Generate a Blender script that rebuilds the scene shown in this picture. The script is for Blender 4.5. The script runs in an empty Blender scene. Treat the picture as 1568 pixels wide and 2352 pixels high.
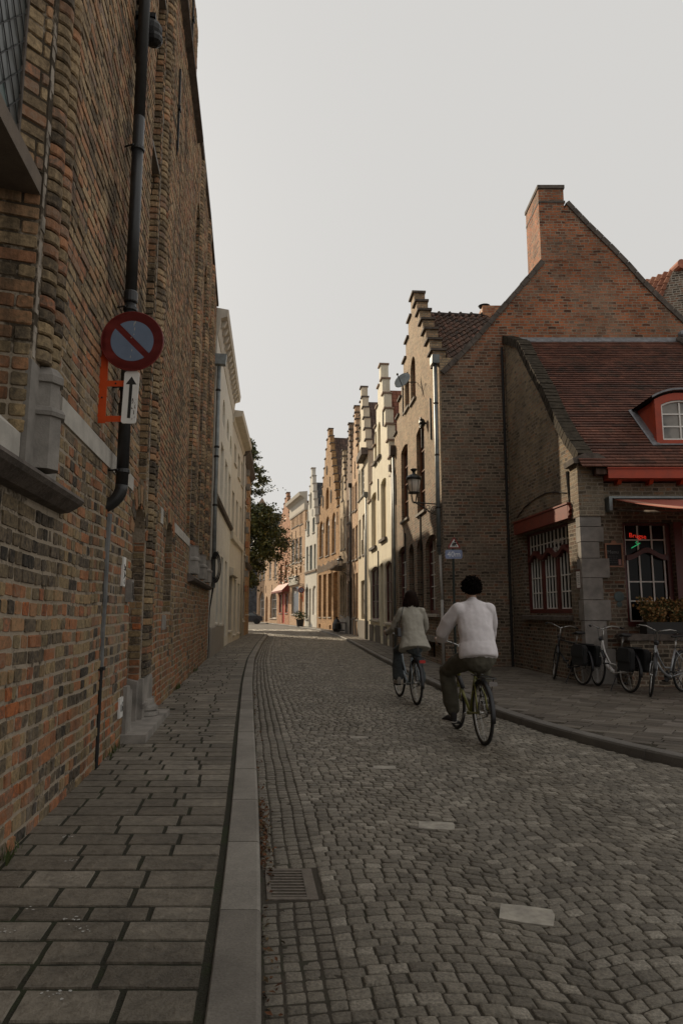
import bpy, bmesh, math, random
from mathutils import Vector, Matrix, noise
from mathutils.geometry import tessellate_polygon
random.seed(7)
R=random.uniform
sc=bpy.context.scene
col=sc.collection
V=Vector
# ---------------------------------------------------------------- camera model (for measuring the place off the photograph)
FPX=1568.0; PIT=math.atan(229/1568.0); CP,SP=math.cos(PIT),math.sin(PIT); CAMZ=1.45
def ray(x,y):
    u=1176-y
    return V((x-784, FPX*CP-u*SP, FPX*SP+u*CP))
def ground(x,y,z=0.0):
    r=ray(x,y); t=(z-CAMZ)/r.z
    return V((r.x*t,r.y*t,z))
def at(x,y,Y):
    r=ray(x,y); t=Y/r.y
    return V((r.x*t,Y,CAMZ+r.z*t))
# ---------------------------------------------------------------- mesh builder
def Wf(a,b,c): return V((a,b,c))
class MB:
    def __init__(s): s.v=[];s.f=[];s.m=[];s.r=[];s.raw=False
    def add(s,vs,fs,m=0,r=0.0):
        b=len(s.v); s.v+= [tuple(p) for p in vs]
        for f in fs:
            s.f.append(tuple(b+i for i in f)); s.m.append(m); s.r.append(r)
        return s
    def box(s,T,a0,a1,b0,b1,c0,c1,m=0,r=0.0):
        vs=[T(a,b,c) for a in(a0,a1) for b in(b0,b1) for c in(c0,c1)]
        return s.add(vs,[(0,1,3,2),(4,6,7,5),(0,4,5,1),(2,3,7,6),(0,2,6,4),(1,5,7,3)],m,r)
    def prism(s,T,ol,c0,c1,m=0,r=0.0):
        n=len(ol); vs=[T(a,b,c0) for a,b in ol]+[T(a,b,c1) for a,b in ol]
        tr=tessellate_polygon([[V((a,b,0)) for a,b in ol]])
        fs=[tuple(t) for t in tr]+[tuple(i+n for i in t) for t in tr]+[(i,(i+1)%n,n+(i+1)%n,n+i) for i in range(n)]
        return s.add(vs,fs,m,r)
    def wall(s,T,ol,holes,c0,thick,m=0,mr=None,back=True):
        """front sheet with holes at c0, outline closed back by thick; each hole = (outline, depth)"""
        if mr is None: mr=m
        loops=[ol]+[h[0] for h in holes]; flat=[p for l in loops for p in l]
        tr=tessellate_polygon([[V((a,b,0)) for a,b in l] for l in loops])
        s.add([T(a,b,c0) for a,b in flat],[tuple(t) for t in tr],m)
        n=len(ol)
        s.add([T(a,b,c0) for a,b in ol]+[T(a,b,c0-thick) for a,b in ol],[(i,(i+1)%n,n+(i+1)%n,n+i) for i in range(n)],m)
        if back:
            tb=tessellate_polygon([[V((a,b,0)) for a,b in ol]])
            s.add([T(a,b,c0-thick) for a,b in ol],[tuple(t) for t in tb],m)
        for hl,dp in holes:
            k=len(hl)
            s.add([T(a,b,c0) for a,b in hl]+[T(a,b,c0-dp) for a,b in hl],[(i,(i+1)%k,k+(i+1)%k,k+i) for i in range(k)],mr)
        return s
    def tube(s,pts,rad,n=8,m=0,caps=True,flat=1.0,up=None):
        pts=[V(p) for p in pts]; k=len(pts)
        if not isinstance(rad,(list,tuple)): rad=[rad]*k
        vs=[]; prev=None
        for i,p in enumerate(pts):
            d=(pts[min(i+1,k-1)]-pts[max(i-1,0)])
            if d.length<1e-9: d=V((0,0,1))
            d.normalize()
            if prev is None:
                a=V(up) if up else (V((0,0,1)) if abs(d.z)<.9 else V((1,0,0)))
            else: a=prev
            x=a-d*a.dot(d)
            if x.length<1e-6: x=d.orthogonal()
            x.normalize(); y=d.cross(x); prev=x
            rr=rad[i]; ra,rb=(rr if isinstance(rr,(tuple,list)) else (rr,rr*flat))
            for j in range(n):
                t=2*math.pi*j/n
                vs.append(p+x*math.cos(t)*ra+y*math.sin(t)*rb)
        fs=[(i*n+j,i*n+(j+1)%n,(i+1)*n+(j+1)%n,(i+1)*n+j) for i in range(k-1) for j in range(n)]
        if caps: fs+=[tuple(range(n))[::-1],tuple((k-1)*n+j for j in range(n))]
        return s.add(vs,fs,m)
    def limb(s,pts,rad,n=14,m=0,up=None):
        """tube with rounded ends"""
        pts=[V(p) for p in pts]; rad=[r if isinstance(r,(tuple,list)) else (r,r) for r in rad]
        d0=(pts[0]-pts[1]).normalized(); d1=(pts[-1]-pts[-2]).normalized()
        P=[];Q=[]
        for a in (85,60,35,15):
            t=math.radians(a); P.append(pts[0]+d0*math.sin(t)*min(rad[0])); Q.append(tuple(x*math.cos(t) for x in rad[0]))
        P+=pts;Q+=rad
        for a in (15,35,60,85):
            t=math.radians(a); P.append(pts[-1]+d1*math.sin(t)*min(rad[-1])); Q.append(tuple(x*math.cos(t) for x in rad[-1]))
        return s.tube(P,Q,n,m,up=up)
    def lathe(s,c,prof,n=16,m=0,ax=None):
        """prof (r,h) along axis ax"""
        c=V(c); ax=V(ax or (0,0,1)).normalized(); x=ax.orthogonal().normalized(); y=ax.cross(x)
        vs=[c+ax*h+(x*math.cos(2*math.pi*j/n)+y*math.sin(2*math.pi*j/n))*r for r,h in prof for j in range(n)]
        k=len(prof)
        fs=[(i*n+j,i*n+(j+1)%n,(i+1)*n+(j+1)%n,(i+1)*n+j) for i in range(k-1) for j in range(n)]
        fs+=[tuple(range(n))[::-1],tuple((k-1)*n+j for j in range(n))]
        return s.add(vs,fs,m)
    def ball(s,c,r,n=10,m=0):
        if not isinstance(r,(tuple,list)): r=(r,r,r)
        c=V(c); k=max(4,n//2+1)
        vs=[];
        for i in range(k+1):
            th=math.pi*(i/k)
            th=min(max(th,.02),math.pi-.02)
            for j in range(n):
                ph=2*math.pi*j/n
                vs.append(c+V((r[0]*math.sin(th)*math.cos(ph),r[1]*math.sin(th)*math.sin(ph),r[2]*math.cos(th))))
        fs=[(i*n+j,(i+1)*n+j,(i+1)*n+(j+1)%n,i*n+(j+1)%n) for i in range(k) for j in range(n)]
        fs+=[tuple(range(n)),tuple(k*n+j for j in range(n))[::-1]]
        return s.add(vs,fs,m)
    def torus(s,c,R_,r,ax,n=32,k=8,m=0,a0=0,a1=360,ref=None):
        c=V(c); ax=V(ax).normalized(); x=(V(ref)-ax*V(ref).dot(ax)).normalized() if ref else ax.orthogonal().normalized(); y=ax.cross(x)
        if a1-a0>=360:
            vs=[];
            for i in range(n):
                t=2*math.pi*i/n; d=x*math.cos(t)+y*math.sin(t)
                for j in range(k):
                    q=2*math.pi*j/k; vs.append(c+d*(R_+r*math.cos(q))+ax*r*math.sin(q))
            return s.add(vs,[(i*k+j,((i+1)%n)*k+j,((i+1)%n)*k+(j+1)%k,i*k+(j+1)%k) for i in range(n) for j in range(k)],m)
        pts=[c+(x*math.cos(math.radians(a0+(a1-a0)*i/n))+y*math.sin(math.radians(a0+(a1-a0)*i/n)))*R_ for i in range(n+1)]
        return s.tube(pts,r,k,m)
    def xform(s,Mx,start=0):
        for i in range(start,len(s.v)): s.v[i]=tuple(Mx@V(s.v[i]))
        return s
    def mesh(s,name,mats,uv=False,smooth=False,raw=None):
        me=bpy.data.meshes.new(name); me.from_pydata(s.v,[],s.f)
        if not isinstance(mats,(list,tuple)): mats=[mats]
        for m in mats: me.materials.append(m)
        if len(mats)>1: me.polygons.foreach_set('material_index',s.m)
        if not (s.raw if raw is None else raw):
            bm=bmesh.new(); bm.from_mesh(me); bmesh.ops.recalc_face_normals(bm,faces=bm.faces); bm.to_mesh(me); bm.free()
        if any(s.r):
            a=me.attributes.new('rnd','FLOAT','FACE'); a.data.foreach_set('value',s.r)
        if uv:
            me.update(); ul=me.uv_layers.new(name='UVMap'); dat=[0.0]*(2*len(me.loops)); vv=me.vertices
            for p in me.polygons:
                nn=p.normal
                if abs(nn.z)>.92: ux,uy=V((1,0,0)),V((0,1,0))
                else:
                    ux=V((-nn.y,nn.x,0)).normalized(); uy=nn.cross(ux)
                    if uy.z<0: uy=-uy
                for li in p.loop_indices:
                    co=vv[me.loops[li].vertex_index].co
                    dat[2*li]=co.dot(ux); dat[2*li+1]=co.dot(uy)
            ul.data.foreach_set('uv',dat)
        if smooth: me.polygons.foreach_set('use_smooth',[True]*len(me.polygons))
        me.update(); return me
    def build(s,name,mats,parent=None,uv=False,smooth=False,label=None,raw=None):
        o=bpy.data.objects.new(name,s.mesh(name,mats,uv,smooth,raw)); col.objects.link(o)
        if parent:
            o.parent=parent; o.matrix_parent_inverse=parent_world(parent).inverted()
        if label: o['label']=label
        return o
def islands(mb):
    """one builder per connected piece"""
    n=len(mb.v); p=list(range(n))
    def f(a):
        while p[a]!=a: p[a]=p[p[a]]; a=p[a]
        return a
    for fc in mb.f:
        r0=f(fc[0])
        for i in fc[1:]: p[f(i)]=r0
    gr={}
    for k,fc in enumerate(mb.f): gr.setdefault(f(fc[0]),[]).append(k)
    out=[]
    for ks in gr.values():
        q=MB(); mp={}
        for k in ks:
            ff=[]
            for i in mb.f[k]:
                if i not in mp: mp[i]=len(q.v); q.v.append(mb.v[i])
                ff.append(mp[i])
            q.f.append(tuple(ff)); q.m.append(mb.m[k]); q.r.append(mb.r[k])
        out.append(q)
    return out
def build_each(mb,name,mats,parent,**kw):
    return [q.build(name,mats,parent,**kw) for q in islands(mb)]
def parent_world(o):
    m=o.matrix_parent_inverse@o.matrix_basis if o.parent else o.matrix_basis
    m=Matrix.LocRotScale(o.location,o.rotation_euler,o.scale) if not o.parent else o.matrix_parent_inverse@Matrix.LocRotScale(o.location,o.rotation_euler,o.scale)
    return parent_world(o.parent)@m if o.parent else m
def tag(o,label=None,cat=None,group=None,kind=None):
    if label: o['label']=label
    if cat: o['category']=cat
    if group: o['group']=group
    if kind: o['kind']=kind
    return o
def thing(name,label,cat,loc=(0,0,0),group=None,rz=0):
    o=bpy.data.objects.new(name,None); col.objects.link(o); o.location=loc; o.rotation_euler=(0,0,rz); o.empty_display_size=.2
    return tag(o,label,cat,group)
def kids(o): return [c for c in bpy.data.objects if c.parent==o]
def copy_tree(o,parent=None):
    c=o.copy(); col.objects.link(c)
    if parent: c.parent=parent
    for ch in kids(o): copy_tree(ch,c)
    return c
def text_mb(txt,T,size,thick=.002,align='CENTER',m=0,mb=None):
    """letters as solid mesh; T(a,b,c): a along writing, b up, c outward"""
    cu=bpy.data.curves.new('t','FONT'); cu.body=txt; cu.size=size; cu.align_x=align; cu.align_y='CENTER'; cu.extrude=thick; cu.resolution_u=3
    o=bpy.data.objects.new('t',cu); me=bpy.data.meshes.new_from_object(o)
    mb=mb or MB(); mb.add([T(v.co.x,v.co.y,v.co.z) for v in me.vertices],[tuple(p.vertices) for p in me.polygons],m)
    bpy.data.objects.remove(o); bpy.data.curves.remove(cu); bpy.data.meshes.remove(me)
    return mb
def evaluated(mb,mods,mats,name,parent=None,smooth=True):
    """union of overlapping shells remeshed into one continuous surface"""
    me=mb.mesh(name+'_src',mats); o=bpy.data.objects.new('tmp',me); col.objects.link(o)
    for typ,kw in mods:
        md=o.modifiers.new(typ,typ)
        for k,v in kw.items(): setattr(md,k,v)
    dg=bpy.context.evaluated_depsgraph_get(); me2=bpy.data.meshes.new_from_object(o.evaluated_get(dg))
    bpy.data.objects.remove(o); bpy.data.meshes.remove(me)
    me2.name=name
    if smooth: me2.polygons.foreach_set('use_smooth',[True]*len(me2.polygons))
    o=bpy.data.objects.new(name,me2); col.objects.link(o)
    if not me2.materials:
        me2.materials.append(mats if not isinstance(mats,(list,tuple)) else mats[0])
    if parent: o.parent=parent; o.matrix_parent_inverse=parent_world(parent).inverted()
    return o
# ---------------------------------------------------------------- frames for walls
class Frame:
    """s along the wall from P to Q, z up, d outward; side=+1 faces to the right of P->Q"""
    def __init__(s,P,Q,side=1,z0=0.0):
        s.P=V((P[0],P[1],0)); q=V((Q[0],Q[1],0)); s.t=(q-s.P); s.L=s.t.length; s.t.normalize()
        s.n=V((s.t.y,-s.t.x,0))*side; s.z0=z0
    def __call__(s,a,z,d=0.0): return s.P+s.t*a+s.n*d+V((0,0,z+s.z0))
    def px(s,x,y,d=0.0):
        r=ray(x,y); o=V((0,0,CAMZ)); p=s.P+s.n*d
        t=(p-o).dot(s.n)/r.dot(s.n); h=o+r*t
        return (h-s.P).dot(s.t),h.z-s.z0
    def rect(s,x0,x1,yt,yb,d=0.0):
        a0,_=s.px(x0,1405,d); a1,_=s.px(x1,1405,d)
        xm=(x0+x1)/2; _,zt=s.px(xm,yt,d); _,zb=s.px(xm,yb,d)
        return (min(a0,a1),max(a0,a1),zb,zt)
def arch(s0,s1,z0,z1,rise=0.0,n=8):
    if rise<=0: return [(s0,z0),(s1,z0),(s1,z1),(s0,z1)]
    w=(s1-s0)/2; rise=min(rise,w,(z1-z0)*.9); rad=(w*w+rise*rise)/(2*rise); cz=z1-rad; cs=(s0+s1)/2
    a=math.asin(min(1,w/rad)); 
    pts=[(s0,z0),(s1,z0)]
    for i in range(n+1):
        t=a-2*a*i/n; pts.append((cs+rad*math.sin(t),cz+rad*math.cos(t)))
    return pts
def stepped(s0,s1,ze,zp,n,pw=.5,z0=0.0,mid=None):
    """outline of a crow-stepped gable"""
    mid=(s0+s1)/2 if mid is None else mid
    pts=[(s0,z0),(s1,z0),(s1,ze)]
    dr=(s1-(mid+pw/2))/n; dl=((mid-pw/2)-s0)/n; h=(zp-ze)/n
    a=s1
    for i in range(n):
        z=ze+h*(i+1)-(h*.0)
        pts.append((a,z-h+h*.98)) if i<0 else None
        pts+= [(a,ze+h*(i+.55))] ; a-=dr; pts.append((a,ze+h*(i+.55)))
    pts+= [(mid+pw/2,zp),(mid-pw/2,zp)]
    a=mid-pw/2
    for i in range(n-1,-1,-1):
        pts.append((a,ze+h*(i+.55))); a-=dl; pts.append((a,ze+h*(i+.55)))
    pts.append((s0,ze))
    out=[]
    for p in pts:
        if not out or (abs(p[0]-out[-1][0])+abs(p[1]-out[-1][1]))>1e-5: out.append(p)
    return out
# ---------------------------------------------------------------- materials
class G:
    def __init__(s,name):
        s.mat=bpy.data.materials.new(name); s.mat.use_nodes=True; s.t=s.mat.node_tree; s.N=s.t.nodes; s.L=s.t.links
        s.b=s.N['Principled BSDF']
    def n(s,typ,props=None,**inp):
        nd=s.N.new(typ)
        for k,v in (props or {}).items(): setattr(nd,k,v)
        for k,v in inp.items():
            k=k.replace('_',' ')
            sock=nd.inputs[int(k)] if k.isdigit() else nd.inputs[k]
            if hasattr(v,'is_linked') or isinstance(v,bpy.types.NodeSocket): s.L.new(v,sock)
            else: sock.default_value=v
        return nd
    def set(s,**inp):
        for k,v in inp.items():
            k=k.replace('_',' ')
            if isinstance(v,bpy.types.NodeSocket): s.L.new(v,s.b.inputs[k])
            else: s.b.inputs[k].default_value=v
    def math(s,op,a,b=0.0,c=0.0):
        nd=s.N.new('ShaderNodeMath'); nd.operation=op
        for i,v in enumerate((a,b,c)):
            if isinstance(v,bpy.types.NodeSocket): s.L.new(v,nd.inputs[i])
            else: nd.inputs[i].default_value=v
        return nd.outputs[0]
    def mix(s,f,a,b,blend='MIX'):
        nd=s.N.new('ShaderNodeMix'); nd.data_type='RGBA'; nd.blend_type=blend
        for i,v in ((0,f),(6,a),(7,b)):
            if isinstance(v,bpy.types.NodeSocket): s.L.new(v,nd.inputs[i])
            else: nd.inputs[i].default_value=(tuple(v)+(1,))[:4] if i else v
        return nd.outputs[2]
    def ramp(s,f,stops,interp='LINEAR'):
        nd=s.N.new('ShaderNodeValToRGB'); nd.color_ramp.interpolation=interp; e=nd.color_ramp.elements
        while len(e)<len(stops): e.new(.5)
        for i,(p,c) in enumerate(stops):
            e[i].position=p; e[i].color=(tuple(c)+(1,))[:4] if isinstance(c,(tuple,list)) else (c,c,c,1)
        s.L.new(f,nd.inputs[0]); return nd.outputs[0]
    def noise(s,scale,detail=4,rough=.55,vec=None,dist=0):
        nd=s.n('ShaderNodeTexNoise',None,Scale=scale,Detail=detail,Roughness=rough,Distortion=dist)
        s.L.new(vec or s.pos(),nd.inputs['Vector']); return nd.outputs['Fac']
    def pos(s):
        if not hasattr(s,'_p'): s._p=s.N.new('ShaderNodeNewGeometry').outputs['Position']
        return s._p
    def obj(s):
        if not hasattr(s,'_o'): s._o=s.N.new('ShaderNodeTexCoord').outputs['Object']
        return s._o
    def uv(s):
        if not hasattr(s,'_u'): s._u=s.N.new('ShaderNodeTexCoord').outputs['UV']
        return s._u
    def bump(s,h,strength=.5,dist=.01,prev=None):
        nd=s.n('ShaderNodeBump',None,Strength=strength,Distance=dist); s.L.new(h,nd.inputs['Height'])
        if prev: s.L.new(prev,nd.inputs['Normal'])
        s.L.new(nd.outputs[0],s.b.inputs['Normal']); return nd.outputs[0]
def simple(name,c,rough=.6,metal=0.0,var=.15,sc_=8.0,bump=.0,bs=60.0,spec=.5,local=False,alpha=None):
    g=G(name); vec=g.obj() if local else g.pos()
    f=g.noise(sc_,5,.6,vec); k=g.ramp(f,[(.3,1-var),(.7,1+var)])
    g.set(Base_Color=g.mix(1.0,c,k,'MULTIPLY'),Metallic=metal,Specular_IOR_Level=spec)
    rr=g.math('MULTIPLY_ADD',f,.2,rough-.1); g.set(Roughness=rr)
    if bump: g.bump(g.noise(bs,4,.6,vec),bump,.01)
    return g.mat
BR_WARM=[(0.0,(.09,.06,.04)),(.15,(.20,.145,.075)),(.38,(.30,.225,.12)),(.58,(.34,.21,.10)),(.75,(.36,.17,.08)),(.88,(.15,.12,.08)),(1,(.42,.15,.06))]
def brick_mat(name,stops,mortar,bw=.2,bh=.065,ms=.012,bump=.6,zone=None,stain=.35,msm=.3,lumpy=.010,patch=0):
    g=G(name); uv=g.uv()
    ns=g.n('ShaderNodeTexNoise',None,Scale=6.0,Detail=3.0); g.L.new(g.pos(),ns.inputs['Vector'])
    off=g.n('ShaderNodeVectorMath',{'operation':'MULTIPLY_ADD'}); g.L.new(ns.outputs['Color'],off.inputs[0]); off.inputs[1].default_value=(lumpy*2,lumpy*2,0); g.L.new(uv,off.inputs[2])
    bt=g.n('ShaderNodeTexBrick',{'offset_frequency':2,'squash_frequency':3,'squash':.6},Scale=1.0,Color1=(0,0,0,1),Color2=(1,1,1,1),Mortar=(0,0,0,1)); g.L.new(off.outputs[0],bt.inputs['Vector'])
    bt.inputs['Mortar Size'].default_value=ms*.5; bt.inputs['Mortar Smooth'].default_value=msm; bt.inputs['Brick Width'].default_value=bw; bt.inputs['Row Height'].default_value=bh
    fine=g.noise(45,4,.65); big=g.noise(.55,4,.6)
    rnd=g.math('ADD',bt.outputs['Color'],g.math('MULTIPLY_ADD',fine,.18,-.09))
    c=g.ramp(rnd,stops)
    if zone:
        st2,za,zb=zone; c2=g.ramp(rnd,st2)
        sep=g.n('ShaderNodeSeparateXYZ'); g.L.new(g.pos(),sep.inputs[0])
        zz=g.math('ADD',sep.outputs[2],g.math('MULTIPLY_ADD',big,3.0,-1.5))
        mr=g.n('ShaderNodeMapRange',None); g.L.new(zz,mr.inputs['Value']); mr.inputs['From Min'].default_value=za; mr.inputs['From Max'].default_value=zb
        c=g.mix(mr.outputs[0],c,c2)
    mcol=g.mix(g.noise(3,3),tuple(x*.75 for x in mortar),tuple(min(1,x*1.15) for x in mortar))
    c=g.mix(bt.outputs['Fac'],c,mcol)
    if patch:
        pv=g.math('MULTIPLY_ADD',g.noise(9,4,.7),.35,g.math('MULTIPLY',g.noise(.9,5,.65),.75))
        c=g.mix(g.ramp(pv,[(.56,0),(.66,patch)]),c,tuple(x*.85 for x in mortar)); c=g.mix(g.ramp(pv,[(.36,patch),(.46,0)]),c,(.06,.048,.036))
    c=g.mix(1.0,c,g.ramp(g.noise(1.3,6,.7),[(.25,1-stain),(.6,1.05),(.85,1.2)]),'MULTIPLY')
    c=g.mix(1.0,c,g.ramp(fine,[(.25,.72),(.75,1.25)]),'MULTIPLY')
    g.set(Base_Color=c,Roughness=.9,Specular_IOR_Level=.25)
    h=g.math('SUBTRACT',g.math('MULTIPLY',fine,.45),bt.outputs['Fac'])
    g.bump(h,bump,.012); return g.mat
def rnd_mat(name,stops,rough=.85,bs=55,bump=.5,zone=None,stain=.3,spec=.3,fine=.3,dist=.01,moss=None,streak=0):
    """colour taken from a random value stored on every stone / brick / tile"""
    g=G(name); at_=g.n('ShaderNodeAttribute',{'attribute_name':'rnd'}).outputs['Fac']
    f=g.noise(bs,5,.65); r=g.math('ADD',at_,g.math('MULTIPLY_ADD',f,.34,-.17)); c=g.ramp(r,stops)
    if zone:
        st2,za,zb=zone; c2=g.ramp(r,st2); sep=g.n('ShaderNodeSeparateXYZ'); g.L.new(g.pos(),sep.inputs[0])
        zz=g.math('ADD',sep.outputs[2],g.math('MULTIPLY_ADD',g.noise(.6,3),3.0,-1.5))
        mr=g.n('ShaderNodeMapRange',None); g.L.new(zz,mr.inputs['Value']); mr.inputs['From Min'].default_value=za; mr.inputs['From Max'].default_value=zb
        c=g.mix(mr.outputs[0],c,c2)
    c=g.mix(1.0,c,g.ramp(g.noise(1.6,6,.7),[(.25,1-stain),(.6,1.05),(.85,1.2)]),'MULTIPLY')
    c=g.mix(1.0,c,g.ramp(f,[(.25,1-fine),(.75,1+fine)]),'MULTIPLY')
    if streak:
        mp=g.n('ShaderNodeMapping'); g.L.new(g.pos(),mp.inputs[0]); mp.inputs['Scale'].default_value=(2.6,2.6,.35)
        c=g.mix(g.math('MULTIPLY',g.ramp(g.noise(1.0,7,.7,mp.outputs[0]),[(.50,0),(.66,1)]),streak),c,(.035,.029,.022))
        gp=g.math('MULTIPLY_ADD',g.noise(11,4,.7),.4,g.math('MULTIPLY',g.noise(.8,5,.65),.7)); c=g.mix(g.ramp(gp,[(.60,0),(.70,.45)]),c,(.20,.175,.15))
    if moss:
        c=g.mix(g.ramp(g.noise(2.2,6,.7),[(.52,0),(.68,moss[1])]),c,moss[0])
    g.set(Base_Color=c,Roughness=rough,Specular_IOR_Level=spec)
    g.bump(f,bump,dist); return g.mat
def plaster(name,c,var=.12,stain=.3,bump=.25,brick=True,grime=(.14,.12,.10)):
    g=G(name); f=g.noise(1.8,7,.7); k=g.ramp(f,[(.3,1-var),(.7,1+var*.6)])
    cc=g.mix(1.0,c,k,'MULTIPLY')
    # rain streaks and grime: stretched noise
    mp=g.n('ShaderNodeMapping'); g.L.new(g.pos(),mp.inputs[0]); mp.inputs['Scale'].default_value=(5,5,.5)
    st=g.noise(1.0,6,.7,mp.outputs[0]); cc=g.mix(g.math('MULTIPLY',g.ramp(st,[(.5,0),(.72,1)]),stain),cc,grime)
    g.set(Base_Color=cc,Roughness=.85,Specular_IOR_Level=.3)
    h=g.noise(30,4,.6)
    if brick:
        bt=g.n('ShaderNodeTexBrick',None,Scale=1.0); g.L.new(g.uv(),bt.inputs['Vector'])
        bt.inputs['Mortar Size'].default_value=.008; bt.inputs['Mortar Smooth'].default_value=.6; bt.inputs['Brick Width'].default_value=.2; bt.inputs['Row Height'].default_value=.07
        h=g.math('SUBTRACT',g.math('MULTIPLY',h,.6),g.math('MULTIPLY',bt.outputs['Fac'],.7))
    g.bump(h,bump,.012); return g.mat
def glass_mat(name,tint=(.015,.018,.02),rough=.06,curtain=None,spec=.6):
    g=G(name); c=tint
    if curtain:
        c=g.mix(g.ramp(g.noise(curtain[1],2,.5),[(.42,0),(.58,1)]),tint,curtain[0])
    g.set(Base_Color=c if isinstance(c,bpy.types.NodeSocket) else tuple(c)+(1,),Roughness=rough,Specular_IOR_Level=spec)
    g.bump(g.noise(1.5,2),.06,.02); return g.mat
MAT={}
def m_(k,f,*a,**kw):
    if k not in MAT: MAT[k]=f(k,*a,**kw)
    return MAT[k]
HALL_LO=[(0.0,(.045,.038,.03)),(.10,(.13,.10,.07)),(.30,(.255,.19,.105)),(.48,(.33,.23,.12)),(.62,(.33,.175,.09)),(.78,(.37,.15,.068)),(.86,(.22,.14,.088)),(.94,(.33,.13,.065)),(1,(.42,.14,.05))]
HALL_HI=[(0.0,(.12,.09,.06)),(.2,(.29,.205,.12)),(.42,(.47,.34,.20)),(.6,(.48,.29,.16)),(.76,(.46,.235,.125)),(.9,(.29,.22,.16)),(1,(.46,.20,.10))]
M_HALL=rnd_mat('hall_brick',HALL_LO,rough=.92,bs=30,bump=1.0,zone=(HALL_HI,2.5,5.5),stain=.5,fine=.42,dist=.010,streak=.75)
M_MORTAR=simple('lime_mortar',(.33,.285,.235),.95,var=.45,sc_=5,bump=.6,bs=70,spec=.2)
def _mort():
    g=G('weathered_shaded_mortar'); f=g.noise(1.7,6,.7); f2=g.noise(26,3,.6); sp=g.n('ShaderNodeSeparateXYZ'); g.L.new(g.pos(),sp.inputs[0])
    zz=g.math('MULTIPLY',g.math('SUBTRACT',3.2,sp.outputs[2]),.09)  # darker colour higher up paints in the raking shadow of deep joints
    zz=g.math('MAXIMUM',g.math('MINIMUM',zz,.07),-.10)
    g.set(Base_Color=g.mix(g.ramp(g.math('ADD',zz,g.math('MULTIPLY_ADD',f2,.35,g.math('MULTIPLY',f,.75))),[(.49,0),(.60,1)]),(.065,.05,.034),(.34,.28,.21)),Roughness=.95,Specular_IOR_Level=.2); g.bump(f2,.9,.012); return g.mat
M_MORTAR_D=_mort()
M_STONE=simple('grey_limestone',(.255,.232,.205),.85,var=.35,sc_=4,bump=.4,bs=80,spec=.3)
M_WSTONE=simple('white_stone',(.44,.41,.36),.85,var=.22,sc_=5,bump=.25,bs=50,spec=.3)
M_DSTONE=simple('dark_weathered_stone',(.12,.10,.085),.9,var=.4,sc_=7,bump=.7,bs=35,spec=.25)
M_BLACKP=simple('black_paint_pipe',(.022,.022,.022),.38,var=.25,sc_=9,bump=.1,bs=30)
M_GREYP=simple('grey_zinc',(.20,.22,.22),.45,metal=.3,var=.3,sc_=5,bump=.1)
M_LEAD=simple('lead_grey',(.20,.20,.21),.5,metal=.3,var=.35,sc_=9,bump=.3,bs=25)
M_IRON=simple('wrought_iron',(.02,.019,.018),.5,metal=.3,var=.3,sc_=20,bump=.2)
M_GLASS=glass_mat('dark_window_glass')
M_GLASSC=glass_mat('curtained_glass',(.03,.032,.034),.08,((.25,.23,.20),2.0))
M_GLASSD=glass_mat('black_window_glass',(.004,.004,.004),.22,spec=.18)
M_WHITEP=simple('white_window_paint',(.74,.72,.68),.5,var=.08,sc_=6)
M_MAROON=simple('maroon_paint',(.10,.018,.014),.4,var=.25,sc_=6)
M_RED=simple('orange_red_paint',(.38,.045,.010),.5,var=.18,sc_=5,bump=.08)
M_WOODB=simple('brown_wood',(.12,.06,.035),.6,var=.3,sc_=12,bump=.2)
M_BLACKW=simple('black_shopfront_paint',(.018,.017,.016),.4,var=.3,sc_=6)
# ================================================================ camera, sky, sun
cam=bpy.data.cameras.new('camera'); co=bpy.data.objects.new('camera',cam); col.objects.link(co)
cam.sensor_fit='VERTICAL'; cam.sensor_height=36.0; cam.sensor_width=24.0; cam.lens=24.0; cam.clip_end=1500; cam.clip_start=.05
co.location=(0,0,CAMZ); co.rotation_euler=(math.pi/2+PIT,0,0); sc.camera=co
sc.render.resolution_x=682; sc.render.resolution_y=1024
w=bpy.data.worlds.new("World"); sc.world=w; w.use_nodes=True
nt=w.node_tree; bg=nt.nodes['Background']
sky=nt.nodes.new('ShaderNodeTexSky'); sky.sky_type='NISHITA'; sky.sun_disc=False
SUN_EL=math.radians(28); SUN_AZ=math.atan2(-.55,.835)   # direction to the sun, from +Y towards +X
sky.sun_elevation=SUN_EL; sky.sun_rotation=SUN_AZ; sky.air_density=1.5; sky.dust_density=6; sky.ozone_density=1
hs=nt.nodes.new('ShaderNodeHueSaturation'); hs.inputs['Saturation'].default_value=.35; nt.links.new(sky.outputs[0],hs.inputs['Color'])
mx=nt.nodes.new('ShaderNodeMix'); mx.data_type='RGBA'; mx.inputs[0].default_value=.96      # thin bright overcast veil over the sky
nt.links.new(hs.outputs[0],mx.inputs[6]); mx.inputs[7].default_value=(6.72,6.60,6.38,1)
nt.links.new(mx.outputs[2],bg.inputs['Color']); bg.inputs['Strength'].default_value=.1
sd=bpy.data.lights.new('sun','SUN'); so=bpy.data.objects.new('sun',sd); col.objects.link(so)
sd.energy=5.0; sd.angle=math.radians(.6); sd.color=(1,.84,.62)
dv=V((math.sin(SUN_AZ)*math.cos(SUN_EL),math.cos(SUN_AZ)*math.cos(SUN_EL),math.sin(SUN_EL)))
so.rotation_euler=dv.to_track_quat('Z','Y').to_euler(); so.location=(-20,20,30)
sc.view_settings.view_transform='Standard'; sc.view_settings.look='None'; sc.view_settings.exposure=0; sc.view_settings.gamma=1
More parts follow.
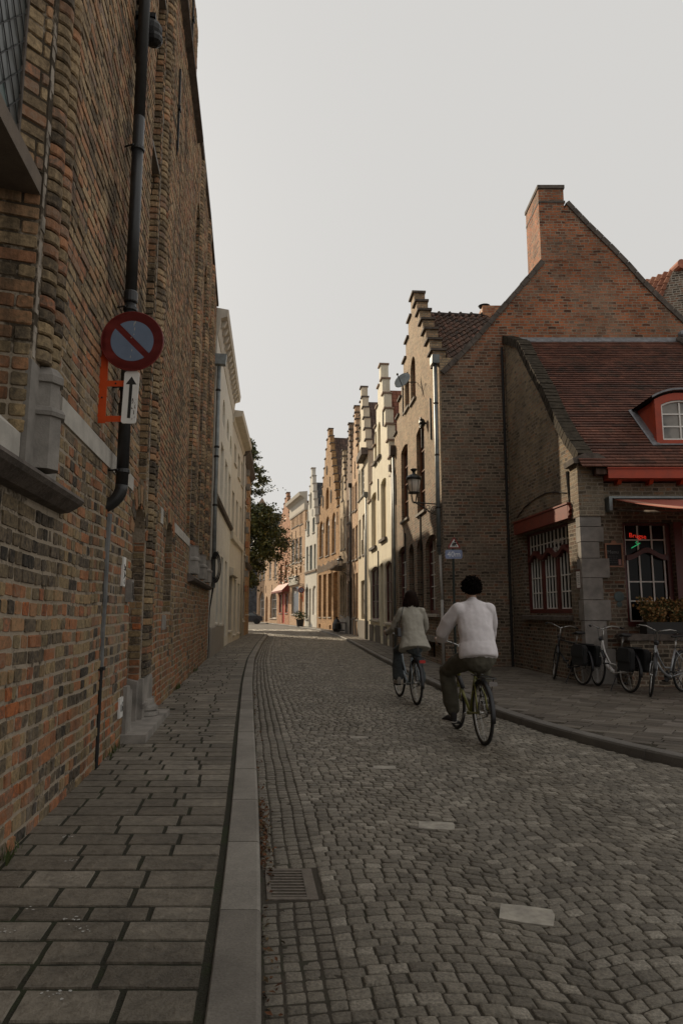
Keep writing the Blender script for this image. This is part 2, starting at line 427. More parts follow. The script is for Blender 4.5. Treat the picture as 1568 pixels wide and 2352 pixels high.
# ================================================================ ground
def interp(tab,y):
    if y<=tab[0][1]: (x0,y0),(x1,y1)=tab[0],tab[1]
    elif y>=tab[-1][1]: (x0,y0),(x1,y1)=tab[-2],tab[-1]
    else:
        for i in range(len(tab)-1):
            if tab[i][1]<=y<=tab[i+1][1]: (x0,y0),(x1,y1)=tab[i],tab[i+1]; break
    return x0+(x1-x0)*(y-y0)/(y1-y0)
def smooth_tab(tab,step=.5):
    out=[]; y=tab[0][1]
    while y<=tab[-1][1]:
        out.append((sum(interp(tab,y+k*.6) for k in(-2,-1,0,1,2))/5,y)); y+=step
    return out
KL=smooth_tab([(-.02,.3),(-.26,2.48),(-.36,3.31),(-.58,5.06),(-1.12,9.02),(-1.80,14.15),(-2.59,20.8),(-3.55,31.1),(-4.35,41),(-4.7,44)])      # road side of the left kerb
KR=smooth_tab([(5.6,3.9),(4.2,5.1),(3.15,6.5),(2.72,7.7),(2.13,9.65),(1.95,11.8),(1.74,14.2),(1.15,21.3),(.34,33.9),(-.4,42.5),(-1.84,54.3),(-3.6,62),(-5.3,70),(-8.1,80.5),(-12.2,95)])
KW=.19
def klx(y): return interp(KL,y)
def krx(y): return interp(KR,y)
def wallx(y): return -1.39-.1256*y if y<20.7 else (-3.95-.1055*(y-20.8) if y<29.8 else -4.9-.075*(y-29.8))
# one ground sheet to the horizon
gr=MB(); gr.box(Wf,-400,400,-200,900,-.5,-.05); 
M_EARTH=simple('earth',(.12,.11,.09),.95,var=.3,sc_=.5)
tag(gr.build('ground',M_EARTH),kind='structure')
# sand bed visible in the joints
jb=MB()
ys=[.3+i*1.0 for i in range(98)]
vs=[];fs=[]
M_JOINT=rnd_mat('sandy_joints',[(0,(.06,.05,.037)),(1,(.10,.086,.062))],rough=.95,bs=120,bump=.8,moss=((.035,.040,.02),.5))
ys=[y_ for y_ in ys if y_<55.5]
for i,y in enumerate(ys):
    a=klx(min(y,44))-.05 if y<44 else -4.7-(y-44)*1.6
    vs+=[(max(a,-60),y,-.0035),(krx(y)+.05,y,-.0035)]
    if i: fs.append((2*i-2,2*i-1,2*i+1,2*i))
jb.add(vs,fs); jb.raw=True
tag(jb.build('road_bed',M_JOINT),kind='structure')
STONE=[(0,(.115,.098,.074)),(.3,(.168,.146,.112)),(.6,(.198,.173,.134)),(.85,(.23,.202,.158)),(1,(.31,.276,.222))]
M_COB=rnd_mat('granite_setts',STONE,rough=.52,bs=75,bump=.9,stain=.30,spec=.4,fine=.5,dist=.011)
def oct_ring(cx,cy,hx,hy,ca,sa,z,jit,sq=.80,tilt=(0,0)):
    o=[]
    for (u,v) in ((1,-sq),(1,sq),(sq,1),(-sq,1),(-1,sq),(-1,-sq),(-sq,-1),(sq,-1)):
        x=hx*u*(1+R(-jit,jit)); y=hy*v*(1+R(-jit,jit))
        o.append((cx+x*ca-y*sa,cy+x*sa+y*ca,z+x*tilt[0]+y*tilt[1]))
    return o
def sett(mb,cx,cy,hx,hy,ang,far,amp=.004,top=.004,rr=None):
    ca,sa=math.cos(ang),math.sin(ang); r=R(0.05,1) if rr is None else rr; h=top+R(-amp,amp)*.8; tl=(R(-.06,.06),R(-.06,.06))
    if far:
        a=oct_ring(cx,cy,hx,hy,ca,sa,-.014,.03)[::2]; b=oct_ring(cx,cy,hx*.84,hy*.82,ca,sa,h,.05,tilt=tl)[::2]
        mb.add(a+b,[(4,5,6,7)]+[(i,(i+1)%4,4+(i+1)%4,4+i) for i in range(4)],0,r)
    else:
        a=oct_ring(cx,cy,hx,hy,ca,sa,-.012,.03,.86); b=oct_ring(cx,cy,hx*.92,hy*.90,ca,sa,h-.0025,.05,.80,tl); c=oct_ring(cx,cy,hx*.78,hy*.74,ca,sa,h,.08,.74,tl)
        vs=a+b+c+[(cx+R(-.01,.01),cy+R(-.01,.01),h+R(-.001,.003))]
        fs=[(i,(i+1)%8,8+(i+1)%8,8+i) for i in range(8)]+[(8+i,8+(i+1)%8,16+(i+1)%8,16+i) for i in range(8)]+[(16+i,16+(i+1)%8,24) for i in range(8)]
        mb.add(vs,fs,0,r)
PLATES=[(ground(883,1764),.10,.06,-.05),(ground(1003,1898),.115,.075,-.15),(ground(1210,2103),.12,.085,-.30),(ground(825,1695),.10,.06,0)]
DR=(-.275,3.93,.125,.20)   # storm drain centre and half sizes
def blocked(x,y):
    for p,a,b,_ in PLATES:
        if abs(x-p.x)<a+.0 and abs(y-p.y)<b+.005: return True
    return abs(x-DR[0])<DR[2]+.03 and abs(y-DR[1])<DR[3]+.03
cob=MB(); cob.raw=True
W0=1.35
def arcf(u):
    t=((u/W0)%1.0)*2-1
    return .17*(1-t*t)
OCT=((1,-1),(1,1),(-1,1),(-1,-1))
def settq(mb,Pf,u0,u1,v0,v1,far,amp=.004,rr=None,top=.004,g_=.004):
    """one sett filling the cell u0..u1 x v0..v1 of the curved laying pattern"""
    r=R(.05,1) if rr is None else rr; h=top+R(-amp,amp)*.6; tx,ty=R(-.045,.045),R(-.055,.055)
    um,vm=(u0+u1)/2,(v0+v1)/2; hu,hv=(u1-u0)/2-g_*R(.2,1.2),(v1-v0)/2-g_*R(.2,1.2); du,dv=R(-.002,.002),R(-.002,.002)
    def ring(k,z,sq,jit,n8=True):
        o=[]
        pts=((1,-sq),(1,sq),(sq,1),(-sq,1),(-1,sq),(-1,-sq),(-sq,-1),(sq,-1)) if n8 else OCT
        for a,b in pts:
            uu=um+du+hu*(1-k/hu)*a*(1+R(-jit,jit)); vv=vm+dv+hv*(1-k/hv)*b*(1+R(-jit,jit)); x,y=Pf(uu,vv)
            o.append((x,y,z+(uu-um)*tx+(vv-vm)*ty+(R(-.0012,.0012) if z>-.01 else 0)))
        return o
    if far:
        mb.add(ring(0,-.014,1,.02,False)+ring(.010,h,1,.03,False),[(4,5,6,7)]+[(i,(i+1)%4,4+(i+1)%4,4+i) for i in range(4)],0,r)
    else:
        A=ring(-.001,-.012,.90,.02); B=ring(.002,h-.0035,.86,.03); C=ring(.006,h,.82,.05); D=ring(.028,h+R(-.0012,.0015),.7,.12)
        x,y=Pf(um,vm); vs=A+B+C+D+[(x,y,h+R(-.002,.002))]; fs=[]
        for k in range(3): fs+=[(8*k+i,8*k+(i+1)%8,8*k+8+(i+1)%8,8*k+8+i) for i in range(8)]
        fs+=[(24+i,24+(i+1)%8,32) for i in range(8)]
        mb.add(vs,fs,0,r)
def k0f(y): return klx(min(y,44)) if y<44 else -4.7-(y-44)*1.2
v=1.5
while v<57:
    big=1.0 if v<16 else (1.35 if v<30 else 1.9)
    dy=R(.070,.080)*big; flat_=v>30
    def Pf(u,vv):
        y=vv+(0 if flat_ else arcf(u)+.012*math.sin(u*3.1+vv*1.3)); return (k0f(y)+u,y)
    u=.325; far=v>8.5; ph=R(-.04,.04)
    umax=min(krx(v)-k0f(v)+.1,.56*v+1.6-k0f(v)); u0=u
    while u0<umax:
        wd=R(.072,.108)*big; cx,cy=Pf(u0+wd/2,v+dy/2)
        if not blocked(cx,cy) and cx<krx(cy)-.03: settq(cob,Pf,u0,u0+wd,v,v+dy,far)
        u0+=wd
    if v<44:
        Pg=lambda u,vv:(k0f(vv)+u+.004*math.sin(vv*5),vv+.15*u)
        for j in range(4):
            cx,cy=Pg(.045+j*.080,v+dy/2)
            if not blocked(cx,cy): settq(cob,Pg,.006+j*.0795,.006+(j+1)*.0795,v,v+dy,far,amp=.002,rr=R(.05,.5),top=-.001)
    v+=dy
tag(cob.build('cobbled_road',M_COB,smooth=True),kind='structure')
M_FARROAD=brick_mat('far_setts',[(0,(.10,.09,.08)),(1,(.2,.18,.16))],(.06,.055,.045),bw=.22,bh=.16,ms=.03,bump=.3)
fr_=MB(); fr_.add([(-70,55,-.001),(krx(56),55,-.001),(krx(70),70,-.001),(krx(84),84,-.001),(krx(96),96,-.001),(-70,130,-.001)],[(0,1,2,3,4,5)])
tag(fr_.build('far_road',M_FARROAD,uv=True),kind='structure')
# pale flat stones let into the road
M_PALE=simple('pale_flat_stone',(.33,.30,.25),.8,var=.4,sc_=9,bump=.3,bs=70)
plab=['pale square stone set in the setts, farther back than the other three','pale square stone set in the setts, third one counting from the nearest','pale square stone set in the setts, second one counting from the nearest','largest pale square stone set in the setts, nearest the bottom of the road']
for (p,a,b,an),lb in zip(PLATES,(plab[1],plab[2],plab[3],plab[0])):
    mb=MB(); T=lambda u,v,c,p=p,an=an:V((p.x+1.06*(u*math.cos(an)-v*math.sin(an)),p.y+1.12*(u*math.sin(an)+v*math.cos(an)),c))
    mb.prism(T,[(-a,-b*.9),(-a*.2,-b*1.04),(a*.93,-b),(a,b*.3),(a*.9,b*.95),(-a*.1,b),(-a*1.02,b*.9)],-.014,.0075)
    tag(mb.build('paving_stone',M_PALE),lb,'paving stone','pale flat stones set along the cobbled road')
# ---------------------------------------------------------------- storm drain
M_CAST=simple('rusty_cast_iron',(.15,.125,.10),.6,metal=.35,var=.35,sc_=25,bump=.5,bs=120)
sdn=thing('storm_drain','rusty cast iron storm drain with slots, sunk in the gutter beside the left kerb','drain grate',(DR[0],DR[1],0))
T=lambda a,b,c:V((DR[0]+.82*a+(-.12)*b,DR[1]+.88*b,c))
mb=MB(); 
for (a0,a1,b0,b1) in ((-.16,-.13,-.24,.24),(.09,.16,-.24,.24),(-.13,.09,-.24,-.205),(-.13,.09,.205,.24)): mb.box(T,a0,a1,b0,b1,-.03,.003)
mb.build('frame',M_CAST,sdn)
mb=MB()
for i in range(9):
    b=-.18+i*.045; mb.box(T,-.129,.089,b-.011,b+.011,-.022,.001)
mb.build('slotted_grate',M_CAST,sdn)
mb=MB(); mb.box(T,-.129,.089,-.204,.204,-.045,-.03); mb.build('gully_pit',simple('black_pit',(.006,.006,.005),.9),sdn)
# ---------------------------------------------------------------- kerbs
M_KERB=rnd_mat('grey_kerb_stone',[(0,(.175,.157,.133)),(1,(.25,.228,.196))],rough=.75,bs=90,bump=.5,stain=.45,fine=.24,dist=.004)
M_KERBD=rnd_mat('dark_kerb_stone',[(0,(.10,.09,.08)),(1,(.17,.155,.135))],rough=.55,bs=90,bump=.35,stain=.3,fine=.2,dist=.004)
SWZ=.085
def kerb(mb,fx,sgn,y0,y1,top,w,step=.95,rad=.018):
    y=y0
    while y<y1-.02:
        e=min(y+step*R(.93,1.05),y1)-.006; n=4; prof=[(0,-.06),(0,top-rad),(rad*.35,top-rad*.3),(rad,top),(w-.006,top),(w,top-.006),(w,-.06)]
        ys_=[y+.003+(e-y-.006)*i/n for i in range(n+1)]; vs=[]; jz=R(-.0015,.0015)
        for yy in ys_: vs+=[(fx(yy)+sgn*(o),yy,z+jz if z>0 else z) for o,z in prof]
        k=len(prof); fs=[(i*k+j,i*k+(j+1)%k,(i+1)*k+(j+1)%k,(i+1)*k+j) for i in range(n) for j in range(k)]
        fs+=[tuple(range(k)),tuple(n*k+j for j in range(k))[::-1]]
        mb.add(vs,fs,0,R(.05,1)); y=e+.006
kb=MB(); kerb(kb,klx,-1,.5,43.5,SWZ+.012,KW); tag(kb.build('left_kerb',M_KERB),kind='structure')
kb=MB(); kerb(kb,krx,1,4.0,95,.105,.14,1.0,.03); tag(kb.build('right_kerb',M_KERBD),kind='structure')
# ---------------------------------------------------------------- left pavement of long flags
M_FLAG=rnd_mat('sandstone_flags',[(0,(.115,.096,.071)),(.4,(.155,.132,.100)),(.75,(.185,.159,.122)),(1,(.225,.197,.156))],rough=.65,bs=18,bump=.9,stain=.5,spec=.4,fine=.32,dist=.018)
M_MOSS=rnd_mat('mossy_soil',[(0,(.035,.033,.022)),(1,(.06,.055,.035))],rough=.95,bs=90,bump=1,moss=((.030,.045,.012),.8))
vs=[];fs=[]
for i in range(90):
    yy=.5+i*.5; vs+=[(wallx(yy)-.6,yy,SWZ-.0065),(klx(yy)-KW+.01,yy,SWZ-.0065)]
    if i: fs.append((2*i-2,2*i-1,2*i+1,2*i))
mb=MB(); mb.raw=True; mb.add(vs,fs); tag(mb.build('pavement_bed',M_MOSS),kind='structure')
flg=MB(); flg.raw=True; y=1.8
DOOR_S=(7.72,9.95)
while y<44:
    big=1.0 if y<20 else 1.5
    dy=R(.15,.235)*big; xl=wallx(y)-.02; xr=klx(y+dy/2)-KW-.03
    if DOOR_S[0]-.25<y<DOOR_S[1]+.05: xl+=.30
    x=xr
    while x>xl:
        wd=R(.24,.44); x0=x-wd
        cx,cy=(x+x0)/2,y+dy/2; hx,hy=wd/2-.009,dy/2-.008; r=R(.05,1); h=SWZ+R(-.001,.002)
        n=3; tl=(R(-.005,.005),R(-.006,.006)); sk=0
        def pt(u,v,z,jj=.003): return (cx+hx*u+(klx(cy+hy*v)-klx(cy))+R(-jj,jj),cy+hy*v+R(-jj,jj),z+hx*u*tl[0]+hy*v*tl[1])
        per=[(-1,-1),(-.4,-1),(.4,-1),(1,-1),(1,0),(1,1),(.4,1),(-.4,1),(-1,1),(-1,0)]
        a=[pt(u,v,SWZ-.014,.002) for u,v in per]; b=[pt(u*(1-.006/hx),v*(1-.006/hy),h,.003) for u,v in per]
        cpt=[pt(-.35,0,h+R(-.002,.003)),pt(.35,0,h+R(-.002,.003))]
        vs=a+b+cpt; k=10
        fs=[(i,(i+1)%k,k+(i+1)%k,k+i) for i in range(k)]
        fs+=[(10,11,20,19),(11,12,21,20),(12,13,14,21),(14,15,16,21),(16,17,20,21),(17,18,19,20)]
        flg.add(vs,fs,0,r); x=x0
    y+=dy
tag(flg.build('left_pavement',M_FLAG),kind='structure')
# ---------------------------------------------------------------- right pavement of diagonal slabs
M_SLAB=rnd_mat('brown_paving_slabs',[(0,(.085,.070,.055)),(.4,(.115,.096,.075)),(.8,(.15,.128,.10)),(1,(.18,.155,.13))],rough=.7,bs=40,bump=.5,stain=.35,spec=.35,fine=.2,dist=.006)
mb=MB(); mb.raw=True; vs=[];fs=[]
for i in range(180):
    yy=4+i*.5; vs+=[(krx(yy)+.12,yy,.088),(max(krx(yy)+3.2,.75*yy if yy<18 else 0),yy,.088)]
    if i: fs.append((2*i-2,2*i-1,2*i+1,2*i))
mb.add(vs,fs); tag(mb.build('right_pavement_bed',M_JOINT),kind='structure')
slb=MB(); slb.raw=True; an=math.radians(-33); ca,sa=math.cos(an),math.sin(an)
def slab(cx,cy,hx,hy,an,z=.10):
    ca,sa=math.cos(an),math.sin(an); r=R(.05,1); tl=(R(-.015,.015),R(-.015,.015)); h=z+R(-.0015,.0015)
    def q(u,v,zz): return (cx+hx*u*ca-hy*v*sa,cy+hx*u*sa+hy*v*ca,zz+hx*u*tl[0]+hy*v*tl[1])
    P=[(-1,-1),(1,-1),(1,1),(-1,1)]
    a=[q(u,v,.086) for u,v in P]; b=[q(u*.985,v*.97,h-.003) for u,v in P]; c=[q(u*.95,v*.92,h) for u,v in P]
    slb.add(a+b+c,[(i,(i+1)%4,4+(i+1)%4,4+i) for i in range(4)]+[(4+i,4+(i+1)%4,8+(i+1)%4,8+i) for i in range(4)]+[(8,9,10,11)],0,r)
v=-6.0
while v<26:
    u=-16+R(0,.2)
    while u<14:
        wd=.30; cx=u*ca-v*sa; cy=u*sa+v*ca+0
        cy2=cy
        if 3.8<cy2<17.6 and krx(cy2)+.17<cx<.62*cy2+1.0: slab(cx,cy2,wd/2-.003,.072,an)
        u+=wd+R(-.01,.01)
    v+=.15
y=17.4
while y<60:
    x=krx(y)+.16
    while x<krx(y)+2.2:
        slab(x+.15,y,.145,.095,-.1); x+=.3
    y+=.2
tag(slb.build('right_pavement',M_SLAB),kind='structure')
# far pavement + sunlit corner
mb=MB(); vs=[];fs=[]
for i in range(19):
    yy=58+i*2; vs+=[(krx(yy)+.10,yy,.09),(krx(yy)+6,yy,.09)]
    if i: fs.append((2*i-2,2*i-1,2*i+1,2*i))
mb.add(vs,fs); tag(mb.build('far_pavement',M_FARROAD,uv=True),kind='structure')
# small covers let into the pavement and the road
M_COVER=simple('worn_iron_cover',(.11,.095,.075),.6,metal=.3,var=.4,sc_=25,bump=.5,bs=90)
for (x_,y_),hw_,hd_,lb_ in (((475,1688),.085,.07,'nearest small iron cover set in the left pavement flags'),((490,1651),.075,.06,'middle small iron cover set in the left pavement flags'),((492,1633),.075,.06,'farthest small iron cover set in the left pavement flags')):
    p=ground(x_,y_,SWZ); r_=thing('utility_cover',lb_,'cover',p,'small iron covers in the left pavement')
    mb=MB(); mb.wall(lambda a,b,c,p=p:V((p.x+a,p.y+b,SWZ+.006+c)),[(-hw_,-hd_),(hw_,-hd_),(hw_,hd_),(-hw_,hd_)],[([(-hw_+.012,-hd_+.012),(hw_-.012,-hd_+.012),(hw_-.012,hd_-.012),(-hw_+.012,hd_-.012)],.012)],0,.02); mb.build('frame',M_COVER,r_)
    mb=MB(); mb.box(lambda a,b,c,p=p:V((p.x+a,p.y+b,SWZ+c)),-hw_+.016,hw_-.016,-hd_+.016,hd_-.016,-.01,.004); mb.build('lid',M_COVER,r_)
p=ground(806,1586,0); r_=thing('road_grate','low rectangular iron grate let into the setts in the middle of the road','drain grate',p)
mb=MB(); TG=lambda a,b,c:V((p.x+a,p.y+b,.007+c)); mb.wall(TG,[(-.36,-.24),(.36,-.24),(.36,.24),(-.36,.24)],[([(-.32,-.20),(.32,-.20),(.32,.20),(-.32,.20)],.012)],0,.02); mb.build('frame',M_COVER,r_)
mb=MB(); mb.box(TG,-.315,.315,-.195,.195,-.016,-.006)
for i in range(7): mb.box(TG,-.29+i*.085,-.25+i*.085,-.19,.19,-.006,-.001)
mb.build('grille',M_COVER,r_)
mb=MB(); mb.raw=True
for (x_,y_,n_) in ((150,1920,9),(158,1975,7),(160,2110,8),(12,2140,8),(170,2125,4),(130,2285,10),(55,2090,3),(300,1860,3),(195,2140,3)):
    c=ground(x_,y_,SWZ+.004)
    for i in range(n_):
        q=c+V((random.gauss(0,.022),random.gauss(0,.014),0)); k=random.randint(5,7); rr=R(.002,.008)
        mb.add([q+V((math.cos(6.283*j/k)*rr*R(.5,1.5),math.sin(6.283*j/k)*rr*R(.5,1.5),0)) for j in range(k)],[tuple(range(k))],0,R(.2,1))
tag(mb.build('bird_droppings',simple('chalky_white',(.42,.41,.38),.9)),'pale bird droppings spattered on the near left pavement','droppings',kind='stuff')
# leaf litter and weeds in the gutter
def leafbits(n,fn,size,mats,name,label):
    mb=MB(); mb.raw=True
    for i in range(n):
        p=fn(); a=R(0,6.28); s_=size*R(.5,1.3); up=V((R(-.8,.8),R(-.8,.8),1)).normalized(); x=up.orthogonal().normalized(); x=Matrix.Rotation(a,3,up)@x; yv=up.cross(x)
        mb.add([p-x*s_,p+yv*s_*.5,p+x*s_,p-yv*s_*.5+up*s_*.3],[(0,1,2,3)],0,R(.05,1))
    o=mb.build(name,mats); tag(o,label,'leaf litter',kind='stuff'); return o
M_LITTER=rnd_mat('dead_leaves',[(0,(.05,.02,.01)),(.5,(.13,.05,.02)),(.8,(.08,.06,.03)),(1,(.16,.10,.05))],rough=.9,bs=60)
def litter():
    y=R(2.5,4.9) if random.random()<.75 else R(4.9,14); y=random.choice([y,random.gauss(4.35,.16),random.gauss(4.9,.15),random.gauss(5.3,.12)]) if y<5.4 else y
    return V((klx(y)+abs(random.gauss(.0,.035))+.008,y,R(.0,.022)))
leafbits(420,litter,.016,M_LITTER,'leaf_litter','brown dead leaves caught in the gutter against the left kerb')
M_WEED=rnd_mat('weeds',[(0,(.03,.05,.012)),(.6,(.06,.085,.025)),(1,(.12,.11,.05))],rough=.8,bs=60)
mb=MB(); mb.raw=True
for i in range(520):
    t=random.random()
    if t<.45: y=R(2.3,20); p=V((klx(y)-KW-R(.008,.045),y,SWZ-.01)); h=R(.008,.022)
    elif t<.75: y=random.choice([3.95,6.9,12.6,16.2])+random.gauss(0,.18); p=V((wallx(y)+R(.0,.07),y,SWZ)); h=R(.03,.11)
    else: y=R(2.3,15); p=V((klx(y)+R(.004,.02),y,0)); h=R(.01,.03)
    a=R(0,6.28); b=R(.1,.7)*h; q=p+V((math.cos(a)*b,math.sin(a)*b,h)); w_=V((-math.sin(a),math.cos(a),0))*h*.09
    mb.add([p-w_,p+w_,q],[(0,1,2)],0,R(.05,1))
tag(mb.build('weeds',M_WEED),'small weeds and moss in the joints along the left wall and kerb','weeds',kind='stuff')
# ================================================================ the tall brick hall on the left
NX,NY=.9922,.1246
def TH(s,z,d=0.0): return V((-1.39-.1256*s+d*NX, s+d*NY, z))
def hall_rect(x,y,d=0.0):
    """where the sight line through photo pixel x,y meets the hall wall pushed out by d"""
    r=ray(x,y); n=V((NX,NY,0)); p=TH(0,0,d); t=(p-V((0,0,CAMZ))).dot(n)/r.dot(n); h=V((0,0,CAMZ))+r*t; return h.y-d*NY,h.z
HALLTOP=[(-4,13.6),(12.5,13.3),(12.5,11.75),(16.6,11.7),(20.55,11.15)]
def htop(s): return 13.4 if s<12.5 else (11.75 if s<16.6 else 11.7-.55*(s-16.6)/3.95)
def brick_shape(mb,T,a0,a1,z0,z1,d,rr,jit=.004,pro=None):
    """hand-made brick: rounded corners, wavy arrises, slightly tilted face"""
    p=R(.006,.016) if pro is None else pro; c=.006; q=.009
    j=lambda:R(-jit,jit)
    def ring(e,r_): return [(a0+e,z0+e+r_),(a0+e+r_,z0+e),(a1-e-r_,z0+e),(a1-e,z0+e+r_),(a1-e,z1-e-r_),(a1-e-r_,z1-e),(a0+e+r_,z1-e),(a0+e,z1-e-r_)]
    w_=min(a1-a0,z1-z0)
    if w_<.045: c=.004;q=.005
    O=[T(a+j()*.5,z+j()*.5,d-.004) for a,z in ring(0,q*.6)]
    tl=R(-.003,.003)/max(.03,(a1-a0)); m=(a0+a1)/2
    I=[T(a+j(),z+j(),d+p+R(-.0015,.0015)+tl*(a-m)*2) for a,z in ring(c,q)]
    mb.add(O+I,[tuple(range(8,16))]+[(k,(k+1)%8,8+(k+1)%8,8+k) for k in range(8)],0,rr)
def fill(mb,T,ivf,z0,z1,ch,lens,rf,d=0.0,joint=.011,jit=.004,wav=.0):
    z=z0; row=0
    while z<z1-.02:
        h=min(ch*R(.96,1.04),z1-z); zc=z+h/2
        for (a,b) in ivf(zc):
            x=a; first=True
            while x<b-.02:
                l=random.choice(lens)*R(.88,1.12)
                if first: l*=R(.4,1.0); first=False
                if b-(x+l)<.06: l=b-x
                e=x+l
                def Tw(s,zz,dd): return T(s,zz+wav*math.sin(s*1.9+z*.7)+wav*.6*math.sin(s*5.1+z),dd)
                brick_shape(mb,Tw,x+joint*.32,e-joint*.32,z+joint*R(.4,.75),z+h-joint*R(.4,.75),d,rf((x+e)/2,zc),jit)
                x=e
        z+=h; row+=1
def subtract(iv,holes):
    out=[]
    for a,b in iv:
        cur=[(a,b)]
        for h0,h1 in holes:
            nx=[]
            for c,e in cur:
                if h1<=c or h0>=e: nx.append((c,e))
                else:
                    if h0>c: nx.append((c,h0))
                    if h1<e: nx.append((h1,e))
            cur=nx
        out+=cur
    return [(a,b) for a,b in out if b-a>.03]
def arch_iv(s0,s1,z0,z1,rise,z):
    if z<z0 or z>z1: return None
    w=(s1-s0)/2; zc=z1-rise
    if z<=zc: return (s0,s1)
    k=math.sqrt(max(0,1-((z-zc)/rise)**2)); m=(s0+s1)/2; return (m-w*k,m+w*k)
ARCHES=[(7.62,8.50,0.0,2.73,.42),(10.35,11.35,1.45,2.86,.3),(7.80,8.42,3.0,12.6,.3),(13.42,14.12,3.0,10.25,.5),(15.75,16.45,3.0,10.1,.5),(17.75,18.3,3.0,9.6,.4)]
RECT=[(-5,3.97,2.30,20),(3.97,4.46,2.25,20),(3.97,4.60,2.25,2.98),(8.50,9.24,-1,20),(4.60,7.47,2.77,2.945),(11.42,14.10,2.77,2.945),
      (14.12,15.0,2.25,20),(16.45,17.15,2.25,20),(18.3,19.0,2.25,20),(-5,4.74,2.13,2.32),(19.25,19.75,2.25,9.5)]
def hall_iv(z):
    holes=[]
    for a in ARCHES:
        iv=arch_iv(*a,z)
        if iv: holes.append(iv)
    for a,b,c,e in RECT:
        if c<z<e: holes.append((a,b))
    end=20.58
    if z>11.75: end=12.5
    elif z>11.15: end=min(20.58,16.6+(11.7-z)/.55*3.95)
    return subtract([(1.2,end)],holes)
def hall_r(s,z):
    t=random.random()
    k=noise.noise(V((s*.55,z*.7,3.1)))
    if z<2.12 and s<4.9 and z>1.62: return R(0,.2)            # soot-black courses under the drip sill
    if z<2.6: t=min(1,max(0,t*.95+k*.25+.03))
    else: t=min(1,max(0,t*.85+.08+k*.2))
    return max(.01,t)
hall=thing('brick_hall','tall medieval hall of mottled brick with ribbed mouldings, filling the near left side','building',TH(0,0))
mb=MB(); mb.raw=True
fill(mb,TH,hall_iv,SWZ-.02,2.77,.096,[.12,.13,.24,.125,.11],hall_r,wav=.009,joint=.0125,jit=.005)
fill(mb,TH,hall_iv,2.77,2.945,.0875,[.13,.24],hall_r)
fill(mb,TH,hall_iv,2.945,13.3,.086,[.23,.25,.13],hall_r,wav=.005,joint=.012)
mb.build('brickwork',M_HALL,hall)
# mortar bed = core of the wall with the recesses cut in
mb=MB()
ol=[(-6,-.1),(20.58,-.1),(20.58,11.1),(16.6,11.66),(12.52,11.72),(12.52,13.3),(-6,13.3)]
holes=[]
for a in ARCHES:
    s0,s1,z0,z1,rise=a; holes.append((arch(s0,s1,max(z0,.0),min(z1,12.6),rise),.26))
holes.append(([(1.0,2.32),(3.97,2.32),(3.97,12.9),(1.0,12.9)],.34))
def THc(s,z,d): return TH(s,z,d+.005)
mb.wall(THc,ol,holes,0,7.5,0)
# backs of the recesses
for a in ARCHES: mb.box(TH,a[0]-.05,a[1]+.05,max(a[2],0)-.02,min(a[3],12.6)+.05,-.34,-.258)
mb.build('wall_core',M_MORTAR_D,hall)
# bricks in backs and far jambs of the recesses
mb=MB(); mb.raw=True
for a in ARCHES:
    def ivf(z,a=a):
        iv=arch_iv(*a,z); return [iv] if iv else []
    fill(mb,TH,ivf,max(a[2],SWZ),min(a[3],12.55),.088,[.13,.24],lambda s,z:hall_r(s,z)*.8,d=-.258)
    TJ=lambda u,z,d,a=a: TH(a[1]-d,z,u)     # far jamb, faces back down the street
    zt=min(a[3],12.6)-a[4]
    fill(mb,TJ,lambda z:[(-.255,-.13),(-.13,.004)] if random.random()<.5 else [(-.255,.004)],max(a[2],SWZ),zt,.088,[.3],hall_r,d=.0)
    # arch soffit bricks
    if a[3]<12:
        s0,s1,z0,z1,rise=a; m=(s0+s1)/2; w_=(s1-s0)/2; n=9
        for i in range(n):
            t0=math.pi*i/n+.05; t1=math.pi*(i+1)/n-.05
            P=[(m+w_*math.cos(t0),z1-rise+rise*math.sin(t0)),(m+w_*math.cos(t1),z1-rise+rise*math.sin(t1)),(m+(w_+.22)*math.cos(t1),z1-rise+(rise+.22)*math.sin(t1)),(m+(w_+.22)*math.cos(t0),z1-rise+(rise+.22)*math.sin(t0))]
            mb.prism(TH,P,-.25,.020,0,R(.02,.8))
mb.build('recess_brickwork',M_HALL,hall)
# near bay: splayed jambs of the big window (shallow above the transom, deep below)
def splay(e0,e1,z0,z1,nm):
    L_=math.hypot(e1[0]-e0[0],e1[1]-e0[1]); ux,uy=(e1[0]-e0[0])/L_,(e1[1]-e0[1])/L_
    def TJ1(u,z,d): return TH(e0[0]+ux*u+uy*d,z,e0[1]+uy*u-ux*d)
    mb=MB(); mb.raw=True
    fill(mb,TJ1,lambda z:[(0.0,L_*.32),(L_*.32,L_)] if random.random()<.5 else [(0.0,L_)],z0,z1,.098,[.5],lambda s,z:max(.02,R(.1,.95)),joint=.014)
    o=mb.build('window_jamb',M_HALL,hall)
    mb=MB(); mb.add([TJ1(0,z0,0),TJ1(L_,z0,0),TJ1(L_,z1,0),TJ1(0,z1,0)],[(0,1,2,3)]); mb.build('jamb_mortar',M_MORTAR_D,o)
splay((3.97,0),(3.84,-.125),4.2,12.9,'u'); splay((3.97,0),(3.90,-.32),2.5,4.06,'l')
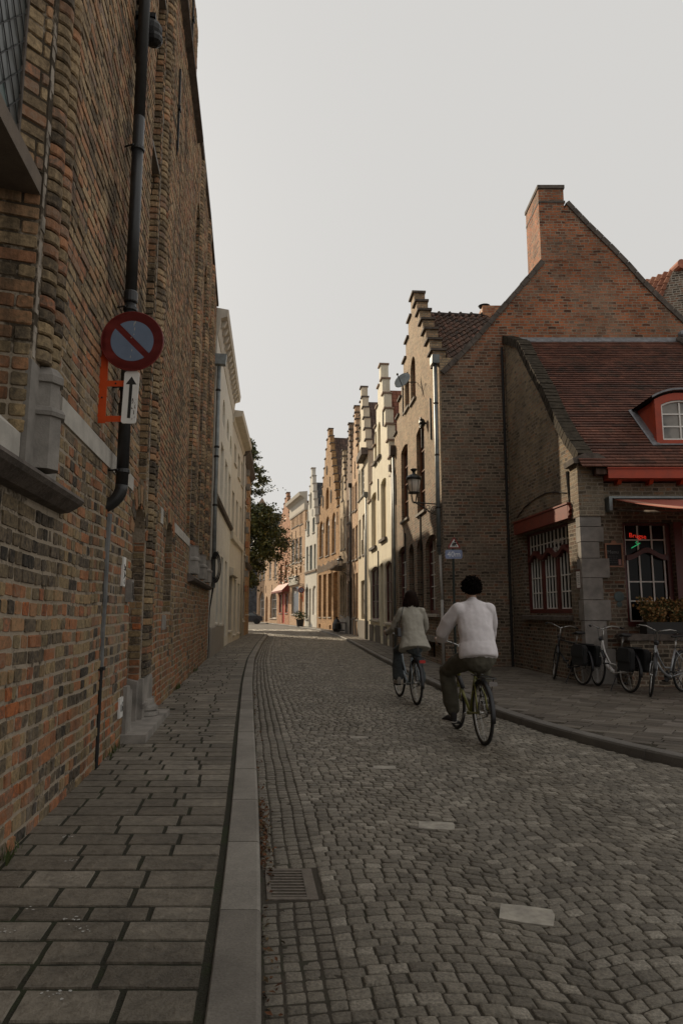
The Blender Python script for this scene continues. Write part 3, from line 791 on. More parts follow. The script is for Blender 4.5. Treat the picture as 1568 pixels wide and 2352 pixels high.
# leaded window
M_LEADG=G('leaded_glass'); g=M_LEADG; at_=g.n('ShaderNodeAttribute',{'attribute_name':'rnd'}).outputs['Fac']
g.set(Base_Color=g.ramp(at_,[(0,(.05,.055,.05)),(.5,(.065,.07,.065)),(.80,(.09,.095,.09)),(.86,(.015,.045,.035)),(.94,(.02,.05,.04)),(.975,(.40,.38,.36))],'CONSTANT'),Roughness=.3,Specular_IOR_Level=.35); g.bump(g.noise(9,2),.05,.01); M_LEADG=g.mat
win=MB(); win.raw=True; lead=MB()
def diag(s,z): return TH(s,z,-.12)
k=.085; hz=.20
for i in range(20,42):
    for j in range(-1,27):
        cs=.6+i*k/1.0; cz=4.30+j*hz+(hz/2 if i%2 else 0)
        if cs>3.85 or cz>9.6: continue
        t=[(cs-k,cz),(cs,cz-hz/2),(cs+k,cz),(cs,cz+hz/2)]
        t=[(min(a,3.82),max(b,4.2)) for a,b in t]
        tl=R(-.002,.002)
        win.add([TH(a,b,-.12+tl*(1 if n_%2 else -1)) for n_,(a,b) in enumerate(t)],[(0,1,2,3)],0,R(.02,1))
wo=MB(); wo.box(TH,.4,.5,4.2,9.8,-.14,-.10); wo.box(TH,3.815,3.84,4.2,12.9,-.14,-.105)
w1=wo.build('leaded_window',M_DSTONE,hall)
win.build('pane',M_LEADG,w1)
for j in range(-60,60):
    z0=4.3+hz/2+j*hz
    for sg in (1,-1):
        a=[(s_,z0+sg*(s_-.6)*(hz/2)/k) for s_ in (.5,3.82)]
        (sa_,za),(sb_,zb)=a
        # clip to window
        def cl(s_): return z0+sg*(s_-.6)*(hz/2)/k
        ss=[2.2+i*1.62/30 for i in range(31)]; ok=[s_ for s_ in ss if 4.2<=cl(s_)<=9.7]
        if len(ok)>1: lead.tube([TH(ok[0],cl(ok[0]),-.114),TH(ok[-1],cl(ok[-1]),-.114)],.0035,4)
lead.build('lead_cames',M_IRON,w1)
mb=MB(); mb.box(TH,.5,2.3,4.2,9.7,-.135,-.118); mb.build('pane',M_GLASSC,w1)
mb=MB(); mb.box(TH,.4,3.80,2.6,4.0,-.335,-.30); mb.build('lower_light',M_GLASSC,w1)
mb=MB()
for s_ in (3.0,3.62): mb.box(TH,s_,s_+.06,2.6,4.02,-.299,-.24)
build_each(mb,'mullion',M_WSTONE,w1)
# stone transom, white stone and drip sill
M_TRANS=simple('brown_stone',(.15,.115,.085),.85,var=.25,sc_=6,bump=.4,bs=110)
mb=MB(); mb.prism(lambda d,z,s:TH(s,z,d),[(-.32,4.04),(.0,4.04),(.0,4.16),(-.28,4.26),(-.32,4.26)],.4,3.955); mb.build('transom',M_TRANS,hall)
mb=MB(); mb.prism(lambda d,z,s:TH(s,z,d),[(-.30,2.32),(-.02,2.32),(-.02,2.50),(-.26,2.72),(-.30,2.72)],.4,3.955); mb.build('window_sill',M_WSTONE,hall)
mb=MB(); mb.prism(lambda d,z,s:TH(s,z,d),[(0,2.13),(.07,2.14),(.15,2.19),(.17,2.215),(.16,2.24),(.03,2.325),(0,2.33)],.4,4.76); mb.build('drip_sill',M_DSTONE,hall)
# moulded shaft base
mb=MB(); mb.box(TH,3.965,4.60,2.325,2.97,-.05,.012)
c=TH(4.22,0,.02)
mb.lathe(c,[(.115,2.33),(.115,2.66),(.135,2.665),(.14,2.69),(.12,2.72),(.095,2.73),(.095,2.88),(.115,2.885),(.118,2.93),(.09,2.97),(.07,2.99)],8)
mb.build('shaft_base',M_STONE,hall)
# ribbed brick mouldings (two rolls each, brick by brick)
def rolls(mb,s0,z0,z1,rad=.085,n=2,gap=.006,off=.0,ch=.088,dark=.8):
    z=z0
    while z<z1:
        h=ch*R(.95,1.05)
        rr=R(.02,.34) if random.random()<.62 else R(.3,.98)
        for k_ in range(n):
            c_=s0+rad+k_*(2*rad+gap); rads=[rad*.90,rad*R(.98,1.04),rad*R(.98,1.04),rad*.90]; zs=[z+.006,z+.016,z+h-.014,z+h-.005]
            vs=[]; q=8; js=R(-.004,.004)
            for r_,zz in zip(rads,zs):
                for j in range(q+1):
                    t=math.pi*j/q; vs.append(TH(c_+js-r_*math.cos(t),zz,off-rad*.25+min(r_,.11)*math.sin(t)))
            fs=[(i*(q+1)+j,i*(q+1)+j+1,(i+1)*(q+1)+j+1,(i+1)*(q+1)+j) for i in range(3) for j in range(q)]
            fs+=[tuple(range(q+1)),tuple(3*(q+1)+j for j in range(q+1))[::-1]]
            mb.add(vs,fs,0,min(1,max(.02,rr+R(-.08,.08))))
        z+=h
def moulding(s0,z0,z1,n=2,rad=.085,strip=.06,dark=.8):
    mb=MB(); rolls(mb,s0+strip,z0,z1,rad,n,dark=dark); o=mb.build('ribbed_moulding',M_HALL,hall,smooth=False)
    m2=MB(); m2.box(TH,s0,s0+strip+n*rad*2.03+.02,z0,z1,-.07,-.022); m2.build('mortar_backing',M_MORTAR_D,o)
    m3=MB(); z=z0
    while z<z1-.02:
        h=min(R(.03,.09),z1-z); m3.box(TH,s0+R(-.004,.012),s0+strip*R(.45,1.0),z,z+h*1.02,-.04,R(.002,.013)); z+=h
    m3.build('mortar_fillet',M_MORTAR,o)
moulding(3.975,2.99,13.2,2,.095,.07)
moulding(8.52,.66,13.2,2,.10,.06,dark=.7)
moulding(9.00,.66,13.2,1,.08,.01,dark=.6)
moulding(14.13,2.85,11.7,2,.16,.06,dark=.6)
moulding(14.9,2.85,11.7,1,.05,.0,dark=.6)
moulding(16.46,2.85,11.6,2,.15,.05,dark=.6)
moulding(18.31,2.85,11.3,2,.15,.05,dark=.6)
moulding(19.26,2.4,9.5,1,.14,.05,dark=.6)
for s_ in (14.2,16.5,18.35):
    mb=MB(); mb.box(TH,s_-.06,s_+.72,2.22,2.85,-.04,.03)
    for q in (.18,.50): mb.lathe(TH(s_+q,0,.03),[(.16,2.24),(.16,2.5),(.18,2.52),(.18,2.56),(.13,2.6),(.13,2.8),(.15,2.83)],8)
    mb.build('shaft_base',M_STONE,hall)
mb=MB(); mb.prism(lambda d,z,s:TH(s,z,d),[(0,2.05),(.12,2.08),(.16,2.13),(.02,2.24),(0,2.24)],13.9,19.9); mb.build('drip_sill',M_DSTONE,hall)
# base block of the doorway pier
mb=MB(); mb.prism(TH,[(8.49,.1),(9.30,.1),(9.30,.56),(9.22,.64),(8.49,.64)],-.18,.05)
mb.prism(TH,[(8.47,.30),(9.32,.30),(9.32,.345),(8.47,.345)],.05,.075)
mb.prism(lambda d,z,s:TH(s,z,d),[(-.16,.1),(.0,.1),(.0,.62),(-.16,.66)],8.36,8.495)
mb.lathe(TH(8.86,0,.03),[(.15,.10),(.15,.16),(.175,.17),(.17,.21),(.14,.225),(.165,.24),(.16,.275),(.12,.30),(.11,.36)],14)
mb.build('pier_base',M_STONE,hall)
mb=MB(); mb.prism(TH,[(7.45,.1),(7.66,.1),(7.66,.62),(7.6,.66),(7.45,.66)],-.02,.05); mb.lathe(TH(7.70,0,.03),[(.05,.10),(.05,.14),(.032,.15),(.032,.6)],10)
build_each(mb,'jamb_stone',M_STONE,hall)
mb=MB(); mb.prism(TH,[(7.40,0.0),(9.45,0.0),(9.45,SWZ+.075),(7.40,SWZ+.085)],-.17,.27); mb.build('door_step',M_STONE,hall)
# white stone courses
mb=MB(); mb.prism(TH,[(4.61,2.775),(6.05,2.772),(7.46,2.775),(7.46,2.925),(6.9,2.93),(6.75,2.915),(6.6,2.94),(4.61,2.94)],-.02,.022)
mb.box(TH,11.43,14.09,2.78,2.94,-.02,.022); mb.box(TH,9.75,10.0,2.72,2.95,-.02,.018); mb.box(TH,19.85,20.2,2.3,2.55,-.02,.018); build_each(mb,'white_stone_band',M_WSTONE,hall)
mb=MB(); mb.box(TH,10.3,10.75,1.18,1.40,-.02,.016); mb.build('inset_stone',M_STONE,hall)
# slot windows with pale sloping sills in the tall recess
for z0,z1 in ((4.9,5.95),(7.4,8.5),(9.9,10.9)):
    mb=MB(); mb.box(TH,7.84,8.38,z0,z1,-.239,-.220); wdw=mb.build('slot_window',M_GLASSD,hall)
    mb=MB(); mb.prism(lambda d,z,s:TH(s,z,d),[(-.239,z0-.14),(.01,z0-.14),(.01,z0-.08),(-.239,z0+.06)],7.80,8.42); mb.build('sill',M_STONE,wdw)
mb=MB(); mb.prism(lambda d,z,s:TH(s,z,d),[(0,11.2),(.13,11.25),(.13,11.33),(0,11.38)],9.5,13.1); mb.prism(lambda d,z,s:TH(s,z,d),[(0,11.62),(.06,11.64),(.06,11.76),(0,11.78)],12.5,16.6); 
build_each(mb,'string_course',M_DSTONE,hall)
mb=MB(); mb.prism(TH,[(16.6,11.7),(20.7,11.13),(20.7,11.23),(16.6,11.80)],-.5,.06); mb.prism(TH,[(12.5,11.78),(16.6,11.70),(16.6,11.80),(12.5,11.88)],-.5,.06); build_each(mb,'coping',M_DSTONE,hall)
# iron wall anchors
for s_,z0,z1 in ((9.92,8.75,10.15),(11.35,12.0,12.9),(6.75,9.7,10.7)):
    mb=MB(); mb.box(TH,s_-.022,s_+.022,z0,z1,.012,.045); mb.tube([TH(s_,z0,.03),TH(s_,z0-.12,.02)],[.022,.006],6); mb.box(TH,s_-.05,s_+.05,(z0+z1)/2-.03,(z0+z1)/2+.03,.01,.06); mb.build('wall_anchor',M_IRON,hall)
# carved head bracket beside the pipe
s_,z_=hall_rect(344,72,.15)
mb=MB(); mb.ball(TH(s_,z_,.16),(.13,.12,.13),12); mb.ball(TH(s_-.03,z_-.12,.20),(.10,.09,.08),10); mb.tube([TH(s_,z_,.0),TH(s_,z_+.05,.14)],[.10,.07],8); mb.box(TH,s_-.09,s_+.09,z_+.10,z_+.15,0,.22)
mb.tube([TH(s_,z_+.35,.02),TH(s_-.02,z_+.3,.07),TH(s_,z_+.18,.05),TH(s_,z_-.2,.04),TH(s_-.03,z_-.33,.06),TH(s_,z_-.4,.03)],[.03,.045,.03,.03,.04,.02],8)
mb.build('carved_corbel',M_IRON,hall)
# small plates on the wall
def plate(x,y,w_,h_,name,label,cat,dr,d=.022,mat=None,dep=.012,back=M_WHITEP):
    s_,z_=hall_rect(x,y,d); o=MB(); o.box(TH,s_-w_/2,s_+w_/2,z_-h_/2,z_+h_/2,d-.012,d+dep)
    r_=o.build(name,mat or M_WHITEP); tag(r_,label,cat)
    if dr:
        tb=MB(); dr(tb,lambda a,b,c:TH(s_+a,z_+b,d+dep+.0015+c)); tb.build('lettering',M_IRON,r_)
    return r_
# lettering reads along +s as seen from the street: wall faces +X so text runs towards -s when read; mirror a
plate(284,1313,.13,.30,'hydrant_plate','upper white plate with black letters, beside the arched doorway','plate',lambda tb,T:(text_mb('AR',lambda a,b,c:T(b*1.0,a*1.0,c),.12,mb=tb),text_mb('6',lambda a,b,c:T(a,b-.11,c),.07,mb=tb)))
plate(294,1357,.14,.24,'wall_box','grey ribbed box fixed just below the lettered plate beside the arched doorway','box',lambda tb,T:[tb.box(T,-.045,.045,-.08+i*.016,-.072+i*.016,0,.003) for i in range(11)],mat=M_STONE,dep=.05)
plate(277,1625,.16,.20,'number_plate','low white plate reading 6 beside the doorstep','plate',lambda tb,T:(text_mb('6',lambda a,b,c:T(a+.03,b,c),.14,mb=tb),text_mb('.',lambda a,b,c:T(a-.03,b,c),.14,mb=tb),text_mb('1',lambda a,b,c:T(a-.05,b,c),.09,mb=tb)))
# ---------------------------------------------------------------- black downpipe
M_PIPEG=simple('grey_conduit_paint',(.13,.13,.125),.6,var=.4,sc_=6,bump=.2)
PS=6.25
pp=thing('drainpipe','thick black downpipe running down the brick hall behind the no-parking sign','drainpipe',TH(PS,2.3))
mb=MB(); mb.tube([TH(PS,z,.13) for z in (13.0,9,6.4)],.056,16); mb.tube([TH(PS,z,.13) for z in (6.4,4.4)],.056,16); mb.tube([TH(PS,z,.13) for z in (4.5,2.62)],.056,16)
mb.tube([TH(PS,2.62-math.sin(t)*.22*1.0,.13-.22+.22*math.cos(t)) for t in [i*math.pi/2/8 for i in range(9)]],.058,16)
mb.build('pipe',M_BLACKP,pp,smooth=True)
for z in (8.05,6.05,4.35,3.55,2.75):
    mb=MB(); mb.lathe(TH(PS,z-.02,.13),[(.062,0),(.068,.005),(.068,.035),(.062,.04)],16); mb.tube([TH(PS-.02,z,.0),TH(PS-.075,z,.10)],.009,6); mb.build('pipe_clip',M_BLACKP,pp,smooth=False)
for z in (4.42,3.3):
    mb=MB(); mb.lathe(TH(PS,z,.13),[(.062,0),(.066,.01),(.066,.10),(.060,.11)],16); mb.build('pipe_collar',M_BLACKP,pp)
cd=MB(); cd.tube([TH(PS+.03,z,.015+.004*math.sin(z*9)) for z in (2.35,2.0,1.6,1.2,.95)],[.035,.03,.026,.026,.022],8); c1=cd.build('conduit',M_PIPEG); tag(c1,'grey stained conduit on the brick hall below the black downpipe','conduit')
cd=MB(); cd.tube([TH(PS+.03,z,.02) for z in (.96,.5,SWZ)],.016,8); cd.box(TH,PS-.02,PS+.07,.93,.96,0,.05); c1=cd.build('black_cable',M_IRON); tag(c1,'thin black cable pipe running down to the pavement under the grey conduit','cable')
# ---------------------------------------------------------------- no parking sign
M_SRED=simple('sign_red',(.20,.02,.015),.4,var=.12,sc_=7,spec=.5); M_SBLUE=simple('sign_blue',(.155,.205,.29),.45,var=.08,sc_=9); M_ORANGE=simple('orange_bracket',(.62,.075,.01),.45,var=.1,sc_=5)
def sign_frame(c,yaw):
    x=V((math.cos(yaw),math.sin(yaw),0)); n=V((math.sin(yaw),-math.cos(yaw),0))
    return lambda a,b,d:c+x*a+n*d+V((0,0,b))
def noparking(c,yaw,r,root,full=True):
    T=sign_frame(c,yaw); n=40
    mb=MB(); ring=[(r*math.cos(2*math.pi*i/n),r*math.sin(2*math.pi*i/n)) for i in range(n)]
    mb.prism(T,ring,-.012,0); o=mb.build('sign_disc',M_SRED,root); 
    ri=r*.70; hw=r*.105
    # two blue segments either side of the slash
    mb=MB()
    for sg in (1,-1):
        pts=[]; a0=math.asin(hw/ri)
        for i in range(21):
            t=a0+(math.pi-2*a0)*i/20; u,v=ri*math.cos(t),ri*math.sin(t)*sg; w_=math.radians(-45); pts.append((u*math.cos(w_)-v*math.sin(w_),u*math.sin(w_)+v*math.cos(w_)))
        mb.prism(T,pts,0,.0018)
    build_each(mb,'blue_field',M_SBLUE,o)
    return T,o
sgn=thing('no_parking_sign','large round red and blue no-parking sign in front of the black downpipe','road sign',at(304,783,5.70))
SC=at(304,783,5.66); T,disc=noparking(SC,.06,.262,sgn)
mb=MB(); mb.lathe(T(0,0,-.014),[(.262,0),(.270,.003),(.270,.014),(.264,.017),(.262,.014)],40,ax=T(0,0,1)-T(0,0,0)); mb.build('rim',M_SRED,sgn)
mb=MB()
for (a,b,l) in ((.01,.13,.05),(.015,.09,.04),(.02,.155,.03),(.0,-.10,.03),(-.01,.02,.02),(-.01,-.16,.03),(.012,.05,.02)): mb.prism(T,[(a,b),(a+.006,b+l*.5),(a+.003,b+l),(a-.003,b+l*.4)],.0018,.0026)
build_each(mb,'scratch',M_WSTONE,sgn)
PY=5.70
def PZ(x,y): return at(x,y,PY)
brk=MB(); bt_,bb=PZ(244,800),PZ(233,972)
xb=bt_.x-.0; 
def TB(a,b,d): return V((a,PY-.0-d,b))
xl,xr=PZ(222,972).x,PZ(249,972).x; zb_,zt_=PZ(230,972).z,PZ(240,790).z
brk.box(TB,xl,xl+.075,zb_,zt_,-.004,.002)
ax0=PZ(281,880).x
for yy in (881,962):
    z_=PZ(265,yy).z; brk.box(TB,xl+.0755,ax0+.03,z_-.026,z_+.026,-.004,.002)
b_=brk.build('orange_bracket',M_ORANGE,sgn)
mb=MB(); mb.ball(TB(xl+.037,PZ(240,913).z,.003),.008,8); mb.ball(TB(xl+.15,PZ(265,881).z,.003),.008,8); build_each(mb,'bolt',M_IRON,sgn)
arr=thing('arrow_sign','white upright plate with a black arrow pointing up, below the round no-parking sign','road sign',PZ(301,914))
AX=PZ(301,914); hw_,hh_=.062,.232
def rrect(hw,hh,r,n=5):
    o=[]
    for cx,cy,a in ((hw-r,hh-r,0),(-hw+r,hh-r,90),(-hw+r,-hh+r,180),(hw-r,-hh+r,270)):
        for i in range(n+1):
            t=math.radians(a+90*i/n); o.append((cx+r*math.cos(t),cy+r*math.sin(t)))
    return o
TA=lambda a,b,d:V((AX.x+a+b*.03,PY-.02-d+a*.1,AX.z+b))
mb=MB(); mb.prism(TA,rrect(hw_,hh_,.022),-.012,0); mb.build('plate',M_WHITEP,arr)
mb=MB(); mb.prism(TA,[(-.013,-.185),(.013,-.185),(.013,.115),(.045,.115),(0,.185),(-.045,.115),(-.013,.115)],0,.0018); mb.build('arrow',M_IRON,arr)
mb=MB()
for i in range(26): a,b=R(.015,.05),R(-.21,-.02); mb.box(TA,a,a+R(.002,.006),b,b+R(.003,.02),0,.0012)
mb.build('scuffs',M_DSTONE,arr)
# ================================================================ window and house helpers
def inset(ol,w):
    c=(sum(p[0] for p in ol)/len(ol),sum(p[1] for p in ol)/len(ol)); s0=min(p[0] for p in ol); s1=max(p[0] for p in ol); z0=min(p[1] for p in ol); z1=max(p[1] for p in ol)
    ks=1-2*w/(s1-s0); kz=1-2*w/(z1-z0); ms,mz=(s0+s1)/2,(z0+z1)/2
    return [(ms+(a-ms)*ks,mz+(b-mz)*kz) for a,b in ol]
def window(T,ol,root,d,fm,glass,nx=2,nz=3,fw=.05,bw=.022,sill=None,name='window',bm=None,gd=.02,zbars=None):
    """frame ring + bars ('window'), 'pane' and 'sill' below it as its sub-parts"""
    s0=min(p[0] for p in ol); s1=max(p[0] for p in ol); z0=min(p[1] for p in ol); z1=max(p[1] for p in ol)
    e=.004; ol2=[(s0+e+(a-s0)*(1-2*e/(s1-s0)),z0+e+(b-z0)*(1-2*e/(z1-z0))) for a,b in ol]
    mb=MB(); inn=inset(ol2,fw); mb.wall(T,ol2,[(inn,.05)],-d+.055,.05,0,back=False)
    bs=MB()
    for i in range(1,nx):
        a=s0+fw+(s1-s0-2*fw)*i/nx
        k=abs((a-(s0+s1)/2)/((s1-s0)/2)); top=max([p[1] for p in inn if abs(p[0]-a)<(s1-s0)/nx] or [z1-fw]) if len(ol)>4 else z1-fw
        if len(ol)>4: top=min(top,z1-fw-.02)
        bs.box(T,a-bw/2,a+bw/2,z0+fw,top,-d+.012,-d+.035)
    zs=zbars if zbars else [i/nz for i in range(1,nz)]
    for f_ in zs:
        b=z0+fw+(z1-z0-2*fw)*f_; bs.box(T,s0+fw,s1-fw,b-bw/2,b+bw/2,-d+.014,-d+.032)
    o=mb.build(name,fm,root)
    if bs.v: bs.build('glazing_bars',bm or fm,o)
    p=MB(); p.prism(T,inset(ol2,fw*.6),-d,-d+.008); p.build('pane',glass,o)
    if sill:
        q=MB(); q.prism(lambda dd,z,s:T(s,z,dd),[(-d,z0-.09),(.07,z0-.09),(.07,z0-.02),(-d,z0+.003)],s0-.06,s1+.06); q.build('sill',sill,o)
    return o
def body(T,s0,s1,z0,z1,d0,d1,mat,root,name='side_walls'):
    mb=MB(); mb.box(T,s0,s1,z0,z1,d1,d0); return mb.build(name,mat,root,uv=True)
def gable_roof(T,s0,s1,ze,zr,d0,d1,mat,root,mid=None,over=.0,name='roof'):
    mid=(s0+s1)/2 if mid is None else mid
    mb=MB(); t=.08
    for a,b in ((s0,mid),(s1,mid)):
        mb.add([T(a,ze,d0),T(b,zr,d0),T(b,zr,d1),T(a,ze,d1),T(a,ze-t,d0),T(b,zr-t,d0),T(b,zr-t,d1),T(a,ze-t,d1)],[(0,1,2,3),(4,7,6,5),(0,4,5,1),(3,2,6,7),(0,3,7,4),(1,5,6,2)])
    return mb.build(name,mat,root,uv=True)
def copings(T,ol,root,mat,w=.07,h=.07,thick=.35,zmin=3.0,lo=.12):
    """stone slabs on every level tread of a stepped outline"""
    mb=MB(); n=len(ol)
    for i in range(n):
        (a,b),(c,e)=ol[i],ol[(i+1)%n]
        if abs(b-e)<1e-4 and b>zmin and abs(a-c)>.03:
            lo_,hi=min(a,c),max(a,c); mb.box(T,lo_-w,hi+w,b,b+h*.75,-thick-.03,.07)
    return build_each(mb,'coping_stone',mat,root)
def step_outline(s0,s1,ze,zp,n,pw,z0,mid=None,hd=None):
    """stepped gable: n treads each side"""
    mid=(s0+s1)/2 if mid is None else mid; h=(zp-ze)/(n); pts=[(s0,z0),(s1,z0),(s1,ze)]
    wr=(s1-mid-pw/2)/n; wl=(mid-pw/2-s0)/n; a=s1; z=ze
    for i in range(n):
        a-=wr; pts.append((a,z)); z+=h; pts.append((a,z))
    pts.append((mid-pw/2,z)); a=mid-pw/2
    for i in range(n):
        z-=h; pts.append((a,z)); a-=wl; pts.append((a,z))
    out=[]
    for p in pts:
        if not out or abs(p[0]-out[-1][0])+abs(p[1]-out[-1][1])>1e-5: out.append(p)
    return out
M_PANT=None
def tile_mat(name,c1,c2,row=.28,cw=.22,bump=1.0,dark=.5):
    g=G(name); uv=g.uv(); sp=g.n('ShaderNodeSeparateXYZ'); g.L.new(uv,sp.inputs[0])
    fu=g.math('FRACT',g.math('DIVIDE',sp.outputs[0],cw)); fv=g.math('FRACT',g.math('DIVIDE',sp.outputs[1],row))
    wv=g.math('SINE',g.math('MULTIPLY',fu,6.283)); h=g.math('ADD',g.math('MULTIPLY',wv,.5),g.math('MULTIPLY',g.math('SUBTRACT',1.0,fv),.9))
    wn=g.n('ShaderNodeTexWhiteNoise',{'noise_dimensions':'2D'}); cb=g.n('ShaderNodeCombineXYZ'); g.L.new(g.math('FLOOR',g.math('DIVIDE',sp.outputs[0],cw)),cb.inputs[0]); g.L.new(g.math('FLOOR',g.math('DIVIDE',sp.outputs[1],row)),cb.inputs[1]); g.L.new(cb.outputs[0],wn.inputs[0])
    c=g.mix(wn.outputs[0],c1,c2); c=g.mix(1.0,c,g.ramp(g.noise(1.4,6,.7),[(.3,1-dark),(.65,1.15)]),'MULTIPLY')
    c=g.mix(g.ramp(fv,[(.0,.75),(.10,0)]),c,(.02,.015,.012))
    g.set(Base_Color=c,Roughness=.85,Specular_IOR_Level=.25); g.bump(h,bump,.05); return g.mat
M_TILED=tile_mat('dark_clay_tiles',(.075,.05,.04),(.15,.09,.065)); M_TILER=tile_mat('red_clay_tiles',(.16,.055,.035),(.26,.10,.06),dark=.4)
M_SLATE=tile_mat('grey_slate',(.06,.06,.062),(.10,.10,.105),row=.2,cw=.3,bump=.4)
# brick and plaster kinds of the houses
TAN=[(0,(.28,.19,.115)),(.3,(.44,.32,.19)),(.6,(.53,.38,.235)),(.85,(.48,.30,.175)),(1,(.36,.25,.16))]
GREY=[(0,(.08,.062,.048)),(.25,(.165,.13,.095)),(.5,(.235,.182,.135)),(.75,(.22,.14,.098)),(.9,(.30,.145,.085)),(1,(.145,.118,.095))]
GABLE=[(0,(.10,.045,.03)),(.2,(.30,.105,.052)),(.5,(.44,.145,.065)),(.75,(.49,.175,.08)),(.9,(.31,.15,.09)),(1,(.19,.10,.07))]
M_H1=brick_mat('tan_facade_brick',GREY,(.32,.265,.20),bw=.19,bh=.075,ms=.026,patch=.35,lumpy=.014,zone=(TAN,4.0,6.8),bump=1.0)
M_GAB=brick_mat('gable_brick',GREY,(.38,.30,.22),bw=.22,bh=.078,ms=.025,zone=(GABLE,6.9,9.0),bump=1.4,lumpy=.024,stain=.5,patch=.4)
M_ORB=brick_mat('orange_brick',[(0,(.26,.13,.055)),(.5,(.43,.24,.10)),(1,(.50,.29,.13))],(.36,.27,.17),bw=.22,bh=.09,ms=.02,stain=.3)
M_REDB=brick_mat('red_brick',[(0,(.32,.13,.07)),(.5,(.50,.23,.12)),(1,(.56,.29,.16))],(.38,.28,.2),bw=.22,bh=.09,ms=.02,stain=.25)
M_BRNB=brick_mat('brown_brick',[(0,(.14,.09,.06)),(.5,(.26,.17,.11)),(1,(.34,.22,.14))],(.30,.25,.2),bw=.22,bh=.09,ms=.02,stain=.3)
M_PINKB=brick_mat('pinkish_brick',[(0,(.42,.25,.14)),(.5,(.56,.35,.20)),(1,(.62,.41,.25))],(.42,.34,.26),bw=.22,bh=.09,ms=.02,stain=.2)
M_CREAM=plaster('cream_paint',(.76,.70,.55),stain=.4,bump=.5)
M_WHITEW=plaster('white_painted_brick',(.66,.63,.56),stain=.35,bump=.5)
M_OFFW=plaster('off_white_render',(.56,.51,.43),stain=.35,bump=.2,brick=False)
M_PALEY=plaster('pale_buff_render',(.66,.58,.44),stain=.45,bump=.35)
M_GREYR=plaster('grey_render',(.30,.27,.23),stain=.5,bump=.3,brick=False)
M_PLINTH=plaster('plinth_render',(.20,.18,.155),stain=.6,bump=.4,brick=False,grime=(.06,.05,.04))
# ================================================================ corner house with the big brick gable (right)
PA=(2.6,17.4); PB=(2.05,25.8)
F1=Frame(PA,PB,-1)
h1=thing('corner_house','brick corner house with a stepped street gable and big bare side gable with square chimney','house',F1(0,0))
ol=step_outline(.35,8.32,8.15,11.75,7,.62,0,mid=3.95)
ops=[]
def op(F,x0,x1,yt,yb,rise=0,d=.16): 
    a0,a1,zb,zt=F.rect(x0,x1,yt,yb); return (arch(a0,a1,zb,zt,rise),d)
U1=op(F1,925,941,1016,1190,.12); U2=op(F1,962,981,968,1172,.12)
A1=op(F1,936.5,946.5,838,925,.35); A2=op(F1,950.5,962,800,905,.35)
G1=op(F1,917,934,1255,1412,.12); G2=op(F1,940,952,1248,1420,.25); G3=op(F1,959,973,1236,1420,.25); G4=op(F1,979.5,1008,1226,1409,.2); BS=op(F1,981,1009,1474,1512,0)
hs_=[U1,U2,A1,A2,G1,G2,G3,G4,BS]
mb=MB(); olw=[(0.0,0.0),(8.40,0.0),(8.40,8.15)]+ol[3:-1]+[(0.0,8.15)]
olw=[(0.0,0.0),(8.38,0.0),(8.38,8.15)]+[p for p in ol[3:] if p[1]>=8.15]+[(0.0,8.15)]
mb.wall(F1,olw,hs_,0,.36); mb.build('street_wall',M_H1,h1,uv=True)
copings(F1,ol,h1,M_DSTONE,w=.06,h=.09,zmin=8.0)
M_TERRA=simple('brown_window_paint',(.20,.075,.03),.5,var=.2,sc_=6)
for o_,nx,nz,fm in ((U1,2,4,M_TERRA),(U2,2,4,M_TERRA)):
    window(F1,o_[0],h1,.16,fm,M_GLASS,nx,nz,.06,.03,sill=M_STONE)
for o_ in (A1,A2):
    window(F1,o_[0],h1,.16,M_TERRA,M_GLASSD,1,2,.05,.03,sill=M_STONE)
window(F1,G1[0],h1,.16,M_MAROON,M_GLASSC,3,5,.07,.022,bm=M_WHITEP,sill=M_STONE)
window(F1,G4[0],h1,.16,M_MAROON,M_GLASSC,4,6,.09,.022,bm=M_WHITEP,sill=M_WSTONE)
for o_,nm in ((G2,'blind_niche'),(G3,'blind_niche')):
    q=MB(); q.prism(F1,o_[0],-.19,-.155); q.build(nm,M_BLACKW,h1)
q=MB(); q.prism(F1,BS[0],-.19,-.155); bw_=q.build('cellar_window',M_GLASSD,h1)
a0,a1,zb,zt=F1.rect(981,1009,1474,1512); q=MB(); q.box(F1,a0-.12,a1+.12,zt,zt+.16,-.02,.03); q.build('lintel',M_STONE,bw_)
# anchors
for x,y0,y1 in ((925,870,958),(989,915,1012),(931,1225,1290),(966,1185,1265),(909,1090,1160),(969,965,1030)):
    s_,zt=F1.px(x,y0); _,zb=F1.px(x,y1); q=MB(); q.box(F1,s_-.02,s_+.02,zb,zt,.003,.04); q.build('wall_anchor',M_IRON,h1)
# gable facing the viewer
F2=Frame((2.6,17.4),(9.9,17.4),1)      # x along the image, outward towards the camera
def X2(x): return x-2.6
GP=[(0.0,0.0),(7.5,0.0),(7.5,8.35)]
for x,y in ((1568,733),(1520,688),(1480,648),(1440,603),(1400,562),(1350,513),(1303,463)): 
    p=at(x,y,17.4); GP.append((p.x-2.6,p.z))
p=at(1243,600,17.4); GP.append((p.x-2.6,p.z+.02))
for x,y in ((1224,621),(1180,672),(1140,718),(1100,765),(1060,808),(1012,855)): 
    p=at(x,y,17.4); GP.append((max(0,p.x-2.6),p.z))
mb=MB(); mb.wall(F2,GP,[],0,.36); mb.build('side_gable',M_GAB,h1,uv=True)
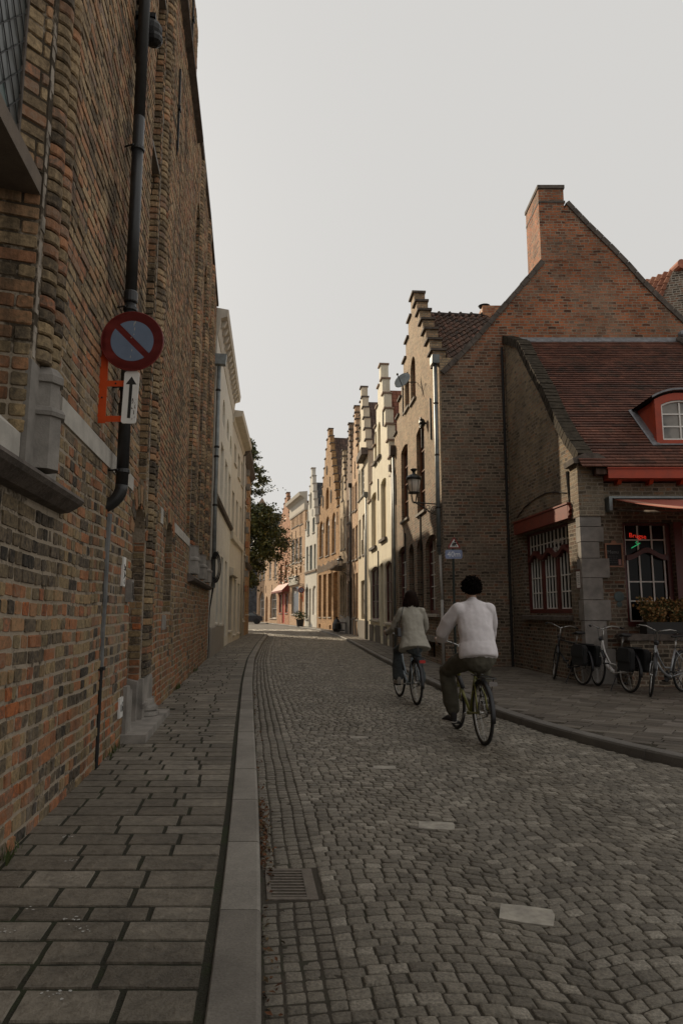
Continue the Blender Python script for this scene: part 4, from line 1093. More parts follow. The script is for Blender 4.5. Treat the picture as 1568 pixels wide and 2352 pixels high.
# verge bricks along both slopes
for seg in (GP[2:10],GP[10:]):
    mb=MB()
    for (a,b),(c,e) in zip(seg,seg[1:]):
        if abs(a-c)<.05 or (b<8.4 and e<8.4 and a>7): continue
        l=math.hypot(c-a,e-b); nx_,nz_=-(e-b)/l,(c-a)/l
        if nz_<0: nx_,nz_=-nx_,-nz_
        k=max(1,int(l/.26))
        for i in range(k):
            t0,t1=i/k+.006/l,(i+1)/k-.006/l; w0,w1=-.10,.03+R(-.008,.008)
            P=[(a+(c-a)*t0+nx_*w0,b+(e-b)*t0+nz_*w0),(a+(c-a)*t1+nx_*w0,b+(e-b)*t1+nz_*w0),(a+(c-a)*t1+nx_*w1,b+(e-b)*t1+nz_*w1),(a+(c-a)*t0+nx_*w1,b+(e-b)*t0+nz_*w1)]
            mb.prism(F2,P,-.38,.045)
    mb.build('verge_course',M_DSTONE,h1)
# chimney
cx0=at(1243,600,17.35).x-2.6; cx1=at(1302,600,17.35).x-2.6; cb=at(1243,640,17.35).z; ct=at(1260,432,17.35).z
mb=MB(); mb.box(F2,cx0,cx1,10.9,ct,-1.25,.012); 
mb.build('chimney',M_GAB,h1,uv=True)
ch=[o for o in kids(h1) if o.name.startswith('chimney')][0]
mb=MB(); mb.box(F2,cx0-.025,cx1+.025,ct,ct+.10,-1.28,.05); mb.box(F2,cx0-.008,cx1+.03,ct-.42,ct-.36,-1.26,.03); mb.build('chimney_cap',M_DSTONE,ch)
# roofs: big roof running away from the viewer behind the side gable, cross roof behind the stepped gable
def pantiles(P0,U,Vv,nu,nv,cw,row,mat,name,root):
    """wavy tile sheet: P0 lower corner, U along the eave, Vv up the slope"""
    U=V(U);Vv=V(Vv);N=U.cross(Vv).normalized()
    if N.z<0: N=-N
    mb=MB(); mb.raw=True; lu,lv=U.length,Vv.length; u_=U/lu; v_=Vv/lv; cols=max(1,int(lu/cw)); rows=max(1,int(lv/row)); q=6
    for r_ in range(rows):
        for c_ in range(cols):
            rr=R(.05,1); j=R(-.006,.006); vs=[]
            for k_ in (0,1):
                for i in range(q+1):
                    t=i/q; w_=.045*math.sin(t*2*math.pi)
                    vs.append(V(P0)+u_*((c_+t)*lu/cols)+v_*((r_+k_*1.12)*lv/rows)+N*(w_+(.035 if k_==0 else .0)+j+.03))
            for i in range(q+1): vs.append(vs[i]-N*.035)
            mb.add(vs,[(i,i+1,q+2+i,q+1+i) for i in range(q)]+[(2*(q+1)+i,2*(q+1)+i+1,i+1,i) for i in range(q)],0,rr)
    return mb.build(name,mat,root,smooth=False)
M_PT=rnd_mat('old_pantiles',[(0,(.045,.033,.027)),(.4,(.10,.062,.045)),(.75,(.14,.08,.055)),(1,(.20,.10,.07))],rough=.85,bs=30,stain=.5,bump=.4,moss=((.05,.045,.035),.7))
ridge_s=3.95; zr=11.15; ze=8.1
# slope of the cross roof that faces the camera, and the hidden one
e0=F1(.36,ze,-.37); r0=F1(ridge_s,zr,-.37)
pantiles(e0,F1.n*-6.0,(r0-e0),1,1,.22,.30,M_PT,'cross_roof_tiles',h1)
mb=MB(); mb.add([F1(.36,ze,-.37),F1(ridge_s,zr,-.37),F1(ridge_s,zr,-7),F1(.36,ze,-7)],[(0,1,2,3)]); mb.add([F1(8.3,ze,-.37),F1(ridge_s,zr,-.37),F1(ridge_s,zr,-7),F1(8.3,ze,-7)],[(0,1,2,3)])
mb.build('cross_roof',M_TILED,h1,uv=True)
mb=MB()
for i in range(16): 
    d=-.5-i*.36; mb.tube([F1(ridge_s,zr+.0,d),F1(ridge_s,zr+.0,d-.34)],[.11,.09],8); mb.ball(F1(ridge_s,zr+.08,d-.02),(.06,.06,.07),6)
mb.build('ridge_tiles',M_PT,h1)
# big roof behind the side gable
AP=V((6.15,17.4,12.45))
mb=MB()
mb.add([V((2.66,17.77,7.35)),V((6.15,17.77,11.3)),V((5.6,26,11.3)),V((2.1,25.6,7.35))],[(0,1,2,3)])
mb.add([V((9.9,17.77,7.8)),V((6.15,17.77,11.3)),V((5.6,26,11.3)),V((9.3,26,7.8))],[(0,1,2,3)])
mb.build('main_roof',M_TILED,h1,uv=True)
mb=MB(); mb.box(F2,.02,7.48,0,7.7,-8.2,-.38); mb.build('rear_walls',M_H1,h1,uv=True)
# small red chimney with a metal cowl behind the roof
mb=MB(); c=at(1135,706,21.5); mb.box(Wf,c.x-.35,c.x+.5,21.4,22.1,c.z-1.2,c.z+.0)
mb=MB(); mb.box(lambda a,b,z:V((a,b,z)),c.x-.42,c.x+.35,21.4,22.1,c.z-1.6,c.z+.02); st=mb.build('chimney',M_REDB,h1,uv=True)
mb=MB(); p=at(1111,706,21.6); mb.lathe((p.x,p.y,p.z-.15),[(.10,-.3),(.10,.12),(.16,.14),(.20,.2),(.05,.22)],12); mb.build('cowl',M_IRON,st)
# drainpipes of the corner house
mb=MB(); c=F1(.13,0,.09)
mb.tube([F1(.12,z,.09) for z in (8.0,5,2.98)],.055,12); mb.build('drainpipe',M_GREYP,h1,smooth=True)
dp=[o for o in kids(h1) if o.name.startswith('drainpipe')][0]
mb=MB(); mb.prism(F1,[(-.02,8.0),(.26,8.0),(.30,8.22),(-.06,8.22)],.0,.2); mb.tube([F1(.12,2.98,.09),F1(.16,2.9,.06)],[.05,.03],8); mb.build('hopper',M_GREYP,dp)
for z in (6.9,5.5,4.1,3.1): mb=MB(); mb.lathe(F1(.12,z,.09),[(.058,0),(.064,.005),(.064,.04),(.058,.045)],12); mb.build('pipe_clip',M_IRON,dp)
mb=MB(); mb.tube([F1(.05,z,.05) for z in (1.75,1,.1)],.04,10); mb.tube([F1(.05,1.75,.05),F1(.12,2.3,.05),F1(.16,2.9,.05)],.035,10); mb.build('drainpipe',simple('pale_pipe',(.40,.38,.35),.5,var=.2),h1,smooth=True)
s_,z_=F1.px(907,1062); mb=MB(); mb.tube([F1(8.32,z,.07) for z in (7.4,4,.1)],.045,8); mb.build('drainpipe',M_GREYP,h1,smooth=True)
mb=MB(); mb.prism(F1,[(8.2,7.4),(8.45,7.4),(8.6,7.75),(8.1,7.75)],.0,.2); mb.build('hopper',M_DSTONE,h1)
# cable along the join with the cafe
# satellite dish, ornament, painted bits
D_=thing('satellite_dish','grey satellite dish on an arm in front of the attic windows of the corner house','satellite dish',F1(4.5,8.6,.1))
c=F1(*F1.px(957,878),.42); ax=(V((-.5,-.6,.35))).normalized(); mb=MB(); mb.lathe(c,[(.02,.0),(.12,.015),(.22,.045),(.29,.09),(.285,.10),(.2,.06),(.02,.02)],20,ax=ax); mb.build('dish',M_GREYP,D_,smooth=True)
mb=MB(); mb.tube([c,c-F1.n*.4],.018,6); mb.tube([c-V((0,0,.25)),c+ax*.38],.012,6); mb.ball(c+ax*.38,(.04,.04,.04),8); mb.build('arm',M_IRON,D_)
O_=MB(); s_,z_=F1.px(978,972); O_.ball(F1(s_,z_,.12),(.10,.10,.14),10); 
for i in range(8): a=i*.785; O_.ball(F1(s_+.1*math.cos(a),z_+.14*math.sin(a),.16),(.04,.04,.04),6)
O_.tube([F1(s_,z_,0),F1(s_,z_,.1)],.03,6); tag(O_.build('wall_lantern',M_IRON),'small dark iron ornament above the upper window of the corner house','ornament')
# ---------------------------------------------------------------- cafe in front of the gable
C0=(4.33,17.4); C1=(4.71,13.3); CZ=.09
FL=Frame(C1,C0,-1)     # left wall, s from the corner back to the gable
FF=Frame(C1,(11.5,13.3),1)   # front
cafe=thing('cafe','low brick cafe with a steep tiled roof, red gutter and lattice windows, on the right','building',FF(0,0))
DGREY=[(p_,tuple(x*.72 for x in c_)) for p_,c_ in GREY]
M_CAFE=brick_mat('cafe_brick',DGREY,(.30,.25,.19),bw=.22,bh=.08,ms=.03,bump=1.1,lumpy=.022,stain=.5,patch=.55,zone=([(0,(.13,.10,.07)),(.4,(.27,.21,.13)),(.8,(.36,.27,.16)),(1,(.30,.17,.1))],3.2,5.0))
# left wall outline follows the parapet
LP=[(0,0),(FL.L-.003,0)]
for x,y in ((1168,765),(1190,790),(1215,840),(1245,895),(1275,962),(1300,1008),(1330,1050)):
    LP.append(FL.px(x,y))
LP[2]=(FL.L-.003,LP[2][1]); LP.append((0,LP[-1][1]-.05))
wa0,wa1,wzb,wzt=FL.rect(1205,1313,1200,1409)
wol=[(wa0,wzb),(wa1,wzb),(wa1,wzt),(wa0,wzt)]
a,zA=FL.px(1205,1222); b,zB=FL.px(1313,1186); 
wol=[(wa0,wzb),(wa1,wzb),(wa1,3.30),(wa0,3.30)]
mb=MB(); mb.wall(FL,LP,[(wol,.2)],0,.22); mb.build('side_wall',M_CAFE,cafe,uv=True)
mb=MB()
for (a,b),(c,e) in zip(LP[2:],LP[3:-1]):
    l=math.hypot(c-a,e-b); nx_,nz_=-(e-b)/l,(c-a)/l
    if nz_<0: nx_,nz_=-nx_,-nz_
    k=max(1,int(l/.11))
    for i in range(k):
        t0,t1=i/k,(i+1)/k-.02; h_=.10+R(-.01,.012); w0=-.1
        P=[(a+(c-a)*t0+nx_*w0,b+(e-b)*t0+nz_*w0),(a+(c-a)*t1+nx_*w0,b+(e-b)*t1+nz_*w0),(a+(c-a)*t1+nx_*h_,b+(e-b)*t1+nz_*h_),(a+(c-a)*t0+nx_*h_,b+(e-b)*t0+nz_*h_)]
        mb.prism(FL,P,-.26,.05+R(-.006,.006))
mb.build('parapet_course',simple('mossy_parapet_brick',(.055,.045,.033),.95,var=.5,sc_=9,bump=.9,bs=40,spec=.15),cafe)
# corner pier above the quoins
mb=MB(); mb.prism(FF,[(-.06,3.30),(.44,3.30),(.44,4.35),(-.06,4.35)],-.40,.07); mb.build('corner_pier',M_CAFE,cafe,uv=True)
mb=MB(); mb.prism(FF,[(-.14,4.35),(.50,4.35),(.52,4.44),(.35,4.55),(.1,4.56),(-.16,4.45)],-.46,.13); mb.build('pier_cap',M_DSTONE,cafe)
# quoin blocks
M_QUO=simple('quoin_grey_stone',(.24,.22,.20),.85,var=.3,sc_=4,bump=.5,bs=60,spec=.3)
qz=[.09,.75,1.28,1.68,2.10,2.48,2.80,3.10,3.30]
for i in range(8):
    w_=[.50,.36,.46,.33,.48,.30,.40,.36][i]; lw_=[.16,.05,.14,.03,.13,.02,.10,.08][i]
    mb=MB(); mb.prism(lambda a,b,z:V((FF(a,z,-b).x,FF(a,z,-b).y,z)),[(-.055,-.05),(w_,-.05),(w_,.2),(.1,.2),(.1,lw_+.1),(-.055,lw_+.1)],qz[i]+.006,qz[i+1]-.006)
    mb.build('quoin_stone',M_QUO,cafe)
# front wall
w2=FF.rect(1438,1556,1172,1398,-.1)
fo=[(0,0),(6.6,0),(6.6,3.98),(0,3.98)]
f1=[(w2[0],w2[2]-.35),(w2[1],w2[2]-.35),(w2[1],3.20),(w2[0],3.20)]
w3a=w2[1]+.16
f2=[(w3a,f1[0][1]),(w3a+1.1,f1[0][1]),(w3a+1.1,3.2),(w3a,3.2)]
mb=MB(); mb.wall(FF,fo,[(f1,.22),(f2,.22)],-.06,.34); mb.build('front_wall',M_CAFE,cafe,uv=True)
def curvy(x,x0,w): return .16*math.exp(-((x-x0)/(w*.26))**2)
def lattice(T,ol,root,d,name,ntop,bays,zt_line,fm,sh=0.0):
    """frame, mid rail with a swan-neck curve over each bay, white bars above and below"""
    s0,s1,z0,z1=ol[0][0],ol[1][0],ol[0][1],ol[2][1]; fr=MB(); fr.wall(T,[(s0+.004,z0+.004),(s1-.004,z0+.004),(s1-.004,z1-.004),(s0+.004,z1-.004)],[([(s0+.09,z0+.10),(s1-.09,z0+.10),(s1-.09,z1-.05),(s0+.09,z1-.05)],.07)],-d+.08,.07,0,back=False)
    W_=(s1-s0-.18); bwid=W_/bays
    for b in range(bays):
        c0=s0+.09+b*bwid; c1=c0+bwid; cm=(c0+c1)/2; n=12; up=[];dn=[]
        for i in range(n+1):
            x=c0+(c1-c0)*i/n; z=zt_line+curvy(x,cm,bwid); up.append((x,z+.05)); dn.append((x,z-.05))
        fr.prism(T,up+dn[::-1],-d+.02,-d+.12)
        if b: fr.box(T,c0-.06,c0+.06,z0+.1,zt_line-.06,-d+.01,-d+.085)
    o=fr.build(name,fm,root)
    bs=MB(); bwid2=W_/ntop
    for i in range(ntop+1):
        x=s0+.09+bwid2*i; x=min(max(x,s0+.1),s1-.1); bb_=((x-s0-.09)/bwid)%1; cm=s0+.09+(int(min(bays-1,(x-s0-.09)/bwid))+.5)*bwid
        zz=zt_line+.055+curvy(x,cm,bwid); bs.box(T,x-.014,x+.014,zz,z1-.05,-d+.02,-d+.045)
    zm=zt_line+(z1-zt_line)*.52; bs.box(T,s0+.09,s1-.09,zm-.012,zm+.012,-d+.022,-d+.043)
    per=max(2,int(round(ntop/bays)))
    for b in range(bays):
        c0=s0+.09+b*bwid+(.07 if b else .03); c1=s0+.09+(b+1)*bwid-(.07 if b<bays-1 else .03); cm=(c0+c1)/2
        for i in range(per+1):
            x=c0+(c1-c0)*i/per; x=min(max(x,c0+.014),c1-.014); bs.box(T,x-.014,x+.014,z0+.1,zt_line-.052+curvy(x,cm,bwid),-d+.02,-d+.045)
        for f_ in (0,.34,.67): z=z0+.112+(zt_line-z0-.2)*f_; bs.box(T,c0,c1,z-.013,z+.013,-d+.022,-d+.043)
    bs.build('glazing_bars',M_WHITEP,o)
    p=MB(); p.box(T,s0+.02,s1-.02,z0+.02,z1-.02,-d,-d+.008); p.build('pane',M_GLASSD,o)
    return o
wl=lattice(FL,wol,cafe,.2,'lattice_window',12,3,2.66,M_MAROON)
wf=lattice(FF,f1,cafe,.28,'lattice_window',3,1,2.50,M_MAROON)
wg=lattice(FF,f2,cafe,.28,'lattice_window',3,1,2.50,M_MAROON)
mb=MB(); mb.box(FF,w2[1]+.003,w3a-.003,f1[0][1],3.2,-.20,-.052); mb.build('window_post',M_MAROON,cafe)
# interior hints behind the panes: white lettering on the fanlight
tb=text_mb('STRAFFE',lambda a,b,c:FL(FL.px(1265,1225)[0]-a,2.97+b,-.155+c),.155); 
text_mb('HENDRIK',lambda a,b,c:FL(FL.px(1265,1225)[0]-a,2.80+b,-.155+c),.155,mb=tb); tb.build('window_lettering',M_WHITEP,wl)
# red lintel beam with moulded end, window sill
mb=MB(); a1,z1=FL.px(1187,1203); a0,z0=FL.px(1318,1165)
mb.box(FL,.42,a1,3.33,3.62,-.02,.09); mb.prism(FL,[(.42,3.36),(.36,3.40),(.40,3.45),(.33,3.5),(.36,3.55),(.42,3.61)],-.0,.085); mb.box(FL,.40,a1,3.62,3.65,-.02,.11); mb.build('lintel_beam',simple('dull_red_beam',(.19,.035,.018),.6,var=.25,sc_=6),cafe)
mb=MB(); mb.prism(lambda d,z,s:FL(s,z,d),[(-.2,wzb-.14),(.09,wzb-.14),(.09,wzb-.06),(-.2,wzb+.003)],wa0-.05,wa1+.05); mb.build('sill',M_DSTONE,wl)
# vertical crack-like black cable and anchor
mb=MB(); mb.box(FL,.44,.50,3.72,4.25,.0,.03); mb.tube([FL(.47,4.3,.02),FL(.47,3.6,.02)],[.05,.015],6); mb.build('wall_anchor',M_IRON,cafe)
mb=MB(); mb.tube([FL(*FL.px(x,y),.015) for x,y in ((1187,1190),(1205,1165),(1230,1145),(1255,1132),(1275,1130),(1300,1132))],.011,5); mb.build('cable',M_IRON,cafe)
mb=MB(); mb.tube([V((4.25,17.32,z)) for z in (8.4,5,2.6,.1)],.035,8); mb.build('corner_pipe',M_IRON,cafe)
# roof: rows of flat tiles
M_CTILE=rnd_mat('flat_clay_tiles',[(0,(.045,.028,.022)),(.3,(.11,.05,.036)),(.65,(.17,.072,.048)),(.9,(.21,.09,.058)),(1,(.12,.08,.06))],rough=.8,bs=25,stain=.55,bump=.5,moss=((.05,.04,.03),.8))
RX0,RX1=5.02,12.6; zE,zR=4.22,8.60; yE,yR=12.98,17.38
def RT(u,v,h): # u x, v 0..1 up the slope
    L_=math.hypot(zR-zE,yR-yE); n=V((0,-(zR-zE)/L_,(yR-yE)/L_)); return V((u,yE+(yR-yE)*v,zE+(zR-zE)*v))+n*h
mb=MB(); mb.prism(lambda y,z,x:V((x,y,z)),[(yE+.06,zE-.12),(yR,zE-.12),(yR,zR-.03),(yE+.06,zE+.0)],4.95,RX1+.0); mb.build('roof_core',M_TILED,cafe,uv=True)
mb=MB(); mb.raw=True; NR=56
for r_ in range(NR):
    xx=RX0-.45+ (r_%2)*.08; rowc=R(.25,.75)
    # the left edge follows the parapet
    while xx<9.6:
        w_=.165; a0_,a1_=max(xx+.002,4.66),xx+w_-.002
        if a1_>a0_+.02:
            j=R(-.002,.003); v0,v1=r_/NR,(r_+1.25)/NR; v1=min(v1,1.0)
            vs=[RT(a0_,v0,.042+j),RT(a1_,v0,.042+j+R(-.002,.002)),RT(a1_,v1,.012),RT(a0_,v1,.012),RT(a0_,v0,.016),RT(a1_,v0,.016)]
            mb.add(vs,[(0,1,2,3),(4,5,1,0)],0,min(1,max(.02,rowc+R(-.22,.22))))
        xx+=w_
mb.build('roof_tiles',M_CTILE,cafe)
mb=MB(); mb.prism(lambda y,z,x:V((x,y,z)),[(yR-.12,zR-.07),(yR,zR+.10),(yR,zR-.1)],4.75,RX1); mb.build('flashing',M_LEAD,cafe)
mb=MB()
for i in range(3): mb.ball((9.02+i*.04,17.2-i*.25,8.72-i*.25),(.13,.13,.10),8)
mb.build('hip_end',M_LEAD,cafe)
mb=MB(); p0=V((8.98,17.3,8.62)); 
for i in range(15): a=p0+V((.06*i,-.23*i,-.235*i)); mb.tube([a,a+V((.06,-.22,-.22))],[.12,.10],8)
mb.build('hip_tiles',M_DSTONE,cafe)
# gutter, brackets, cornice
mb=MB(); mb.box(FF,.46,6.6,4.015,4.20,-.05,.30); mb.box(FF,.44,6.6,4.20,4.225,-.05,.33); mb.build('red_gutter',M_RED,cafe)
for i in range(8):
    mb=MB(); mb.prism(lambda d,z,s:FF(s,z,d),[(-.05,3.93),(.10,3.93),(.16,4.0),(.16,4.014),(-.05,4.014)],.70+i*.62,.78+i*.62); mb.build('gutter_bracket',M_RED,cafe)
# awning
aw=thing('awning','salmon striped cloth awning rolled out from the cafe front','awning',FF(.5,3.6,.1))
M_AWN=G('awning_cloth'); g=M_AWN; sp=g.n('ShaderNodeSeparateXYZ'); g.L.new(g.pos(),sp.inputs[0]); st=g.math('FRACT',g.math('MULTIPLY',sp.outputs[0],.9)); g.set(Base_Color=g.ramp(st,[(0,(.44,.13,.09)),(.8,(.50,.17,.12)),(.9,(.62,.36,.26))]),Roughness=.8,Transmission_Weight=0.0)
tr_=g.n('ShaderNodeBsdfTranslucent',None,Color=(.75,.28,.2,1)); mxs=g.n('ShaderNodeMixShader'); mxs.inputs[0].default_value=.45; g.L.new(g.b.outputs[0],mxs.inputs[1]); g.L.new(tr_.outputs[0],mxs.inputs[2]); g.L.new(mxs.outputs[0],g.N['Material Output'].inputs[0]); M_AWN=g.mat
mb=MB(); za=3.62; n=24; m=10; vs=[]
for j in range(m+1):
    for i in range(n+1):
        v=j/m; vs.append(FF(.60+i*6.0/n,za+.01-.60*v-.02*math.sin(v*math.pi)+.010*math.sin(i*1.7)*v,.12+2.70*v))
mb.add(vs,[(j*(n+1)+i,j*(n+1)+i+1,(j+1)*(n+1)+i+1,(j+1)*(n+1)+i) for j in range(m) for i in range(n)])
o=mb.build('cloth',M_AWN,aw,smooth=True); sm=o.modifiers.new('s','SOLIDIFY'); sm.thickness=.006
mb=MB(); mb.box(FF,.50,6.6,za+.02,za+.06,-.05,.17); mb.box(FF,.50,.56,za-.22,za+.02,-.05,.17); mb.box(FF,.6,6.6,za-.63,za-.57,2.80,2.86); mb.build('cassette',M_GREYP,aw)
mb=MB(); mb.tube([FF(.68,za-.2,.12),FF(.72,za-.42,1.4),FF(1.1,za-.63,2.78)],.022,8); mb.build('folding_arm',M_DSTONE,aw)
# dormer
Y_D=12.55
dr_=MB()
dx0,dx1=6.02,7.15; dzb=at(1520,1018,Y_D+.0).z
def DM(a,z,d): return V((a,13.55-d,z))
d0,d1=at(1508,1020,13.55).x,at(1508,1020,13.55).x+1.05
db=at(1508,1020,13.55).z; dt=at(1508,915,13.55).z
dol=arch(d0,d1,db,dt+.12,.14,10); wh=arch(d0+.13,d1-.13,db+.09,dt-.03,.10,10)
mb=MB(); mb.wall(DM,dol,[(wh,.1)],0,.12); dm=mb.build('dormer',M_RED,cafe)
window(DM,wh,dm,.08,M_WHITEP,M_GLASSC,2,3,.03,.03,name='dormer_window')
# cheeks and curved lead roof
def roofz(y): return zE+(zR-zE)*(y-yE)/(yR-yE)
yb=yE+(dt-.02-zE)/(zR-zE)*(yR-yE)
mb=MB(); mb.add([V((d0+.03,13.67,db-.1)),V((d0+.03,13.67,dt-.02)),V((d0+.03,yb,dt-.02)),V((d1-.03,13.67,db-.1)),V((d1-.03,13.67,dt-.02)),V((d1-.03,yb,dt-.02))],[(0,1,2),(3,4,5)]); build_each(mb,'dormer_cheek',M_RED,dm)
mb=MB(); pr=[p for p in arch(d0-.07,d1+.07,dt-.04,dt+.17,.17,10)[2:]]
yb2=yE+(dt+.1-zE)/(zR-zE)*(yR-yE)+.1
k=len(pr)
vs=[V((a,13.48,z)) for a,z in pr]+[V((a,yb2,z)) for a,z in pr]+[V((a,13.48,z+.04)) for a,z in pr]+[V((a,yb2,z+.04)) for a,z in pr]
mb.add(vs,[(i,i+1,k+i+1,k+i) for i in range(k-1)]+[(2*k+i,2*k+i+1,3*k+i+1,3*k+i) for i in range(k-1)]+[(i,i+1,2*k+i+1,2*k+i) for i in range(k-1)]); mb.build('dormer_roof',M_LEAD,dm)
mb=MB(); mb.box(DM,d0-.02,d1+.02,db-.03,db,-.1,.06); q0=V((d0-.02,13.5,roofz(13.5)+.05)); q1=V((d0-.04,yb-.02,roofz(yb)+.06)); mb.tube([q0,(q0+q1)/2,q1],[(.02,.09)]*3,8,up=(0,0,1)); mb.build('lead_skirt',M_LEAD,dm)
# ---- low wall with planter in front of the cafe
lw_=MB(); FW=Frame((5.28,12.72),(10,12.5),1)
lw_.box(FW,0,4.5,0.0,.93,-.5,0); lwo=lw_.build('terrace_wall',M_CAFE,uv=True); tag(lwo,'low brick terrace wall with a stone coping in front of the cafe window','wall')
mb=MB(); mb.box(FW,-.05,4.5,.93,1.04,-.55,.05); mb.build('coping',M_DSTONE,lwo)
M_PLNT=simple('dark_planter',(.025,.022,.02),.6,var=.2)
M_LEAF=rnd_mat('leaves',[(0,(.025,.045,.014)),(.5,(.05,.08,.025)),(.85,(.11,.14,.05)),(1,(.30,.32,.2))],rough=.6,bs=40,spec=.4)
M_LEAFO=rnd_mat('orange_plants',[(0,(.04,.06,.02)),(.35,(.12,.11,.04)),(.6,(.34,.15,.05)),(1,(.50,.36,.17))],rough=.7,bs=40)
def foliage(mb,fn,n,size,asp=.4,up=.3):
    for i in range(n):
        p=fn(); d=V((R(-1,1),R(-1,1),R(-.5,1)+up)).normalized(); sd=d.orthogonal().normalized(); sd=Matrix.Rotation(R(0,6.28),3,d)@sd; s_=size*R(.6,1.4); nn=d.cross(sd)
        mb.add([p,p+d*s_*.5+sd*s_*asp,p+d*s_+nn*s_*.15,p+d*s_*.5-sd*s_*asp],[(0,1,2,3)],0,R(.03,1))
pl=[('flowering_plants','planter box of orange and rust coloured flowering plants under the cafe window',.35,1.5,M_LEAFO,.48,.05),('leafy_plant','planter box with broad variegated green leaves, at the right end of the cafe wall',1.6,2.9,M_LEAF,.46,.12)]
for nm,lb,a0,a1,mt,hh,sz in pl:
    r_=thing(nm,lb,'planter',FW((a0+a1)/2,1.04,-.25)); mb=MB(); mb.wall(FW,[(a0,1.042),(a1,1.042),(a1,1.26),(a0,1.26)],[],-.08,.34); mb.build('planter_box',M_PLNT,r_)
    mb=MB(); mb.raw=True
    cs=[(R(a0,a1),R(-.38,-.1),R(.4,1)) for _ in range(26)]
    def fp():
        c=random.choice(cs); t=random.random()**.7; return FW(c[0]+random.gauss(0,.07)*t,1.24+hh*c[2]*t,c[1]+random.gauss(0,.06)*t)
    foliage(mb,fp,5000 if sz<.06 else 1100,sz); mb.build('foliage',mt,r_)
    mb=MB()
    for c in cs: mb.tube([FW(c[0],1.2,c[1]),FW(c[0]+R(-.03,.03),1.22+hh*c[2],c[1]+R(-.03,.03))],[.006,.003],4)
    mb.build('stems',M_LEAF,r_)
# blackboard, menu box, neon, round plaque
cb_=thing('chalkboard','framed black chalk menu board on the cafe wall left of the front window','menu board',FF(*FF.px(1408,1288),0))
s_,z_=FF.px(1410,1275); hw,hh=.175,.235
mb=MB(); mb.wall(FF,[(s_-hw,z_-hh),(s_+hw,z_-hh),(s_+hw,z_+hh),(s_-hw,z_+hh)],[([(s_-hw+.03,z_-hh+.03),(s_+hw-.03,z_-hh+.03),(s_+hw-.03,z_+hh-.03),(s_-hw+.03,z_+hh-.03)],.03)],.0,.05,back=False); mb.prism(FF,[(s_-.06,z_+hh),(s_+.06,z_+hh),(s_+.03,z_+hh+.05),(s_-.03,z_+hh+.05)],-.03,.0); mb.build('frame',simple('pine_frame',(.30,.15,.09),.6,var=.2),cb_)
mb=MB(); mb.box(FF,s_-hw+.03,s_+hw-.03,z_-hh+.03,z_+hh-.03,-.05,-.02); mb.build('board',simple('slate_black',(.010,.010,.011),.7),cb_)
M_CHALK=simple('chalk',(.16,.155,.15),.9)
tb=text_mb('Menu',lambda a,b,c:FF(s_-.02+a,z_+.06+b,-.016+c),.10)
for i in range(4):
    a=s_-.11
    while a<s_+.06: w_=R(.02,.06); tb.box(FF,a,a+w_,z_-.02-i*.04,z_-.015-i*.04,-.019,-.0165); a+=w_+.015
tb.build('chalk_writing',M_CHALK,cb_)
mb=MB(); mb.box(FF,s_+.08,s_+.13,z_-.19,z_-.08,-.019,-.014); mb.build('sticker',simple('pink_card',(.35,.18,.16),.7),cb_)
mbx=thing('menu_case','small framed white menu case on the side wall beside the lattice window','menu case',FL(*FL.px(1332,1329),0))
s_,z_=FL.px(1333,1330); mb=MB(); mb.box(FL,s_-.10,s_+.10,z_-.19,z_+.19,.0,.05); mb.build('case',M_MAROON,mbx); mb=MB(); mb.box(FL,s_-.08,s_+.08,z_-.17,z_+.15,.051,.055); mb.build('paper',M_WHITEP,mbx)
mb=MB()
for i in range(7): mb.box(FL,s_-.06,s_+R(0,.06),z_+.1-i*.035,z_+.106-i*.035,.0555,.0575)
mb.build('printed_lines',M_IRON,mbx)
mb=MB(); s_,z_=FF.px(1423,1370); mb.lathe(FF(s_,z_,-.06),[(.09,0),(.10,.008),(.10,.018),(.07,.022)],18,ax=FF.n); mb.lathe(FF(s_,z_-.15,-.06),[(.05,0),(.055,.012)],14,ax=FF.n); tag(mb.build('wall_plaque',simple('faded_blue_green',(.07,.10,.10),.6,var=.3)),'round faded blue plaque on the cafe wall above the planter','plaque')
# neon sign in the window
def emis(name,c,st):
    m=bpy.data.materials.new(name); m.use_nodes=True; b=m.node_tree.nodes['Principled BSDF']; b.inputs['Base Color'].default_value=tuple(c)+(1,); b.inputs['Emission Color'].default_value=tuple(c)+(1,); b.inputs['Emission Strength'].default_value=st; return m
ne=thing('neon_sign','red neon word with a green stroke glowing in the upper cafe window','neon sign',FF(*FF.px(1463,1233),-.25))
s_,z_=FF.px(1462,1231,-.2)
tb=text_mb('Brugse',lambda a,b,c:FF(s_+.02+a,z_+b+a*-.10,-.225+c*.5),.125); tb.build('red_tube',emis('neon_red',(.9,.04,.02),.45),ne)
mb=MB(); mb.tube([FF(s_-.12,z_-.24,-.222),FF(s_+.06,z_-.14,-.222)],.007,6); mb.tube([FF(s_+.0,z_-.10,-.222),FF(s_-.03,z_-.13,-.222),FF(s_+.0,z_-.16,-.222)],.005,6); mb.build('green_tube',emis('neon_green',(.05,.6,.22),.45),ne)
